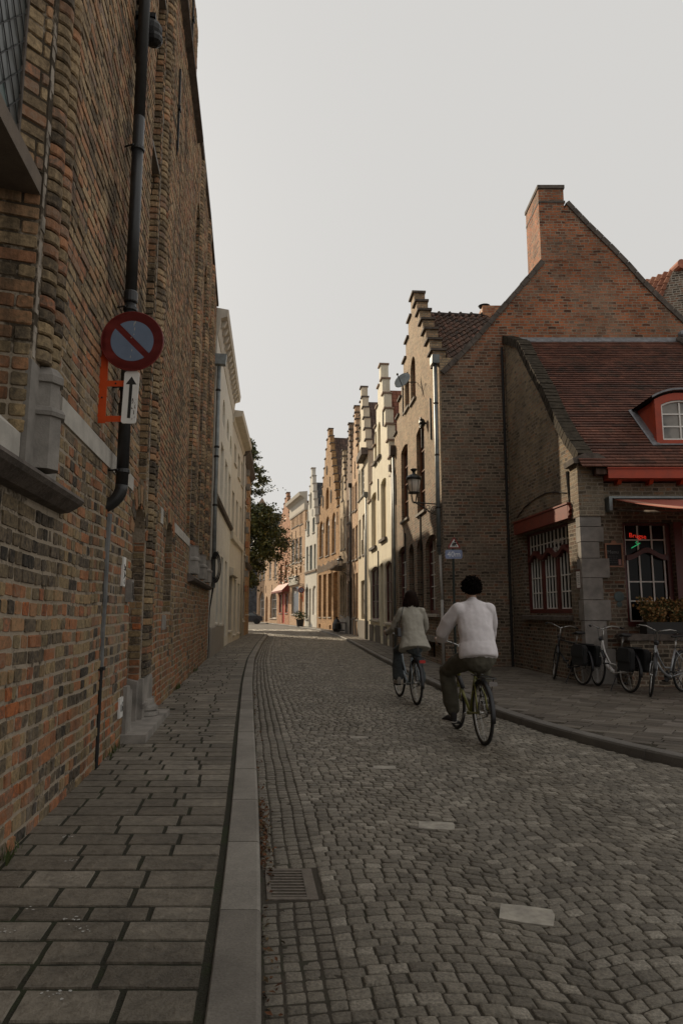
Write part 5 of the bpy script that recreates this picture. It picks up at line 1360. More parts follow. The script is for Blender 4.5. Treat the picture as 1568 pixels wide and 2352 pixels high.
# tiled house far right behind the gable
fh=thing('rear_house','small brick gable with red ridge tile, peeping over the roof at the far right','house',(13.4,24,0))
mb=MB(); p=at(1552,612,24); q=at(1490,690,24)
TT=lambda a,z,d:V((a,24-d+(a-p.x)*-.3,z))
mb.wall(TT,[(p.x-.9,0),(p.x+4,0),(p.x+4,p.z-3.2),(p.x+.25,p.z-.05),(p.x-.05,p.z-.05),(p.x-.9,p.z-1.9)],[],0,.3)
mb.build('gable_wall',brick_mat('whitish_brick',GREY,(.42,.37,.31),bw=.24,bh=.09,ms=.035,bump=1),fh,uv=True)
pantiles(V((p.x-2.75,26.6,p.z-1.95)),V((1.85,-2.55,0)),V((.92,.05,1.9)),1,1,.24,.3,rnd_mat('bright_pantiles',[(0,(.25,.10,.06)),(1,(.42,.2,.12))],rough=.8,bs=20),'roof_tiles',fh)
mb=MB(); mb.tube([V((p.x+.1,23.75,p.z-.02)),V((p.x+.02,24.3,p.z-.05))],[.19,.17],12); mb.build('ridge_tile',simple('red_ridge_clay',(.34,.12,.07),.8,var=.3),fh)
# ---------------------------------------------------------------- 40 m school sign
sp_=thing('school_sign','red-bordered children warning triangle with a blue 40m plate on a dark post by the corner','road sign',(2.87,16.6,.1))
SY=16.55; cT=at(1042,1250,SY); 
def TS(a,b,d): return V((cT.x+a,SY-d,cT.z+b))
mb=MB(); 
def tri(r,rr=.03):
    o=[]
    for k in range(3):
        ang=math.radians(90+120*k); 
        for j in range(5):
            t=ang+math.radians(-60+30*j); o.append(((r-rr*2)*math.cos(ang)+rr*math.cos(t),(r-rr*2)*math.sin(ang)+rr*math.sin(t)))
    return o
sz=.20
mb.prism(TS,tri(sz*1.0),-.01,0); mb.build('triangle',simple('triangle_red',(.24,.025,.018),.45),sp_)
mb=MB(); mb.prism(TS,[(a,b-.004) for a,b in tri(sz*.66,.008)],0,.002); mb.build('white_field',M_WHITEP,sp_)
mb=MB()
for x,sc_k in ((.022,1.0),(-.028,.72)):
    k=sc_k*.085; mb.prism(TS,[(x+.25*k*math.cos(t),-.055+k*1.42+.25*k*math.sin(t)) for t in [i*.785 for i in range(8)]],.002,.004)
    mb.prism(TS,[(x-.3*k,-.055+k*.55),(x-.25*k,-.055+k*1.15),(x+.25*k,-.055+k*1.15),(x+.35*k,-.055+k*.5)],.002,.004)
    mb.prism(TS,[(x-.3*k,-.055+k*.55),(x-.5*k,-.055),(x-.25*k,-.055),(x,-.055+k*.5)],.0021,.0041); mb.prism(TS,[(x+.35*k,-.055+k*.5),(x+.45*k,-.055),(x+.2*k,-.055),(x,-.055+k*.5)],.0022,.0042)
    mb.prism(TS,[(x-.25*k,-.055+k*1.1),(x-.55*k,-.055+k*.7),(x-.45*k,-.055+k*.65),(x-.2*k,-.055+k*.9)],.0023,.0043); mb.prism(TS,[(x+.25*k,-.055+k*1.1),(x+.6*k,-.055+k*.75),(x+.5*k,-.055+k*.68),(x+.2*k,-.055+k*.9)],.0024,.0044)
mb.build('children_symbol',M_IRON,sp_)
cP=at(1041.5,1273,SY); TP=lambda a,b,d:V((cP.x+a,SY-d,cP.z+b))
mb=MB(); mb.prism(TP,rrect(.205,.108,.04),-.01,0); mb.build('blue_plate',simple('plate_blue',(.27,.32,.50),.5),sp_)
text_mb('40m',lambda a,b,c:TP(a,b-.005,.002+c),.185,thick=.001).build('lettering',simple('plate_letters',(.85,.86,.88),.5),sp_)
mb=MB(); mb.tube([V((cP.x-.01,SY+.04,z)) for z in (.09,1.5,cT.z+.1)],.03,10); mb.build('post',simple('dark_green_post',(.02,.03,.025),.5),sp_)
# ---------------------------------------------------------------- wall lanterns
M_LGLASS=G('lantern_glass'); M_LGLASS.set(Base_Color=(.80,.74,.66,1),Roughness=.5,Transmission_Weight=.45,IOR=1.2); M_LGLASS=M_LGLASS.mat
M_LBLK=simple('lantern_black',(.018,.02,.018),.4,metal=.2,var=.3,sc_=10,local=True)
def make_lantern():
    r=thing('street_lantern','classic','street lamp'); c=V((-.66,0,0)); mb=MB()
    mb.tube([(0,0,.02),(-.66,0,.06)],.016,8); mb.tube([(0,0,-.28),(-.2,0,-.22),(-.42,0,-.06),(-.62,0,.04)],.013,8)
    for (x,z,rr) in ((-.13,-.12,.085),(-.13,-.12,.045),(-.30,-.06,.05),(-.05,-.22,.03)): mb.torus((x,0,z),rr,.009,(0,1,0),20,6)
    mb.tube([(0,0,.06),(0,0,-.32)],.016,8); mb.tube([(-.22,0,-.12),(-.26,0,-.2),(-.32,0,-.16)],.01,6); mb.ball((-.66,0,.06),.03,8); mb.build('bracket',M_LBLK,r)
    mb=MB()
    for i in range(4): a=i*math.pi/2+.785; mb.tube([c+V((.05*math.cos(a),.05*math.sin(a),.06)),c+V((.11*math.cos(a),.11*math.sin(a),.30))],.010,5)
    mb.lathe(c,[(.145,.30),(.16,.305),(.16,.325),(.14,.335)],20)
    for i in range(6): a=i*math.pi/3; mb.tube([c+V((.135*math.cos(a),.135*math.sin(a),.33)),c+V((.182*math.cos(a),.182*math.sin(a),.66))],.007,5)
    mb.build('cage',M_LBLK,r)
    mb=MB(); mb.lathe(c,[(.185,.66),(.205,.665),(.205,.72),(.185,.735),(.16,.77),(.11,.80),(.07,.815),(.045,.83),(.04,.87),(.06,.90),(.085,.93),(.09,.955),(.07,.96),(.03,.95)],24)
    for i in range(6): a=i*math.pi/3; mb.ball(c+V((.2*math.cos(a),.2*math.sin(a),.74)),.014,6)
    mb.build('cap',M_LBLK,r,smooth=True)
    mb=MB(); mb.lathe(c,[(.128,.335),(.175,.66)],24); mb.lathe(c,[(.0,.70),(.04,.64),(.05,.58),(.03,.53),(.0,.52)],12); mb.build('glass',M_LGLASS,r,smooth=True)
    return r
lan=make_lantern(); lan.location=F1(.30,4.22,.02); lan.rotation_euler=(0,0,math.atan2(F1.t.y,F1.t.x)-math.pi/2)
lan['label']='nearest and largest wall lantern, on the drainpipe corner of the brick corner house'; lan['group']='classic lanterns on brackets along the right side'
# ================================================================ row houses on the right, one after the other
HP=[(2.05,25.82),(1.12,36.2),(.66,42.0),(.18,45.9),(-.15,49.0),(-2.1,59.4),(-3.4,65),(-5.5,73),(-7.7,82),(-12.2,98)]
# photo columns of the party walls (at eye level) -> points on the street line
def street_pt(x):
    k=(x-784)/math.sqrt(FPX**2+229**2)
    for (a,b),(c,d) in zip(HP,HP[1:]):
        f0=a-k*b; f1=c-k*d
        if f0*f1<=0: t=f0/(f0-f1); return (a+(c-a)*t,b+(d-b)*t)
    return HP[-1]
def cut(p,q,e): # shrink a little so neighbours never share a face
    v=V((q[0]-p[0],q[1]-p[1])); v.normalize(); return (p[0]+v.x*e,p[1]+v.y*e),(q[0]-v.x*e,q[1]-v.y*e)
def zat(F,x,y): return F.px(x,y)[1]
def row_house(name,label,x0,x1,wallm,eave,peak,n,roofm,wins,pw=.5,group=None,plinth=None,ridge=None,mid=None,trim=M_STONE,shoulder=.06,cop=M_DSTONE,roofd=6.5):
    P,Q=cut(street_pt(x0),street_pt(x1),.012); F=Frame(P,Q,-1); L=F.L; r=thing(name,label,'house',F(0,0),group)
    mx=F.px(mid,1405)[0] if mid else L/2
    ze=zat(F,*eave); zp=zat(F,*peak)
    if n: ol=step_outline(L*shoulder,L*(1-shoulder),ze,zp,n,pw,0,mid=mx); ol=[(0,0),(L,0),(L,ze)]+[p for p in ol[3:] if p[1]>=ze]+[(0,ze)]
    else: ol=[(0,0),(L,0),(L,ze),(0,ze)]
    out=[]
    for p in ol:
        if not out or abs(p[0]-out[-1][0])+abs(p[1]-out[-1][1])>1e-4: out.append(p)
    ol=out; hs=[];wl=[]
    for w in wins:
        x0_,x1_,yt,yb=w[:4]; rise=w[4] if len(w)>4 else 0; opt=w[5] if len(w)>5 else {}
        a0,a1,zb,zt=F.rect(x0_,x1_,yt,yb); a0=max(a0,.06); a1=min(a1,L-.06); zb=max(zb,.02)
        if a1-a0<.15: continue
        o=arch(a0,a1,zb,zt,rise); dp=opt.get('d',.14); hs.append((o,dp)); wl.append((o,dp,opt))
    mb=MB(); mb.wall(F,ol,hs,0,.34); mb.build('facade',wallm,r,uv=True)
    for o,dp,opt in wl:
        k=opt.get('k','w'); fm=opt.get('fm',M_WHITEP); gl=opt.get('g',M_GLASSC)
        if k=='w': window(F,o,r,dp,fm,gl,opt.get('nx',2),opt.get('nz',3),.06,.035,sill=opt.get('sill',trim),name='window')
        elif k=='door':
            mb=MB(); mb.prism(F,inset(o,.002),-dp,-dp+.05); d_=mb.build('door',fm,r); s0,s1=o[0][0],o[1][0]; z0,z1=o[0][1],o[2][1]
            mb=MB(); mb.box(F,s0+.15,s1-.15,z0+.25,z0+.9,-dp+.051,-dp+.07); mb.box(F,s0+.15,s1-.15,z0+1.0,min(z1-.2,z0+1.9),-dp+.051,-dp+.07); build_each(mb,'door_panel',fm,d_)
            mb=MB(); mb.ball(F(s1-.1,z0+1.05,-dp+.09),.03,6); mb.build('handle',M_LEAD,d_)
        elif k=='blind': mb=MB(); mb.prism(F,o,-dp-.04,-dp+.004); mb.build('blind_niche',opt.get('m',wallm),r,uv=True)
        elif k=='hole': mb=MB(); mb.prism(F,o,-dp-.04,-dp+.004); mb.build('cellar_hatch',M_GLASSD,r)
    if n: copings(F,ol,r,cop,w=.05,h=.09,thick=.34,zmin=max(3,ze-.2))
    zr=(ridge and zat(F,*ridge)) or zp-.75
    if n: gable_roof(F,L*.03,L*.97,ze-.1,zr,-.35,-roofd,roofm,r,mid=mx)
    else:
        mb=MB(); mb.add([F(0,ze+.02,-.2),F(L,ze+.02,-.2),F(L,ze+2.2,-3.2),F(0,ze+2.2,-3.2),F(L,ze+.02,-6.2),F(0,ze+.02,-6.2)],[(0,1,2,3),(3,2,4,5),(0,3,5),(1,4,2)]); mb.build('roof',roofm,r,uv=True)
    mb=MB(); mb.box(F,.01,L-.01,0,ze-.12,-roofd+.2,-.345); mb.build('side_walls',wallm,r,uv=True)
    if plinth:
        zpl,pm=plinth; q=sorted([(o[0][0],o[1][0]) for o,dp,_ in wl if o[0][1]<zpl+.03]); a=0.0; mb=MB()
        for b,c in q+[(L,L)]:
            if b-a>.03: mb.box(F,a+.002,b-.002,-.02,zpl,.001,.035)
            a=max(a,c)
        build_each(mb,'plinth',pm,r,uv=True)
    return F,r,wl
def anchors(F,r,lst):
    for x,y0,y1 in lst:
        s_,zt=F.px(x,y0); _,zb=F.px(x,y1); 
        if not(.03<s_<F.L-.03): continue
        q=MB(); q.box(F,s_-.025,s_+.025,zb,zt,.002,.045); q.build('wall_anchor',M_IRON,r)
def pipe(F,r,s_,z0,z1,mat=M_GREYP,rad=.045,hop=True):
    mb=MB(); mb.tube([F(s_,z1,.07),F(s_,(z0+z1)/2,.07),F(s_,z0,.07)],rad,8); o=mb.build('drainpipe',mat,r,smooth=True)
    if hop: mb=MB(); mb.prism(F,[(s_-.08,z1),(s_+.08,z1),(s_+.15,z1+.25),(s_-.15,z1+.25)],.001,.2); mb.build('hopper',mat,o)
GS='gabled town houses in the row on the right side of the street'
W_=dict(nx=2,nz=4)
BL=lambda m:dict(k='blind',m=m,d=.16)
M_CREAMR=plaster('cream_reveal',(.60,.48,.30),stain=.2,bump=.2,brick=False)
# 2: cream house
F,r,wl=row_house('gabled_house','cream painted stepped-gable house next to the brown brick corner house, sunlit above and shaded below',908.5,847,M_CREAM,(905,1085),(875,835),7,M_TILER,
 [(854,865.5,1130,1256,.12,BL(M_CREAMR)),(876.5,889,1096,1236,.12,BL(M_CREAMR)),(862.5,867.5,985,1058,.3,BL(M_CREAMR)),(870.5,877,962,1044,.3,BL(M_CREAMR)),
  (851.5,870,1301,1423,.15,dict(fm=M_MAROON,nx=2,nz=3,sill=M_OFFW,g=M_GLASSC)),(872.5,880.5,1293,1462,.1,BL(M_OFFW)),(884,900,1288,1430,.15,dict(fm=M_MAROON,nx=2,nz=3,sill=M_OFFW)),
  (857,862,1440,1456,0,dict(k='hole')),(888,895,1448,1470,0,dict(k='hole'))],group=GS,plinth=(.85,M_PLINTH),mid=877,ridge=(880,880),cop=simple('brown_coping',(.26,.18,.13),.85,var=.3,sc_=8))
anchors(F,r,[(869,1100,1150),(869,1265,1325),(880,940,980)]); pipe(F,r,.16,.1,zat(F,905,1075)-.1,simple('buff_pipe',(.36,.31,.25),.5,var=.2))
for x0_,x1_,y in ((853,866,1256),(875.5,890,1236),(862,868,1058),(870,878,1044)):
    a0,a1,zb,zt=F.rect(x0_,x1_,y-5,y); mb=MB(); mb.box(F,a0,a1,zb-.12,zb,-.05,.12); mb.build('sill',M_DSTONE,r)
# 3: pale buff house
F,r,wl=row_house('gabled_house','narrow pale buff stepped-gable house with a pale pipe, beyond the cream one',846.5,823,M_PALEY,(846,1030),(831,886),6,M_TILED,
 [(823.8,828,1084,1147,0,W_),(830,837.5,1070,1137,0,W_),(824.6,829,1193,1277,0,W_),(833,838.5,1180,1272,0,W_),(829,837.5,1333,1422,0,dict(k='door',fm=M_GREYR,d=.2)),(827.5,830.5,950,1010,.2,BL(M_PALEY))],group=GS,plinth=(1.0,M_PLINTH),mid=831,ridge=(833,912))
anchors(F,r,[(826,1080,1110),(832,1240,1275)]); pipe(F,r,.3,.1,7.2,M_GREYP); pipe(F,r,.75,.1,5.6,simple('pale_pipe2',(.42,.38,.32),.5),hop=False)
mb=MB(); mb.box(F,-.1,2.2,zat(F,845,1034)-.2,zat(F,845,1034)+.15,.002,.35); mb.build('box_gutter',M_DSTONE,r)
# 4: reddish
F,r,wl=row_house('gabled_house','narrow reddish brick stepped-gable house with dark upper windows, between the pale buff and brown houses',822.7,809.3,M_PINKB,(822,1020),(818,925),6,M_TILED,
 [(810.5,813.5,1115,1173,0,W_),(815.5,820.5,1106,1170,0,W_),(810.5,814.5,1212,1285,0,W_),(816.5,821.5,1206,1283,0,W_),(811,815.5,1318,1418,0,dict(g=M_GLASSD,nz=4,fm=M_GREYR)),(817,821.5,1316,1422,0,dict(g=M_GLASSD,nz=4,fm=M_GREYR))],group=GS,plinth=(1.1,M_PLINTH))
anchors(F,r,[(815,1060,1100)])
# 5b: dark gabled
F,r,wl=row_house('gabled_house','slender dark weathered brick house whose iron drainpipe carries the middle lantern',809,795.2,M_BRNB,(807,1085),(801,975),8,M_TILED,
 [(798,801.5,1148,1200,0,W_),(803,807,1112,1180,0,W_),(798,802,1235,1290,0,W_),(798.5,803,1335,1415,0,dict(g=M_GLASSD,fm=M_GREYR)),(804,808,1330,1420,0,dict(g=M_GLASSD,fm=M_GREYR))],group=GS,plinth=(1.1,M_GREYR),pw=.45)
pipe(F,r,.35,.1,9.2,M_IRON)
Fl2=F
# 5a: cream-brown with black shopfront
M_LTB=brick_mat('sandy_brick',[(0,(.34,.25,.15)),(.5,(.46,.35,.22)),(1,(.52,.40,.26))],(.44,.36,.27),bw=.22,bh=.09,ms=.02,stain=.3)
F,r,wl=row_house('gabled_house','sandy brick stepped-gable house with black shopfront and small canopy, beside the orange house',795,780,M_LTB,(793,1125),(790,1029),6,M_TILED,
 [(784.5,788.5,1092,1148,.3,dict(nx=1,nz=3)),(782,785,1190,1262,0,W_),(789,793,1187,1260,0,W_),(781,785,1318,1412,.3,dict(fm=M_BLACKW,g=M_GLASSD,nx=2,nz=4)),(786,790,1316,1415,.3,dict(fm=M_BLACKW,g=M_GLASSD,nx=2,nz=4)),(791,794.4,1314,1418,.3,dict(fm=M_BLACKW,g=M_GLASSD,nx=2,nz=4))],group=GS,plinth=(1.0,M_GREYR))
z_=zat(F,786,1309); mb=MB(); mb.prism(lambda d,z,s:F(s,z,d),[(0,z_),(0,z_+.35),(.75,z_+.15),(.75,z_+.05)],.1,F.L-.1); mb.build('canopy',simple('canopy_brown',(.17,.13,.09),.8,var=.3),r)
anchors(F,r,[(790,1150,1180)])
# 6: orange brick
A_=dict(nx=2,nz=3,fm=M_WHITEP,g=M_GLASSC,d=.25,sill=M_STONE)
DK=dict(fm=M_BLACKW,g=M_GLASSD,nx=1,nz=3,d=.3,sill=M_STONE)
F,r,wl=row_house('gabled_house','tall orange brick house with a big stepped gable, white-topped arched windows and oval openings',779.7,727.6,M_ORB,(775,1165),(753,989),10,M_TILED,
 [(732.6,741,1197,1279,.8,A_),(747,756,1186,1276,.8,A_),(761.5,770.5,1177,1270,.8,A_),(747.2,754.4,1120,1170,.7,dict(k='blind',m=M_ORB,d=.2)),
  (731.4,737.2,1321,1417,0,DK),(742,748.8,1319,1417,0,DK),(753.2,761,1317,1417,0,DK),(765.5,774.5,1314,1441,0,dict(k='door',fm=M_BLACKW,d=.4)),(732,736,1433,1442,0,dict(k='hole')),(756,760,1436,1445,0,dict(k='hole'))],group=GS,mid=753,ridge=(757,1000),pw=.7)
anchors(F,r,[(740,1125,1145),(758,1095,1118),(729.5,1210,1235),(775,1175,1205),(744,1200,1225)])
for x,y in ((742,1152),(760.5,1140),(751,1080)):
    s_,z0=F.px(x,y); sc_k=.5 if y>1100 else .38; mb=MB(); e=[(s_+.50*sc_k*math.cos(t),z0+1.05*sc_k*math.sin(t)) for t in [i*math.pi/8 for i in range(16)]]; e2=[(s_+(a-s_)*.78,z0+(b-z0)*.85) for a,b in e]
    mb.wall(F,e,[(e2,.05)],.06,.06,back=False); o=mb.build('oval_window',M_STONE,r); mb=MB(); mb.prism(F,e2,.002,.012); mb.build('pane',M_GLASSC,o)
for x0_,x1_,yt,yb in ((733.5,740.5,1197,1216),(748,755.5,1186,1206),(762.5,770,1177,1197)):   # white ornamental heads in the arches
    a0,a1,zb,zt=F.rect(x0_,x1_,yt,yb); mb=MB(); mb.prism(F,[(a,b) for a,b in arch(a0+.05,a1-.05,zb,zt-.05,.7)],-.21,-.16); mb.build('tracery_panel',M_WHITEP,r)
zb_=zat(F,750,1311); 
mb=MB()
for i in range(22):
    a=.4+i*F.L/23; mb.box(F,a,a+.14,zb_+.02,zb_+.55+R(-.1,.2),.002,.03)
build_each(mb,'stone_tooth',M_STONE,r)
# 7: white house with blue shutters
M_BLUEF=simple('blue_window_paint',(.10,.20,.24),.5,var=.15); M_BGL=glass_mat('blueish_glass',(.05,.09,.10),.1)
B_=dict(fm=M_BLUEF,g=M_BGL,nx=2,nz=3,d=.2,sill=M_WSTONE)
F,r,wl=row_house('gabled_house','white painted stepped-gable house with blue-grey windows, left of the orange brick house',727.2,699.4,M_WHITEW,(722,1205),(714,1078),7,M_SLATE,
 [(702.4,707,1256,1311,0,B_),(710,716,1253,1309,0,B_),(720,724.6,1250,1306,0,B_),(704,709,1198,1229,0,B_),(716.2,721.5,1190,1223,0,B_),(709.5,714.5,1132,1170,.5,BL(M_WHITEW)),
  (701.3,707.5,1347,1422,.3,dict(fm=M_GREYR,g=M_GLASSC,nx=1,nz=2)),(709.5,713.5,1352,1437,.0,dict(k='door',fm=M_GREYR,d=.3)),(717.5,726,1345,1412,.3,dict(k='blind',m=M_WHITEW,d=.1))],group=GS,mid=713.5,ridge=(717,1106),cop=M_WSTONE)
mb=MB(); z_=zat(F,712,1316); mb.box(F,.05,F.L-.05,z_,z_+.16,.002,.10); mb.build('string_course',M_BRNB,r)
anchors(F,r,[(708,1180,1196),(718,1170,1186)])
# 8: brick house with a cream cornice
T8=dict(nx=2,nz=3,fm=M_WHITEP,g=M_GLASSC,d=.15,sill=M_STONE)
M_SHOP=simple('cream_shop_paint',(.46,.42,.34),.6,var=.12,sc_=3)
F,r,wl=row_house('corniced_house','flat-topped pink brick house under a wide cream cornice, with a pale shop window',699.1,664.3,M_PINKB,(682,1184),(682,1184),0,M_TILED,
 [(667.8,675.3,1188,1213,0,T8),(677,684,1184,1208,0,T8),(686,693.6,1178,1205,0,T8),(668,674.6,1240,1294,0,T8),(676,683,1237.5,1293,0,T8),(685,692,1234,1290,0,T8),
  (668.5,672.3,1303,1319,.5,dict(k='blind',m=M_BRNB,d=.25)),(678,682.3,1302,1318,.5,dict(k='blind',m=M_BRNB,d=.25)),(687.5,692,1299,1316,.5,dict(k='blind',m=M_BRNB,d=.25)),
  (669,685.5,1347,1411,0,dict(fm=M_SHOP,g=glass_mat('shop_glass',(.10,.10,.095),.12),nx=1,nz=1,sill=M_WSTONE)),(688,694,1360,1430,.4,dict(k='door',fm=M_SHOP,d=.3))])
ze=zat(F,682,1184)
mb=MB(); mb.prism(lambda d,z,s:F(s,z,d),[(0,ze),(.06,ze),(.10,ze+.15),(.10,ze+1.15),(.30,ze+1.35),(.55,ze+1.42),(.62,ze+1.75),(-.2,ze+1.85),(-.2,ze)],-.02,F.L+.02); mb.build('cornice',M_OFFW,r)
mb=MB(); z_=zat(F,675,1344); mb.box(F,F.px(686,1405)[0],F.L-.1,z_+.02,z_+.75,.002,.14); mb.box(F,F.px(686,1405)[0]-.05,F.L-.05,z_+.75,z_+.87,.002,.22); build_each(mb,'shop_fascia',M_SHOP,r)
s_,z_=F.px(677,1361); text_mb('ENVY',lambda a,b,c:F(s_-a,z_+b,-.085+c),.42).build('window_lettering',M_WHITEP,r)
anchors(F,r,[(671,1222,1240),(680,1219,1236),(690,1210,1230)]); F8=F
# 9: red house with red awning
R9=dict(nx=1,nz=2,fm=M_MAROON,g=M_GLASSD,d=.3,sill=M_STONE)
F,r,wl=row_house('gabled_house','narrow red brick stepped-gable house with a red door and red shop canopy, at the bend',664,637.5,M_REDB,(660,1190),(654,1137),6,M_TILED,
 [(653,658,1288,1333,.3,R9),(642,647,1296,1337,.3,R9),(653,658,1232,1267,.3,R9),(642,647,1245,1275,.3,R9),
  (640.5,646.3,1365,1408,0,dict(nx=1,nz=1,fm=M_RED,g=M_GLASSC,d=.12)),(654.5,661,1362,1408,0,dict(nx=1,nz=1,fm=M_RED,g=M_GLASSC,d=.12)),(647.6,653,1361,1431,0,dict(k='door',fm=simple('bright_red_door',(.42,.03,.015),.5),d=.15))],group=GS,mid=655,pw=.9)
a0,a1,zb,zt=F.rect(634,664,1346,1361); mb=MB(); mb.prism(lambda d,z,s:F(s,z,d),[(0,zb),(0,zt+.2),(.8,zb+.15),(.8,zb-.05)],max(a0,.1),min(a1,F.L-.1)); mb.build('canopy',simple('red_canopy',(.20,.04,.025),.7,var=.15),r)
# 10: arched ground floor
F,r,wl=row_house('arcaded_house','long pale brick house with two big arched windows, at the far bend',637.3,589.5,M_PINKB,(612,1255),(612,1255),0,M_SLATE,
 [(594,606.5,1358,1418,1.0,dict(nx=2,nz=3,fm=M_WHITEP,g=M_GLASSC,d=.3,sill=M_WSTONE)),(620,635,1355,1420,1.0,dict(nx=2,nz=3,fm=M_WHITEP,g=M_GLASSC,d=.3,sill=M_WSTONE)),(609.5,615,1369,1428,.8,dict(k='door',fm=M_BRNB,d=.4)),
  (616.5,621.5,1292,1330,0,T8),(628,633,1290,1330,0,T8),(602,607,1296,1332,0,T8),(593,598,1298,1334,0,T8)],roofd=8)
mb=MB(); anchors(F,r,[(611,1345,1362),(600,1347,1362),(625,1343,1358)])
# grey roofed church-like building behind
ch=thing('slate_roof_building','big grey slate-roofed building with a pointed dormer, rising behind the tree at the bend','building',(-13,112,0))
mb=MB(); a=at(628,1178,112); b=at(560,1150,112); c=at(648,1182,112)
mb.prism(lambda x,z,d:V((x,112+d,z)),[(b.x-8,0),(c.x+3,0),(c.x+3,c.z-2),(c.x+1,c.z),(a.x-2,a.z+.4),(b.x-8,b.z+1)],0,9); mb.build('roof_mass',M_SLATE,ch,uv=True)
mb=MB(); p=at(599,1138,110); mb.add([V((p.x-2.2,110,p.z-4.2)),V((p.x+2.4,110,p.z-4.2)),V((p.x+2.4,114,p.z-4.2)),V((p.x-2.2,114,p.z-4.2)),V((p.x,112,p.z))],[(0,1,4),(1,2,4),(2,3,4),(3,0,4),(0,3,2,1)]); mb.build('dormer_spire',M_BRNB,ch,uv=True)
# brick wall closing the side street + parked car
bw=MB(); P=at(560,1405,96); bw.box(lambda x,d,z:V((x,96+d,z)),-30,-11.9,0,6,0.05,.8); bo=bw.build('brick_wall',M_BRNB,uv=True); tag(bo,'shaded brick wall closing the side street behind the parked car','wall')
car=thing('parked_car','dark car parked under the tree at the bend, half hidden by the left houses','car',(-11.9,84,0))
CX,CY=-11.6,84
def TC(a,b,c): return V((CX+a,CY+c,b))
mb=MB(); prof=[(-2.1,.35),(-2.15,.75),(-1.3,.92),(-.7,1.38),(.9,1.42),(1.6,.98),(2.1,.85),(2.15,.4),(1.75,.3),(-1.7,.3)]; mb.prism(TC,prof,-.85,.85); mb.build('body',simple('dark_car_paint',(.02,.02,.025),.25),car)
mb=MB(); mb.prism(TC,[(-1.15,.95),(-.65,1.32),(.85,1.35),(1.4,1.0)],-.862,.862); mb.build('windows',glass_mat('car_glass',(.10,.12,.13),.1),car)
for a in (-1.35,1.35):
    for c in (-.80,.80): mb=MB(); mb.lathe(TC(a,.32,c-.1),[(.32,0),(.33,.03),(.33,.17),(.32,.2)],18,ax=(0,1,0)); w__=mb.build('wheel',M_IRON,car)
# ---------------------------------------------------------------- lanterns copied from the first
lb=['middle wall lantern on the iron drainpipe above the black shopfront','farthest wall lantern, above the round sign beside the pale shop window']
pt1=(Fl2(.35,zat(Fl2,800,1312)-.1,.05),Fl2); pt2=(F8(.5,zat(F8,690,1343),.02),F8)
for (p,F_),l in zip((pt1,pt2),lb):
    c=copy_tree(lan); c.location=p; c.rotation_euler=(0,0,math.atan2(F_.t.y,F_.t.x)-math.pi/2); c['label']=l
# far no parking sign on the pale shop
fs=thing('no_parking_sign','tiny far-off round no-parking sign on an orange bracket under the farthest lantern','road sign',F8(.9,3,.3))
c=at(659,1354,62); c=at(692,1355.5,F8(.8,0,0).y-1.0); noparking(c,.1,.30,fs); mb=MB(); T9=sign_frame(c,.1); mb.box(T9,.12,.20,-1.1,.25,-.05,-.02); mb.box(T9,-.1,.12,-.75,-.68,-.05,-.02); mb.build('orange_bracket',M_ORANGE,fs)
# potted bush and small objects on the far pavement
pb=thing('potted_bush','round green bush in a pot beside the far shop door','plant',(0,0,0)); c=ground(689,1439,.1); pb.location=c
mb=MB(); mb.lathe(c,[(.30,0),(.36,.55),(.40,.57),(.40,.62),(.3,.62)],14); mb.build('pot',M_PLNT,pb); mb=MB(); mb.raw=True
def fb():
    a=V((random.gauss(0,1),random.gauss(0,1),random.gauss(0,1))).normalized()*.55*random.random()**.4; return c+V((a.x,a.y,.95+a.z*.85))
foliage(mb,fb,260,.14); mb.build('foliage',M_LEAF,pb)
bn=thing('waste_bag','dark tied waste bag leaning on the wall by the orange brick house','bag',ground(773,1452,.1)); c=ground(773,1451,.1)
mb=MB(); mb.lathe(c+V((.0,0,0)),[(.22,0),(.32,.2),(.30,.55),(.12,.85),(.05,.9),(.14,1.0)],9); mb.build('bag',M_BLACKW,bn)
cr=thing('bench','small dark metal bench on the pavement beside the waste bag','bench',ground(784,1454,.1)); c=ground(784,1454,.1)
mb=MB(); mb.box(Wf,c.x-.3,c.x+.28,c.y-.5,c.y+.5,c.z+.62,c.z+.68); mb.build('seat',M_DSTONE,cr)
for a in (-.27,.24):
    for b in (-.45,.45): mb=MB(); mb.box(Wf,c.x+a,c.x+a+.04,c.y+b,c.y+b+.04,c.z,c.z+.619); mb.build('leg',M_IRON,cr)
mb=MB(); mb.box(Wf,c.x-.22,c.x+.2,c.y-.4,c.y+.4,c.z+.15,c.z+.2); mb.build('shelf',M_IRON,cr)
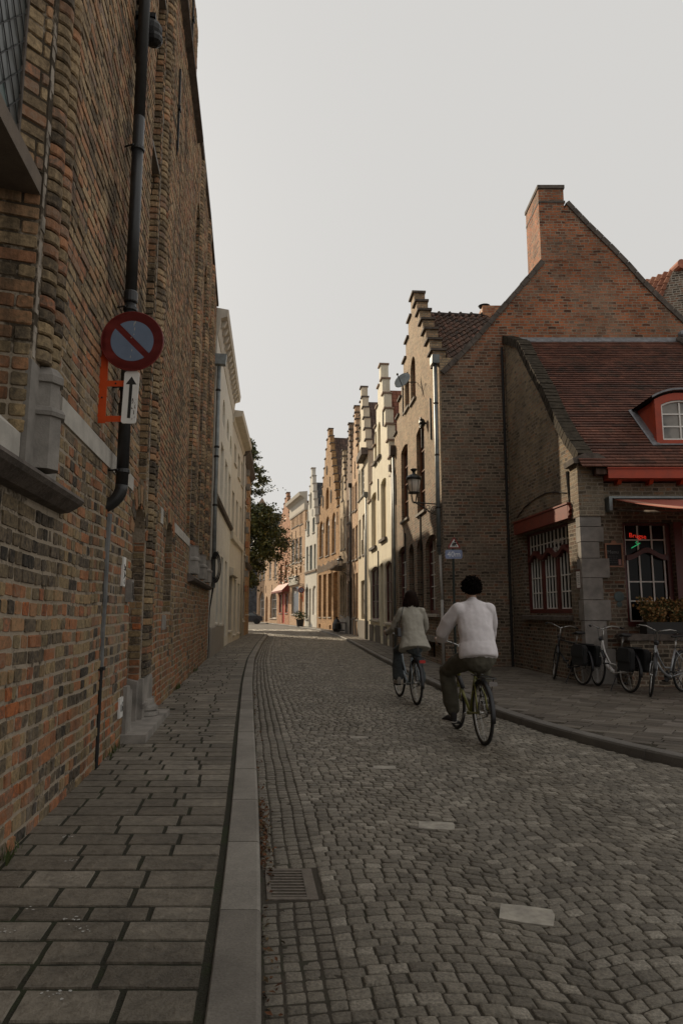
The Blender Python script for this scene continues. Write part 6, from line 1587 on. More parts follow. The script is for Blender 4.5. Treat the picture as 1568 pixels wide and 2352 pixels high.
# ================================================================ houses on the left beyond the hall
def left_house(name,label,P,Q,wallm,ze,roofm,wins,cornice=None,depth=7,group=None,grim=None):
    P,Q=cut(P,Q,.012); F=Frame(P,Q,1); L=F.L; r=thing(name,label,'house',F(0,0),group); hs=[];wl=[]
    for w in wins:
        x0_,x1_,yt,yb=w[:4]; rise=w[4] if len(w)>4 else 0; opt=w[5] if len(w)>5 else {}
        a0,a1,zb,zt=F.rect(x0_,x1_,yt,yb); a0=max(a0,.08); a1=min(a1,L-.08); zb=max(zb,.02)
        if a1-a0<.15: continue
        o=arch(a0,a1,zb,zt,rise); hs.append((o,.16)); wl.append((o,opt))
    mb=MB(); mb.wall(F,[(0,0),(L,0),(L,ze),(0,ze)],hs,0,.3); mb.build('facade',wallm,r,uv=True)
    for o,opt in wl:
        if opt.get('k')=='blind': mb=MB(); mb.prism(F,o,-.2,-.156); mb.build('blind_niche',opt.get('m',wallm),r,uv=True)
        elif opt.get('k')=='door': mb=MB(); mb.prism(F,inset(o,.002),-.16,-.11); mb.build('door',opt.get('fm',M_GREYR),r)
        else: window(F,o,r,.16,opt.get('fm',M_WHITEP),opt.get('g',M_GLASSC),opt.get('nx',2),opt.get('nz',3),.06,.035,sill=opt.get('sill',M_OFFW))
    mb=MB(); mb.box(F,.01,L-.01,0,ze-.05,-depth,-.305); mb.build('side_walls',wallm,r,uv=True)
    mb=MB(); mb.add([F(0,ze+.05,-.1),F(L,ze+.05,-.1),F(L,ze+1.6,-depth/2),F(0,ze+1.6,-depth/2),F(L,ze,-depth),F(0,ze,-depth)],[(0,1,2,3),(3,2,4,5),(0,3,5),(1,4,2)]); mb.build('roof',roofm,r,uv=True)
    return F,r
LP0=(-3.95,20.72); LP1=(-4.88,29.8); LP2=(-5.35,36.5); LP3=(-5.62,40.0); LP4=(-5.98,44.5)
F,r=left_house('white_house','white painted brick house with a bracketed cornice, first house past the tall brick hall',LP0,LP1,M_WHITEW,10.2,M_SLATE,
 [(500,505.5,862,934,.4,dict(k='blind')),(511,516,914,970,.4,dict(k='blind')),(519,523.5,958,1009,.4,dict(k='blind')),
  (498,505,989,1142,0,dict(k='blind')),(509,515,1032,1168,0,dict(k='blind')),(518,523,1064,1186,0,dict(k='blind')),
  (495,500,1262,1430,0,dict(g=M_GLASSC)),(505,510,1276,1432,0,dict(g=M_GLASSC)),(514.5,519.5,1287,1462,0,dict(k='door',fm=M_OFFW))])
mb=MB(); mb.prism(lambda d,z,s:F(s,z,d),[(-.3,10.2),(.02,10.2),(.06,10.35),(.10,10.75),(.30,10.82),(.34,11.05),(-.3,11.15)],.0,F.L+.0); mb.build('cornice',M_OFFW,r)
i=0.3
while i<F.L-.2:
    mb=MB(); mb.prism(lambda d,z,s:F(s,z,d),[(.101,10.55),(.18,10.6),(.27,10.80),(.101,10.80)],i,i+.18); mb.build('cornice_bracket',M_OFFW,r); i+=.62
z_=4.95; mb=MB(); mb.prism(lambda d,z,s:F(s,z,d),[(0,z_),(.10,z_+.03),(.14,z_+.12),(0,z_+.2)],.05,F.L-.02); mb.build('string_course',M_DSTONE,r)
mb=MB(); mb.prism(lambda d,z,s:F(s,z,d),[(0.002,.0),(.05,.0),(.05,.95),(.002,1.0)],0.02,F.px(513,1405)[0]); mb.build('plinth',M_GREYR,r)
F,r=left_house('cream_house','cream rendered house with a deep overhanging eave, second past the brick hall',LP1,LP2,M_OFFW,9.9,M_SLATE,
 [(530,535,998,1046,0),(539,544,1022,1081,0),(547,550.8,1041,1100,0),(527.5,532.5,1117,1214,0),(537,541.5,1140,1238,0),(546,550.2,1155,1250,0),(525,531.5,1311,1448,0,dict(k='w',fm=M_GREYR,nx=2,nz=4)),(536,541,1330,1456,0,dict(k='w',fm=M_OFFW)),(545,549.5,1340,1452,0,dict(k='w',fm=M_OFFW))])
mb=MB(); mb.prism(lambda d,z,s:F(s,z,d),[(-.3,9.9),(.03,9.9),(.08,10.05),(.08,10.12),(.42,10.18),(.46,10.42),(-.3,10.5)],-.0,F.L); mb.build('cornice',M_OFFW,r)
mb=MB(); mb.prism(lambda d,z,s:F(s,z,d),[(0,4.6),(.12,4.65),(.14,4.9),(0,5.0)],.02,F.L-.02); mb.prism(lambda d,z,s:F(s,z,d),[(0,3.0),(.16,3.05),(.18,3.35),(0,3.4)],.1,3.0); build_each(mb,'string_course',M_OFFW,r)
mb=MB(); mb.box(F,F.L-.9,F.L-.2,10.4,12.2,-1.4,-.6); mb.box(F,F.L-.98,F.L-.12,12.2,12.4,-1.5,-.5); mb.build('chimney',M_REDB,r,uv=True)
mb=MB(); mb.tube([F(F.L-.2,z,.08) for z in (9.8,5,.2)],.05,8); mb.build('drainpipe',M_OFFW,r,smooth=True)
F,r=left_house('ornate_house','narrow grey and white house with stacked ornaments, third past the brick hall',LP2,LP3,M_GREYR,9.8,M_SLATE,
 [(554,556.5,1080,1130,0),(558,560.5,1100,1150,0),(554,556.5,1180,1260,0),(558,560.5,1190,1270,0),(554,556.5,1330,1420,0),(558,560.5,1335,1425,0)])
for i in range(9): mb=MB(); mb.box(F,F.L-.5,F.L-.1,2.6+i*.85,2.95+i*.85,.002,.16+.05*(i%2)); mb.build('quoin_stone',M_STONE if i%3 else M_REDB,r)
mb=MB(); mb.prism(lambda d,z,s:F(s,z,d),[(-.3,9.8),(.05,9.8),(.35,10.1),(.38,10.3),(-.3,10.35)],0,F.L); mb.build('cornice',M_DSTONE,r)
F,r=left_house('yellow_brick_house','narrow yellow-orange brick house at the far end of the left row, beside the tree',LP3,LP4,M_ORB,9.9,M_TILED,
 [(563.5,565.8,1110,1170,0),(567.5,569.5,1120,1180,0),(563.5,565.8,1210,1290,0),(567.5,569.5,1215,1295,0),(563.5,565.8,1345,1410,0),(567.5,569.5,1345,1410,0)])
mb=MB(); mb.prism(lambda d,z,s:F(s,z,d),[(-.3,9.9),(.05,9.9),(.28,10.15),(.3,10.3),(-.3,10.35)],0,F.L); mb.prism(lambda d,z,s:F(s,z,d),[(0,4.0),(.12,4.1),(.2,4.3),(0,4.4)],0,F.L); build_each(mb,'cornice',M_DSTONE,r)
# pipe with floodlight and cable coil at the corner of the hall
s_=20.35
dp=thing('corner_drainpipe','slim grey downpipe at the far end of the brick hall, where the white house begins','drainpipe',TH(s_,0))
mb=MB(); mb.tube([TH(s_,z,.14) for z in (9.0,5,2.15)],.065,10); mb.build('pipe',M_GREYP,dp,smooth=True)
for z in (8.2,6.4,6.1,4.6,3.0): mb=MB(); mb.lathe(TH(s_,z,.14),[(.068,0),(.078,.01),(.078,.06),(.068,.07)],10); mb.build('pipe_clip',M_IRON,dp)
mb=MB(); mb.tube([TH(s_,2.15,.14),TH(s_,1.5,.06),TH(s_,.1,.05)],[.03,.015,.015],6); mb.build('cable',M_IRON,dp)
fl=thing('floodlight','boxy dark floodlight on a bracket above the slim grey corner downpipe','floodlight',TH(s_,9.2,.2))
mb=MB(); mb.prism(lambda d,z,s:TH(s,z,d),[(.02,9.05),(.34,9.05),(.38,9.38),(.02,9.38)],s_-.12,s_+.12); mb.build('housing',M_GREYP,fl); mb=MB(); mb.box(TH,s_+.121,s_+.14,9.08,9.34,.05,.33); mb.build('lens',M_LGLASS,fl)
mb=MB(); mb.torus(TH(s_,8.98,.24),.11,.014,(0,1,0),14,6,a0=-170,a1=10); mb.build('bracket',M_IRON,fl)
cc=MB(); c=TH(s_-.2,2.75,.2)
for k in range(5): cc.torus(c+V((.015*k-.03,R(-.02,.02),0)),.20+.02*k,.013,(0,1,0.1),20,5)
cc.xform(Matrix.Translation(c)@Matrix.Diagonal((.55,1,1.6,1))@Matrix.Translation(-c)); tag(cc.build('cable_coil',M_IRON),'coil of black cable hanging from the slim corner downpipe','cable')
# ================================================================ tree at the bend
tr=thing('street_tree','broad dark leafy tree standing at the bend behind the left houses','tree',(-9.2,57,0))
M_BARK=simple('bark',(.05,.04,.03),.95,var=.4,sc_=6,bump=.8,bs=30)
M_TLEAF=rnd_mat('tree_leaves',[(0,(.028,.036,.012)),(.5,(.065,.078,.022)),(.85,(.11,.12,.034)),(1,(.20,.17,.05))],rough=.5,bs=8,spec=.4)
mb=MB(); base=V((-9.2,57,0)); mb.tube([base,base+V((.1,0,3)),base+V((.3,0,6)),base+V((.4,0,9))],[.32,.26,.2,.1],10)
tips=[]
for i in range(15):
    z0=R(3,8.5); a=R(0,6.28); l=R(2.2,4.2)*(1.1-z0/16); st=base+V((.25,0,z0)); e=st+V((math.cos(a)*l,math.sin(a)*l,R(.5,2.2))); mb.tube([st,(st+e)/2+V((0,0,.3)),e],[.1,.06,.025],6); tips.append(e)
mb.build('trunk',M_BARK,tr)
mb=MB(); mb.raw=True; cl=[]
rowsz=[(1340,590,2.2,.6),(1320,612,2.8,.9),(1300,632,3.0,1.2),(1275,650,3.2,1.4),(1250,655,3.4,1.6),(1225,655,3.4,1.6),(1200,650,3.3,1.5),(1175,640,3.1,1.3),(1150,632,2.7,1.0),(1125,622,2.4,.8),(1100,617,2.1,.7),(1078,613,1.9,.55),(1055,606,1.6,.45),(1035,598,1.3,.4),(1020,592,.9,.3)]
for yy,xr,rad,cr in rowsz:
    e=at(xr,yy,57)
    for k in range(int(13+rad*4 if yy>1160 else 12)):
        a=R(0,6.28); rr=rad*math.sqrt(random.random()); cl.append((V((e.x-rad+math.cos(a)*rr-.25,57+math.sin(a)*rr,e.z+R(-.4,.4))),R(.32,.75)*(1 if yy>1170 else .6)))
for c,s_ in cl:
    nlf=int(300*s_) 
    for i in range(nlf):
        d=V((random.gauss(0,1),random.gauss(0,1),random.gauss(0,.62)))*s_*.62; p=c+d
        dd=V((R(-1,1),R(-1,1),R(-.9,.4))).normalized(); sd=dd.orthogonal().normalized(); sd=Matrix.Rotation(R(0,6.28),3,dd)@sd; z_=R(.14,.28)
        mb.add([p,p+dd*z_*.5+sd*z_*.38,p+dd*z_,p+dd*z_*.5-sd*z_*.38],[(0,1,2,3)],0,R(.02,1))
for (x,y) in ((632,1228),(640,1235),(622,1222),(655,1330),(650,1320),(668,1300),(675,1285),(660,1262),(612,1120),(618,1180)):
    c=at(x,y,56.5)
    for i in range(70):
        p=c+V((random.gauss(0,.5),random.gauss(0,.4),random.gauss(0,.22))); dd=V((R(-1,1),R(-1,1),R(-.9,.4))).normalized(); sd=dd.orthogonal().normalized(); z_=R(.12,.22); mb.add([p,p+dd*z_*.5+sd*z_*.38,p+dd*z_,p+dd*z_*.5-sd*z_*.38],[(0,1,2,3)],0,R(.02,1))
mb.build('crown',M_TLEAF,tr)
# ================================================================ bicycles
M_RUB=simple('tyre_rubber',(.018,.017,.016),.8,var=.2,sc_=20,local=True); M_CHR=simple('bicycle_chrome',(.42,.41,.39),.3,metal=.8,var=.15,local=True)
M_SADL=simple('black_saddle',(.02,.018,.017),.55,var=.2,local=True); M_BBLK=simple('bicycle_black',(.018,.018,.02),.4,var=.2,local=True)
M_REDL=simple('red_reflector',(.45,.02,.015),.3,local=True,var=.1); M_PANN=simple('black_pannier_cloth',(.010,.010,.010),.85,var=.3,sc_=14,bump=.4,bs=60,local=True)
WR=.345; WB=1.08
def make_bike(label,fmat,steer=0.0,high=False,rack=True,light=True,mud=None,bar='swept',stand=False,saddle_z=.95,fat=1.0):
    r=thing('bicycle',label,'bicycle'); mud=mud or M_BBLK
    hx,hz=.86,.98; ax0=V((WB-.05,0,WR)); ha=(V((hx-.02,0,.95))-V((WB-.10,0,.42))).normalized(); hp=V((hx,0,.90))
    S=Matrix.Translation(hp)@Matrix.Rotation(steer,4,ha)@Matrix.Translation(-hp)
    def wheel(cx,M=None):
        c=V((cx,0,WR)); 
        mb=MB(); mb.torus(c,WR-.020,.020,(0,1,0),44,8); 
        if M: mb.xform(M)
        # hub is the wheel part itself
        hb=MB(); hb.lathe(c+V((0,-.045,0)),[(.012,0),(.028,.005),(.028,.012),(.014,.02),(.014,.07),(.028,.078),(.028,.085),(.012,.09)],14,ax=(0,1,0))
        if M: hb.xform(M)
        w_=hb.build('wheel',M_CHR,r,smooth=True); mb.build('tyre',M_RUB,w_,smooth=True)
        rm=MB(); rm.torus(c,WR-.046,.011,(0,1,0),44,6); 
        if M: rm.xform(M)
        rm.build('rim',M_CHR,w_,smooth=True)
        sp=MB()
        for i in range(28):
            a=2*math.pi*i/28; a2=a+(.35 if i%2 else -.35); y=.028 if i%4<2 else -.028
            sp.tube([c+V((.026*math.cos(a2),y,.026*math.sin(a2))),c+V(((WR-.05)*math.cos(a),0,(WR-.05)*math.sin(a)))],.0016,3,caps=False)
        if M: sp.xform(M)
        sp.build('spokes',M_CHR,w_)
    wheel(0.0); wheel(WB,S)
    bb=V((.46,0,.285)); st_=V((.245,0,.72)); stt=V((.20,0,saddle_z-.06)); hd0=V((.935,0,.60)); hd1=V((.885,0,.80)); rh=V((0,0,WR))
    mb=MB()
    if high: mb.tube([st_+V((0,0,.03)),hd1],.016,8); mb.tube([bb,hd0],.018,8)
    else: mb.tube([bb,bb+V((.12,0,.04)),V((.72,0,.40)),hd0],.022*fat,8); mb.tube([bb+V((-.04,0,.14)),V((.62,0,.44)),V((.80,0,.62)),hd1],.014,8)
    mb.tube([bb,st_],.017,8); mb.tube([hd0-V((-.01,0,.04)),hd1+V((-.008,0,.03))],.021,10)
    for y in (.055,-.055): mb.tube([bb+V((0,y*.5,0)),rh+V((0,y,0))],.010,6); mb.tube([st_+V((0,y*.3,-.02)),V((.06,y,.52)),rh+V((0,y,0))],.009,6)
    mb.lathe(bb+V((0,-.04,0)),[(.022,0),(.024,.01),(.024,.07),(.022,.08)],12,ax=(0,1,0)); mb.build('frame',fmat,r,smooth=True)
    mb=MB()
    for y in (.05,-.05): mb.tube([hd0+V((.0,y*.7,-.06)),V((WB-.06,y,.50)),V((WB,y,WR))],.010,6)
    mb.tube([hd0+V((0,-.04,-.06)),hd0+V((0,.04,-.06))],.014,6); mb.xform(S); mb.build('fork',fmat,r,smooth=True)
    mb=MB(); mb.tube([hd1,V((.865,0,1.0)),V((.90,0,1.03))],.013,8)
    if bar=='swept': P=[V((.90,0,1.03)),V((.97,.06,1.06)),V((.95,.18,1.10)),V((.84,.27,1.09)),V((.70,.30,1.07))]
    else: P=[V((.90,0,1.03)),V((.93,.10,1.05)),V((.90,.22,1.07)),V((.84,.30,1.07)),V((.80,.33,1.07))]
    mb.tube(P,.0115,8); mb.tube([V((p.x,-p.y,p.z)) for p in P],.0115,8); mb.xform(S); hb=mb.build('handlebar',M_CHR,r,smooth=True)
    for sg in (1,-1):
        e=P[-1]; d=(P[-1]-P[-2]).normalized(); mb=MB(); q=[e-d*.10,e+d*.01]; q=[V((p.x,p.y*sg,p.z)) for p in q]; mb.tube(q,.017,10); mb.xform(S); mb.build('grip',M_RUB,hb,smooth=True)
        b=e-d*.13+V((.03,0,-.02)); mb=MB(); mb.tube([V((b.x,b.y*sg,b.z)),V((b.x-.04,(b.y+.03)*sg,b.z-.02)),V((b.x-.13,(b.y+.04)*sg,b.z-.015))],.005,5); mb.xform(S); mb.build('brake_lever',M_CHR,hb)
    mb=MB(); mb.tube([V((.90,.05,1.05)),V((1.0,.06,1.08)),V((1.0,.03,.9)),V((.94,.02,.75))],.004,5); mb.tube([V((.90,-.05,1.05)),V((1.0,-.08,1.1)),V((1.0,-.03,.9)),V((.94,-.02,.7))],.004,5); mb.ball((.98,0,.86),(.03,.045,.045),8); mb.xform(S); mb.build('cables',M_BBLK,r)
    mb=MB(); mb.tube([st_,stt],.013,8); mb.build('seat_post',M_CHR,r,smooth=True)
    mb=MB(); z=saddle_z; mb.tube([V((.04,0,z-.005)),V((.08,0,z+.01)),V((.16,0,z)),V((.26,0,z-.01)),V((.34,0,z-.012))],[(.07,.02),(.105,.032),(.085,.03),(.035,.025),(.018,.018)],12,up=(0,1,0)); sd_=mb.build('saddle',M_SADL,r,smooth=True)
    mb=MB(); 
    for y in (.05,-.05):
        for k in range(5): mb.torus((.10,y,z-.03-k*.012),.018,.003,(0,0,1),10,4)
    mb.tube([V((.08,.04,z-.09)),V((.28,0,z-.04))],.004,4); mb.build('springs',M_CHR,sd_)
    # mudguards
    def guard(cx,a0,a1,M=None,nm='mudguard'):
        mb=MB(); n=16; vs=[]
        for i in range(n+1):
            t=math.radians(a0+(a1-a0)*i/n); rr=WR+.022
            for y,o in ((-.028,-.012),(-.015,.0),(.015,.0),(.028,-.012)): vs.append(V((cx+(rr+o)*math.cos(t),y,WR+(rr+o)*math.sin(t))))
        mb.add(vs,[(i*4+j,i*4+j+1,i*4+5+j,i*4+4+j) for i in range(n) for j in range(3)])
        if M: mb.xform(M)
        o=mb.build(nm,mud,r,smooth=True); q=o.modifiers.new('s','SOLIDIFY'); q.thickness=.003
    guard(0,35,190); guard(WB,20,150,S)
    if rack:
        mb=MB(); 
        for y in (.06,-.06): mb.tube([V((.20,y,.74)),V((-.32,y,.74))],.006,5); mb.tube([V((-.22,y,.74)),V((0,y,WR))],.005,5)
        mb.tube([V((-.32,.06,.74)),V((-.34,0,.74)),V((-.32,-.06,.74))],.006,5); mb.tube([V((-.1,.06,.74)),V((-.1,-.06,.74))],.005,5); mb.build('luggage_rack',M_BBLK,r)
    if light: mb=MB(); mb.prism(lambda a,b,c:V((-.345-c,a,b+.69)),rrect(.045,.022,.012,3),0,.035); mb.build('tail_light',light if light is not True else M_REDL,r)
    mb=MB(); mb.lathe(bb+V((0,-.050,0)),[(.085,0),(.09,.002),(.09,.005),(.085,.007)],24,ax=(0,1,0)); mb.build('chain_ring',M_BBLK,r)
    mb=MB(); mb.tube([bb+V((0,-.047,.087)),V((0,-.047,WR+.04))],.006,5); mb.tube([bb+V((0,-.047,-.087)),V((0,-.047,WR-.04))],.006,5); mb.lathe(V((0,-.05,WR)),[(.04,0),(.045,.003),(.04,.006)],12,ax=(0,1,0)); mb.build('chain',M_BBLK,r)
    if stand: mb=MB(); mb.tube([V((.30,.05,.28)),V((.26,.20,.0))],.009,6); mb.tube([V((.26,.20,.005)),V((.20,.21,.0))],.008,5); mb.build('kickstand',M_BBLK,r)
    return r,bb
def cranks(r,bb,ang):
    for sg,a in ((1,ang),(-1,ang+math.pi)):
        e=bb+V((.17*math.cos(a),sg*.085,.17*math.sin(a))); mb=MB(); mb.tube([bb+V((0,sg*.05,0)),bb+V((.02*math.cos(a),sg*.075,.02*math.sin(a))),e],.009,6); c=mb.build('crank',M_CHR,r,smooth=True)
        mb=MB(); p=e+V((0,sg*.055,0)); mb.box(Wf,p.x-.045,p.x+.045,p.y-.04,p.y+.04,p.z-.012,p.z+.012); mb.build('pedal',M_RUB,c)
def place(r,rear,front,z,lean=0.0):
    a=math.atan2(front[1]-rear[1],front[0]-rear[0]); r.location=(rear[0],rear[1],z); r.rotation_euler=(lean,0,a); return a
M_OLIVE=simple('lime_yellow_frame',(.20,.19,.04),.4,var=.15,local=True); M_SILV=simple('silver_grey_frame',(.30,.31,.32),.35,metal=.4,var=.15,local=True); M_PBLUE=simple('pale_blue_frame',(.28,.33,.36),.4,var=.1,local=True); M_WFR=simple('white_frame',(.55,.54,.52),.4,var=.1,local=True)
MR,MF=(1.55,7.74),(1.43,8.82); WRr,WFf=(1.17,10.98),(.99,12.05)
b1,bb=make_bike('bicycle with a lime yellow frame ridden by the man in the pale sweatshirt',M_OLIVE,high=True,steer=.05,light=simple('clear_reflector',(.22,.20,.19),.2,local=True)); cranks(b1,bb,math.radians(-48)); place(b1,MR,MF,.005)
b2,bb=make_bike('bicycle with a pale blue frame ridden by the woman in the blazer',M_PBLUE,steer=.04,mud=M_BBLK); cranks(b2,bb,math.radians(-8)); place(b2,WRr,WFf,.005)
GB='bicycles parked at the cafe'
b3,bb=make_bike('parked black bicycle, farthest of the three at the cafe, under the lattice window',M_BBLK,steer=-.42,high=True,stand=True,light=False); cranks(b3,bb,2.2); place(b3,(4.47,13.02),(4.27,14.1),.10,.06); b3['group']=GB
b4,bb=make_bike('parked silver bicycle leaning at the corner pier, middle one of the three at the cafe',M_WFR,steer=-.12,stand=True,light=False,fat=1.6); cranks(b4,bb,1.2); place(b4,(4.84,11.80),(4.70,12.86),.10,.05); b4['group']=GB
b5,bb=make_bike('parked grey bicycle at the terrace wall, nearest of the three at the cafe',M_SILV,steer=.55,stand=True,light=False); cranks(b5,bb,.6); place(b5,(5.80,11.92),(4.97,11.27),.10,-.04); b5['group']=GB
def panniers(bike,label):
    r=thing('pannier_bag',label,'bicycle bag')
    for sg in (1,-1):
        mb=MB(); mb.prism(lambda a,b,c:V((a,sg*(.085+c),b)),[(-.30,.36),(.04,.36),(.08,.42),(.08,.70),(.04,.74),(-.30,.74),(-.34,.70),(-.34,.40)],0,.10); o=mb.build('bag',M_PANN,r)
        o.modifiers.new('b','BEVEL').width=.02
        mb=MB(); mb.prism(lambda a,b,c:V((a,sg*(.186+c),b)),[(-.33,.52),(.07,.52),(.07,.70),(-.33,.70)],0,.012); mb.build('flap',M_PANN,o)
    mb=MB(); mb.box(Wf,-.25,.0,-.09,.09,.748,.765); mb.build('strap',M_PANN,r)
    r.location=bike.location; r.rotation_euler=bike.rotation_euler; r['group']='double panniers on parked bicycles'
panniers(b3,'double black pannier bag on the farthest parked bicycle'); panniers(b4,'double black pannier bag on the silver parked bicycle at the corner pier')
# ================================================================ the two cyclists
def capsule_union(parts,vox,smooth,name,mat,parent=None,disp=None,tubes=()):
    mb=MB()
    for pts,rad,up in tubes: mb.tube(pts,rad,24,up=up)
    for pts,rad,up in parts: mb.limb(pts,rad,16,up=up)
    mods=[('REMESH',dict(mode='VOXEL',voxel_size=vox)),('SMOOTH',dict(iterations=smooth,factor=.6))]
    if disp:
        tx=bpy.data.textures.new(name+'_folds','CLOUDS'); tx.noise_scale=disp[1]; mods.append(('DISPLACE',dict(texture=tx,strength=disp[0],mid_level=.5)))
        mods.append(('SMOOTH',dict(iterations=3,factor=.5)))
    return evaluated(mb,mods,mat,name,parent)
M_SKIN=G('skin'); M_SKIN.set(Base_Color=(.42,.25,.17,1),Roughness=.55,Subsurface_Weight=.05); M_SKIN=M_SKIN.mat
def hand(mb,grip,axis,sg):
    """palm on the grip, four unequal bent fingers round it, thumb from the side"""
    a=V(axis).normalized(); up=V((0,0,1)); out=a.cross(up).normalized()*(-1 if sg>0 else 1)
    out=V((0,sg,0))
    g=V(grip)
    mb.limb([g-a*.06+up*.028+out*.012,g+a*.0+up*.032+out*.004,g+a*.035+up*.028],[(.022,.034),(.024,.040),(.018,.036)],12,up=(0,0,1))
    for i,(o,l,rr) in enumerate(((-.028,1.0,.0085),(-.008,1.08,.009),(.012,1.0,.0088),(.031,.82,.0075))):
        c=g+a*(o+.012); pts=[]
        for k in range(5):
            t=math.radians(70-k*52*l); pts.append(c+out*(.030*math.cos(t))+up*(.030*math.sin(t)))
        mb.limb(pts,[rr,rr,rr*.95,rr*.9,rr*.8],8)
    mb.limb([g+a*.02+up*.030-out*.012,g+a*.045+up*.012-out*.026,g+a*.03-up*.012-out*.026],[.012,.0105,.009],8)
def head(parts,c,fwd,s=1.0):
    f=V(fwd).normalized(); c=V(c)
    parts.append(([c+V((0,0,.045))*s-f*.012,c-V((0,0,.02))*s+f*.006,c-V((0,0,.075))*s+f*.022],[(.078*s,.096*s),(.072*s,.088*s),(.052*s,.058*s)],(0,1,0)))
    parts.append(([c+f*.088-V((0,0,-.01)),c+f*.112-V((0,0,.025))],[.010,.014],None))
    for sg in (1,-1): parts.append(([c+V((-.01,sg*.078,.015)),c+V((-.006,sg*.082,-.025))],[(.016,.010),(.010,.008)],None))
def face_bits(root,c,f):
    c=V(c); f=V(f).normalized()
    mb=MB()
    for sg in (1,-1): mb.ball(c+f*.088+V((0,sg*.032,.012)),(.011,.013,.010),8)
    mb.build('eyes',M_WHITEP,root); mb=MB(); mb.limb([c+f*.090+V((0,-.022,-.055)),c+f*.096+V((0,0,-.054)),c+f*.090+V((0,.022,-.055))],[.005,.007,.005],8); mb.build('lips',simple('lips',(.30,.12,.09),.5),root)
def join_mesh(o,mb,mat):
    bm=bmesh.new(); bm.from_mesh(o.data); me=mb.mesh('h',mat); bm.from_mesh(me); bm.to_mesh(o.data); bm.free(); o.data.polygons.foreach_set('use_smooth',[True]*len(o.data.polygons)); bpy.data.meshes.remove(me)
def curls(root,c,rad,n,rc,mat,name='hair',squash=1.0,seed=1,down=0.0):
    """mass of locks round the skull, open at the face"""
    random.seed(seed); mb=MB(); c=V(c); k=0
    mb.limb([c+V((-.018,0,.03)),c+V((-.02,0,-.02-down*.6))],[(rad*.86,rad*.98),(rad*.84,rad*.86)],16,up=(0,1,0))
    while k<n:
        d=V((random.gauss(0,1),random.gauss(0,1),random.gauss(0,1))).normalized()
        if d.x>.45 and d.z<.55: continue
        if d.z<-.62: continue
        k2=1+.16*noise.noise(d*2.3)+R(-.05,.07)
        p=c+V((-.018,0,.015))+V((d.x*rad*k2,d.y*rad*.95*k2,d.z*rad*1.04*k2-(down*max(0,-d.z+.3))))
        q=p+V((R(-1,1),R(-1,1),R(-1,1))).normalized()*rc*1.1+d*rc*.6; e=q+V((R(-1,1),R(-1,1),R(-1,.4))).normalized()*rc*.9
        mb.limb([p,q,e],[rc*.55,rc*.5,rc*.22],6); k+=1
    return mb.build(name,mat,root,smooth=True)
M_HAIRB=simple('black_curly_hair',(.007,.005,.004),.95,var=.4,sc_=60,bump=.9,bs=160,local=True,spec=.05); M_HAIRR=simple('dark_brown_hair',(.016,.008,.005),.8,var=.4,sc_=30,bump=.5,bs=120,local=True,spec=.12)
M_SWEAT=simple('pale_lilac_sweatshirt',(.71,.66,.665),.9,var=.10,sc_=9,bump=.25,bs=160,local=True,spec=.2); M_TROU=simple('olive_trousers',(.085,.076,.056),.9,var=.18,sc_=9,bump=.25,bs=120,local=True,spec=.2)
M_BLAZ=simple('sand_blazer',(.36,.335,.28),.9,var=.10,sc_=8,bump=.25,bs=160,local=True,spec=.2); M_JEAN=simple('grey_blue_jeans',(.075,.085,.088),.9,var=.25,sc_=7,bump=.3,bs=120,local=True,spec=.2)
M_SHOE=simple('dark_shoe_cloth',(.022,.018,.018),.8,var=.2,local=True); M_SOLE=simple('pale_shoe_sole',(.40,.37,.34),.7,var=.15,local=True)
def shoe(root,heel,toe,mat,sole,w_=.042):
    h,t=V(heel),V(toe); m=(h+t)/2; mb=MB(); mb.limb([h+V((0,0,.03)),m+V((0,0,.038)),t+V((0,0,.012))],[(.036,w_*.9),(.036,w_),(.020,w_*.95)],12,up=(0,0,1)); mb.limb([h+V((.0,0,.05)),h+V((0,0,.085))],[.04,.04],12)
    o=mb.build('shoe',mat,root,smooth=True); d=(t-h).normalized(); mb=MB(); mb.limb([h-d*.012,m,t+d*.012],[(.012,w_*.9),(.012,w_*1.08),(.012,w_*.92)],12,up=(0,0,1)); mb.build('sole',sole,o,smooth=True)
    mb=MB()
    for k in range(4): p=h.lerp(t,.45+k*.11)+V((0,0,.070-k*.009)); s_=V((-d.y,d.x,0)); mb.tube([p-s_*.02,p+s_*.02],.0035,4)
    mb.build('laces',sole,o)
# --- man: bike coordinates (x forward, y left, z up)
fw=V((1,-.12,-.06)); hc=V((.31,0,1.705))
parts=[([V((.13,0,.96)),V((.16,0,1.12)),V((.21,0,1.36)),V((.25,0,1.46))],[(.155,.12),(.145,.105),(.165,.105),(.14,.09)],(0,1,0)),([V((.26,0,1.48)),V((.29,0,1.60))],[.062,.056],None)]
head(parts,hc,(1,0,-.05))
LK,RK=V((.60,.235,.745)),V((.57,-.20,.93)); LA,RA=V((.545,.19,.285)),V((.40,-.15,.56))
GL=V((.735,.296,1.085)); GR=V((.735,-.296,1.085))
for hipy,K,A in ((.10,LK,LA),(-.10,RK,RA)): parts.append(([V((.16,hipy,.94)),K,A,A+V((.02,0,-.05))],[.085,.055,.038,.036],None))
for sg,G_ in ((1,GL),(-1,GR)): parts.append(([V((.24,sg*.18,1.45)),V((.43,.325 if sg>0 else -.255,1.21)),G_+V((-.08,sg*.01,.035))],[.052,.042,.030],None))
man=capsule_union(parts,.012,6,'person',M_SKIN); hm=MB(); hand(hm,GL,(-.95,.2,-.13),1); hand(hm,GR,(-.95,-.2,-.13),-1); join_mesh(man,hm,M_SKIN)
tag(man,'man with curly black hair in a pale lilac sweatshirt, cycling away nearest to the camera','person',group=None)
face_bits(man,hc,(1,0,-.05))
curls(man,hc+V((-.008,0,.016)),.090,640,.020,M_HAIRB,seed=4)
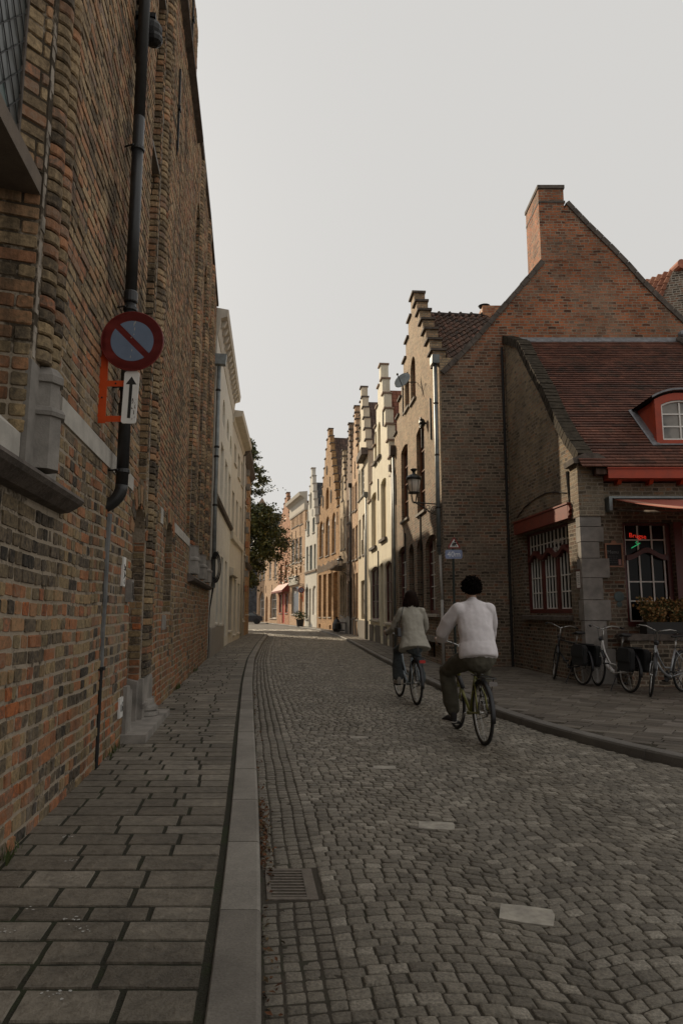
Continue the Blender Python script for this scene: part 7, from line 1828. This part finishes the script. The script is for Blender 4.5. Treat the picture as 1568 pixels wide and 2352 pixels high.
P=[([V((.108,0,.985)),V((.114,0,1.01)),V((.135,0,1.13)),V((.175,0,1.28)),V((.215,0,1.41)),V((.245,0,1.49))],[(.185,.150),(.205,.165),(.205,.155),(.205,.140),(.215,.130),(.150,.105)],(0,1,0)),
   ([V((.245,-.13,1.485)),V((.255,0,1.52)),V((.245,.13,1.485))],[.07,.075,.07],None),([V((.25,0,1.50)),V((.27,0,1.565))],[.085,.066],None)]
for sg,G_ in ((1,GL),(-1,GR)): P.append(([V((.235,sg*.175,1.465)),V((.33,(.275 if sg>0 else -.225),1.33)),V((.43,(.325 if sg>0 else -.255),1.20)),V((.56,sg*.29,1.13)),G_+V((-.085,sg*.012,.03))],[.088,.086,.078,.064,.044],None))
sw=capsule_union(P,.010,5,'sweatshirt',M_SWEAT,man,(.020,.13),tubes=[([V((.088,0,.922)),V((.092,0,.935)),V((.10,0,.965)),V((.112,0,1.02)),V((.125,0,1.08))],[(.205,.165),(.216,.174),(.222,.178),(.220,.174),(.208,.162)],(0,1,0))])
P=[([V((.10,0,.905)),V((.115,0,.95))],[(.180,.145),(.165,.130)],(0,1,0))]
for hipy,K,A in ((.095,LK,LA),(-.095,RK,RA)):
    P.append(([V((.13,hipy,.93)),V((.13,hipy,.93)).lerp(K,.5)+V((0,0,.01)),K,K.lerp(A,.3)+V((-.015,0,0)),K.lerp(A,.8),A+V((0,0,.03))],[.115,.112,.094,.094,.090,.078],None))
capsule_union(P,.010,3,'trousers',M_TROU,man,(.035,.085))
shoe(man,LA+V((-.04,0,-.11)),LA+V((.17,.05,-.115)),M_SHOE,M_SOLE); shoe(man,RA+V((-.05,0,-.10)),RA+V((.15,-.03,-.12)),M_SHOE,M_SOLE)
mb=MB(); mb.limb([LA+V((0,0,-.04)),LA+V((0,0,.03))],[.040,.040],10); mb.limb([RA+V((0,0,-.04)),RA+V((0,0,.03))],[.040,.040],10); mb.build('socks',simple('pale_socks',(.40,.36,.34),.9,local=True),man,smooth=True)
man.location=b1.location; man.rotation_euler=b1.rotation_euler
# --- woman
hc=V((.27,0,1.665)); LK,RK=V((.66,.14,.80)),V((.50,-.15,.78)); LA,RA=V((.60,.14,.40)),V((.25,-.14,.39))
parts=[([V((.13,0,.96)),V((.16,0,1.12)),V((.20,0,1.34)),V((.22,0,1.43))],[(.15,.11),(.12,.09),(.14,.095),(.12,.08)],(0,1,0)),([V((.23,0,1.44)),V((.25,0,1.57))],[.052,.047],None)]
head(parts,hc,(1,0,-.05),.96)
for hipy,K,A in ((.09,LK,LA),(-.09,RK,RA)): parts.append(([V((.16,hipy,.94)),K,A,A+V((.02,0,-.05))],[.08,.05,.034,.032],None))
for sg,G_ in ((1,GL),(-1,GR)): parts.append(([V((.21,sg*.155,1.42)),V((.36,sg*.28,1.18)),G_+V((-.08,sg*.01,.035))],[.045,.036,.026],None))
wom=capsule_union(parts,.012,6,'person',M_SKIN); hm=MB(); hand(hm,GL,(-.95,.2,-.13),1); hand(hm,GR,(-.95,-.2,-.13),-1); join_mesh(wom,hm,M_SKIN)
tag(wom,'woman with dark bobbed hair, sand blazer and jeans, cycling ahead of the man','person')
face_bits(wom,hc,(1,0,-.05))
random.seed(9); mb=MB(); mb.limb([hc+V((-.02,0,.035)),hc+V((-.03,0,-.03)),hc+V((-.035,0,-.085))],[(.100,.114),(.106,.106),(.104,.08)],18,up=(0,1,0))
for i in range(230):
    a=R(math.pi*.42,math.pi*1.58); t=R(0,1); st=hc+V((-.02+math.cos(a)*.085*math.sqrt(t),math.sin(a)*.088*math.sqrt(t),.11-.07*t)); w_=.094+R(-.01,.014)
    mid_=hc+V((-.03+math.cos(a)*.10,math.sin(a)*.112,-.02)); en=hc+V((-.035+math.cos(a)*.075+R(-.01,.01),math.sin(a)*(w_+.018)+R(-.012,.02),-.125+R(-.03,.035)))
    mb.limb([st,mid_,en],[.010,.011,.005],6)
mb.build('hair',M_HAIRR,wom,smooth=True)
P=[([V((.115,0,1.02)),V((.13,0,1.12)),V((.17,0,1.27)),V((.20,0,1.38)),V((.22,0,1.46))],[(.205,.150),(.185,.132),(.180,.120),(.190,.115),(.135,.09)],(0,1,0)),
   ([V((.22,-.15,1.465)),V((.225,0,1.49)),V((.22,.15,1.465))],[.05,.06,.05],None)]
for sg,G_ in ((1,GL),(-1,GR)): P.append(([V((.21,sg*.165,1.45)),V((.29,sg*.235,1.31)),V((.36,sg*.27,1.18)),V((.52,sg*.285,1.12)),G_+V((-.095,sg*.012,.03))],[.066,.062,.056,.050,.044],None))
bz=capsule_union(P,.010,3,'blazer',M_BLAZ,wom,(.026,.12),tubes=[([V((.055,0,.845)),V((.065,0,.87)),V((.085,0,.95)),V((.11,0,1.04)),V((.125,0,1.10))],[(.262,.200),(.258,.196),(.232,.176),(.202,.152),(.186,.138)],(0,1,0))])
mb=MB(); mb.prism(lambda a,b,c:V((-.093+c*.0-(.0)+(b-.87)*.16,a,b)),[(-.003,.80),(.003,.80),(.001,1.03),(-.001,1.03)],0,.001)
mb=MB(); mb.add([V((-.152,-.016,.838)),V((-.152,.016,.838)),V((-.066,0,1.02))],[(0,1,2)]); mb.build('back_vent',M_SHOE,bz)
mb=MB(); mb.limb([V((.215,-.055,1.515)),V((.16,0,1.53)),V((.215,.055,1.515))],[.02,.022,.02],10); mb.build('collar',M_BLAZ,bz,smooth=True)
P=[([V((.10,0,.90)),V((.12,0,.98))],[(.165,.135),(.15,.12)],(0,1,0))]
for hipy,K,A in ((.085,LK,LA),(-.085,RK,RA)):
    P.append(([V((.13,hipy,.92)),V((.13,hipy,.92)).lerp(K,.5),K,K.lerp(A,.5),A+V((0,0,-.0))],[.10,.09,.072,.078,.090],None))
capsule_union(P,.010,3,'jeans',M_JEAN,wom,(.04,.075))
shoe(wom,LA+V((-.05,0,-.115)),LA+V((.14,.02,-.12)),M_SOLE,M_SOLE,.038); shoe(wom,RA+V((-.06,0,-.10)),RA+V((.13,-.02,-.125)),M_SOLE,M_SOLE,.038)
wom.location=b2.location; wom.rotation_euler=b2.rotation_euler
bag=thing('handbag','small black handbag hanging by its strap from the left shoulder of the woman','handbag')
mb=MB(); mb.prism(lambda a,b,c:V((a,.215+c,b)),[(.02,1.05),(.24,1.07),(.22,1.20),(.05,1.19)],0,.07); o=mb.build('bag',M_BBLK,bag); o.modifiers.new('b','BEVEL').width=.012
mb=MB(); mb.tube([V((.07,.25,1.19)),V((.085,.205,1.38)),V((.17,.15,1.525)),V((.26,.15,1.515)),V((.30,.21,1.36)),V((.21,.25,1.20))],.006,6); mb.build('strap',M_BBLK,bag)
bag.location=wom.location; bag.rotation_euler=wom.rotation_euler
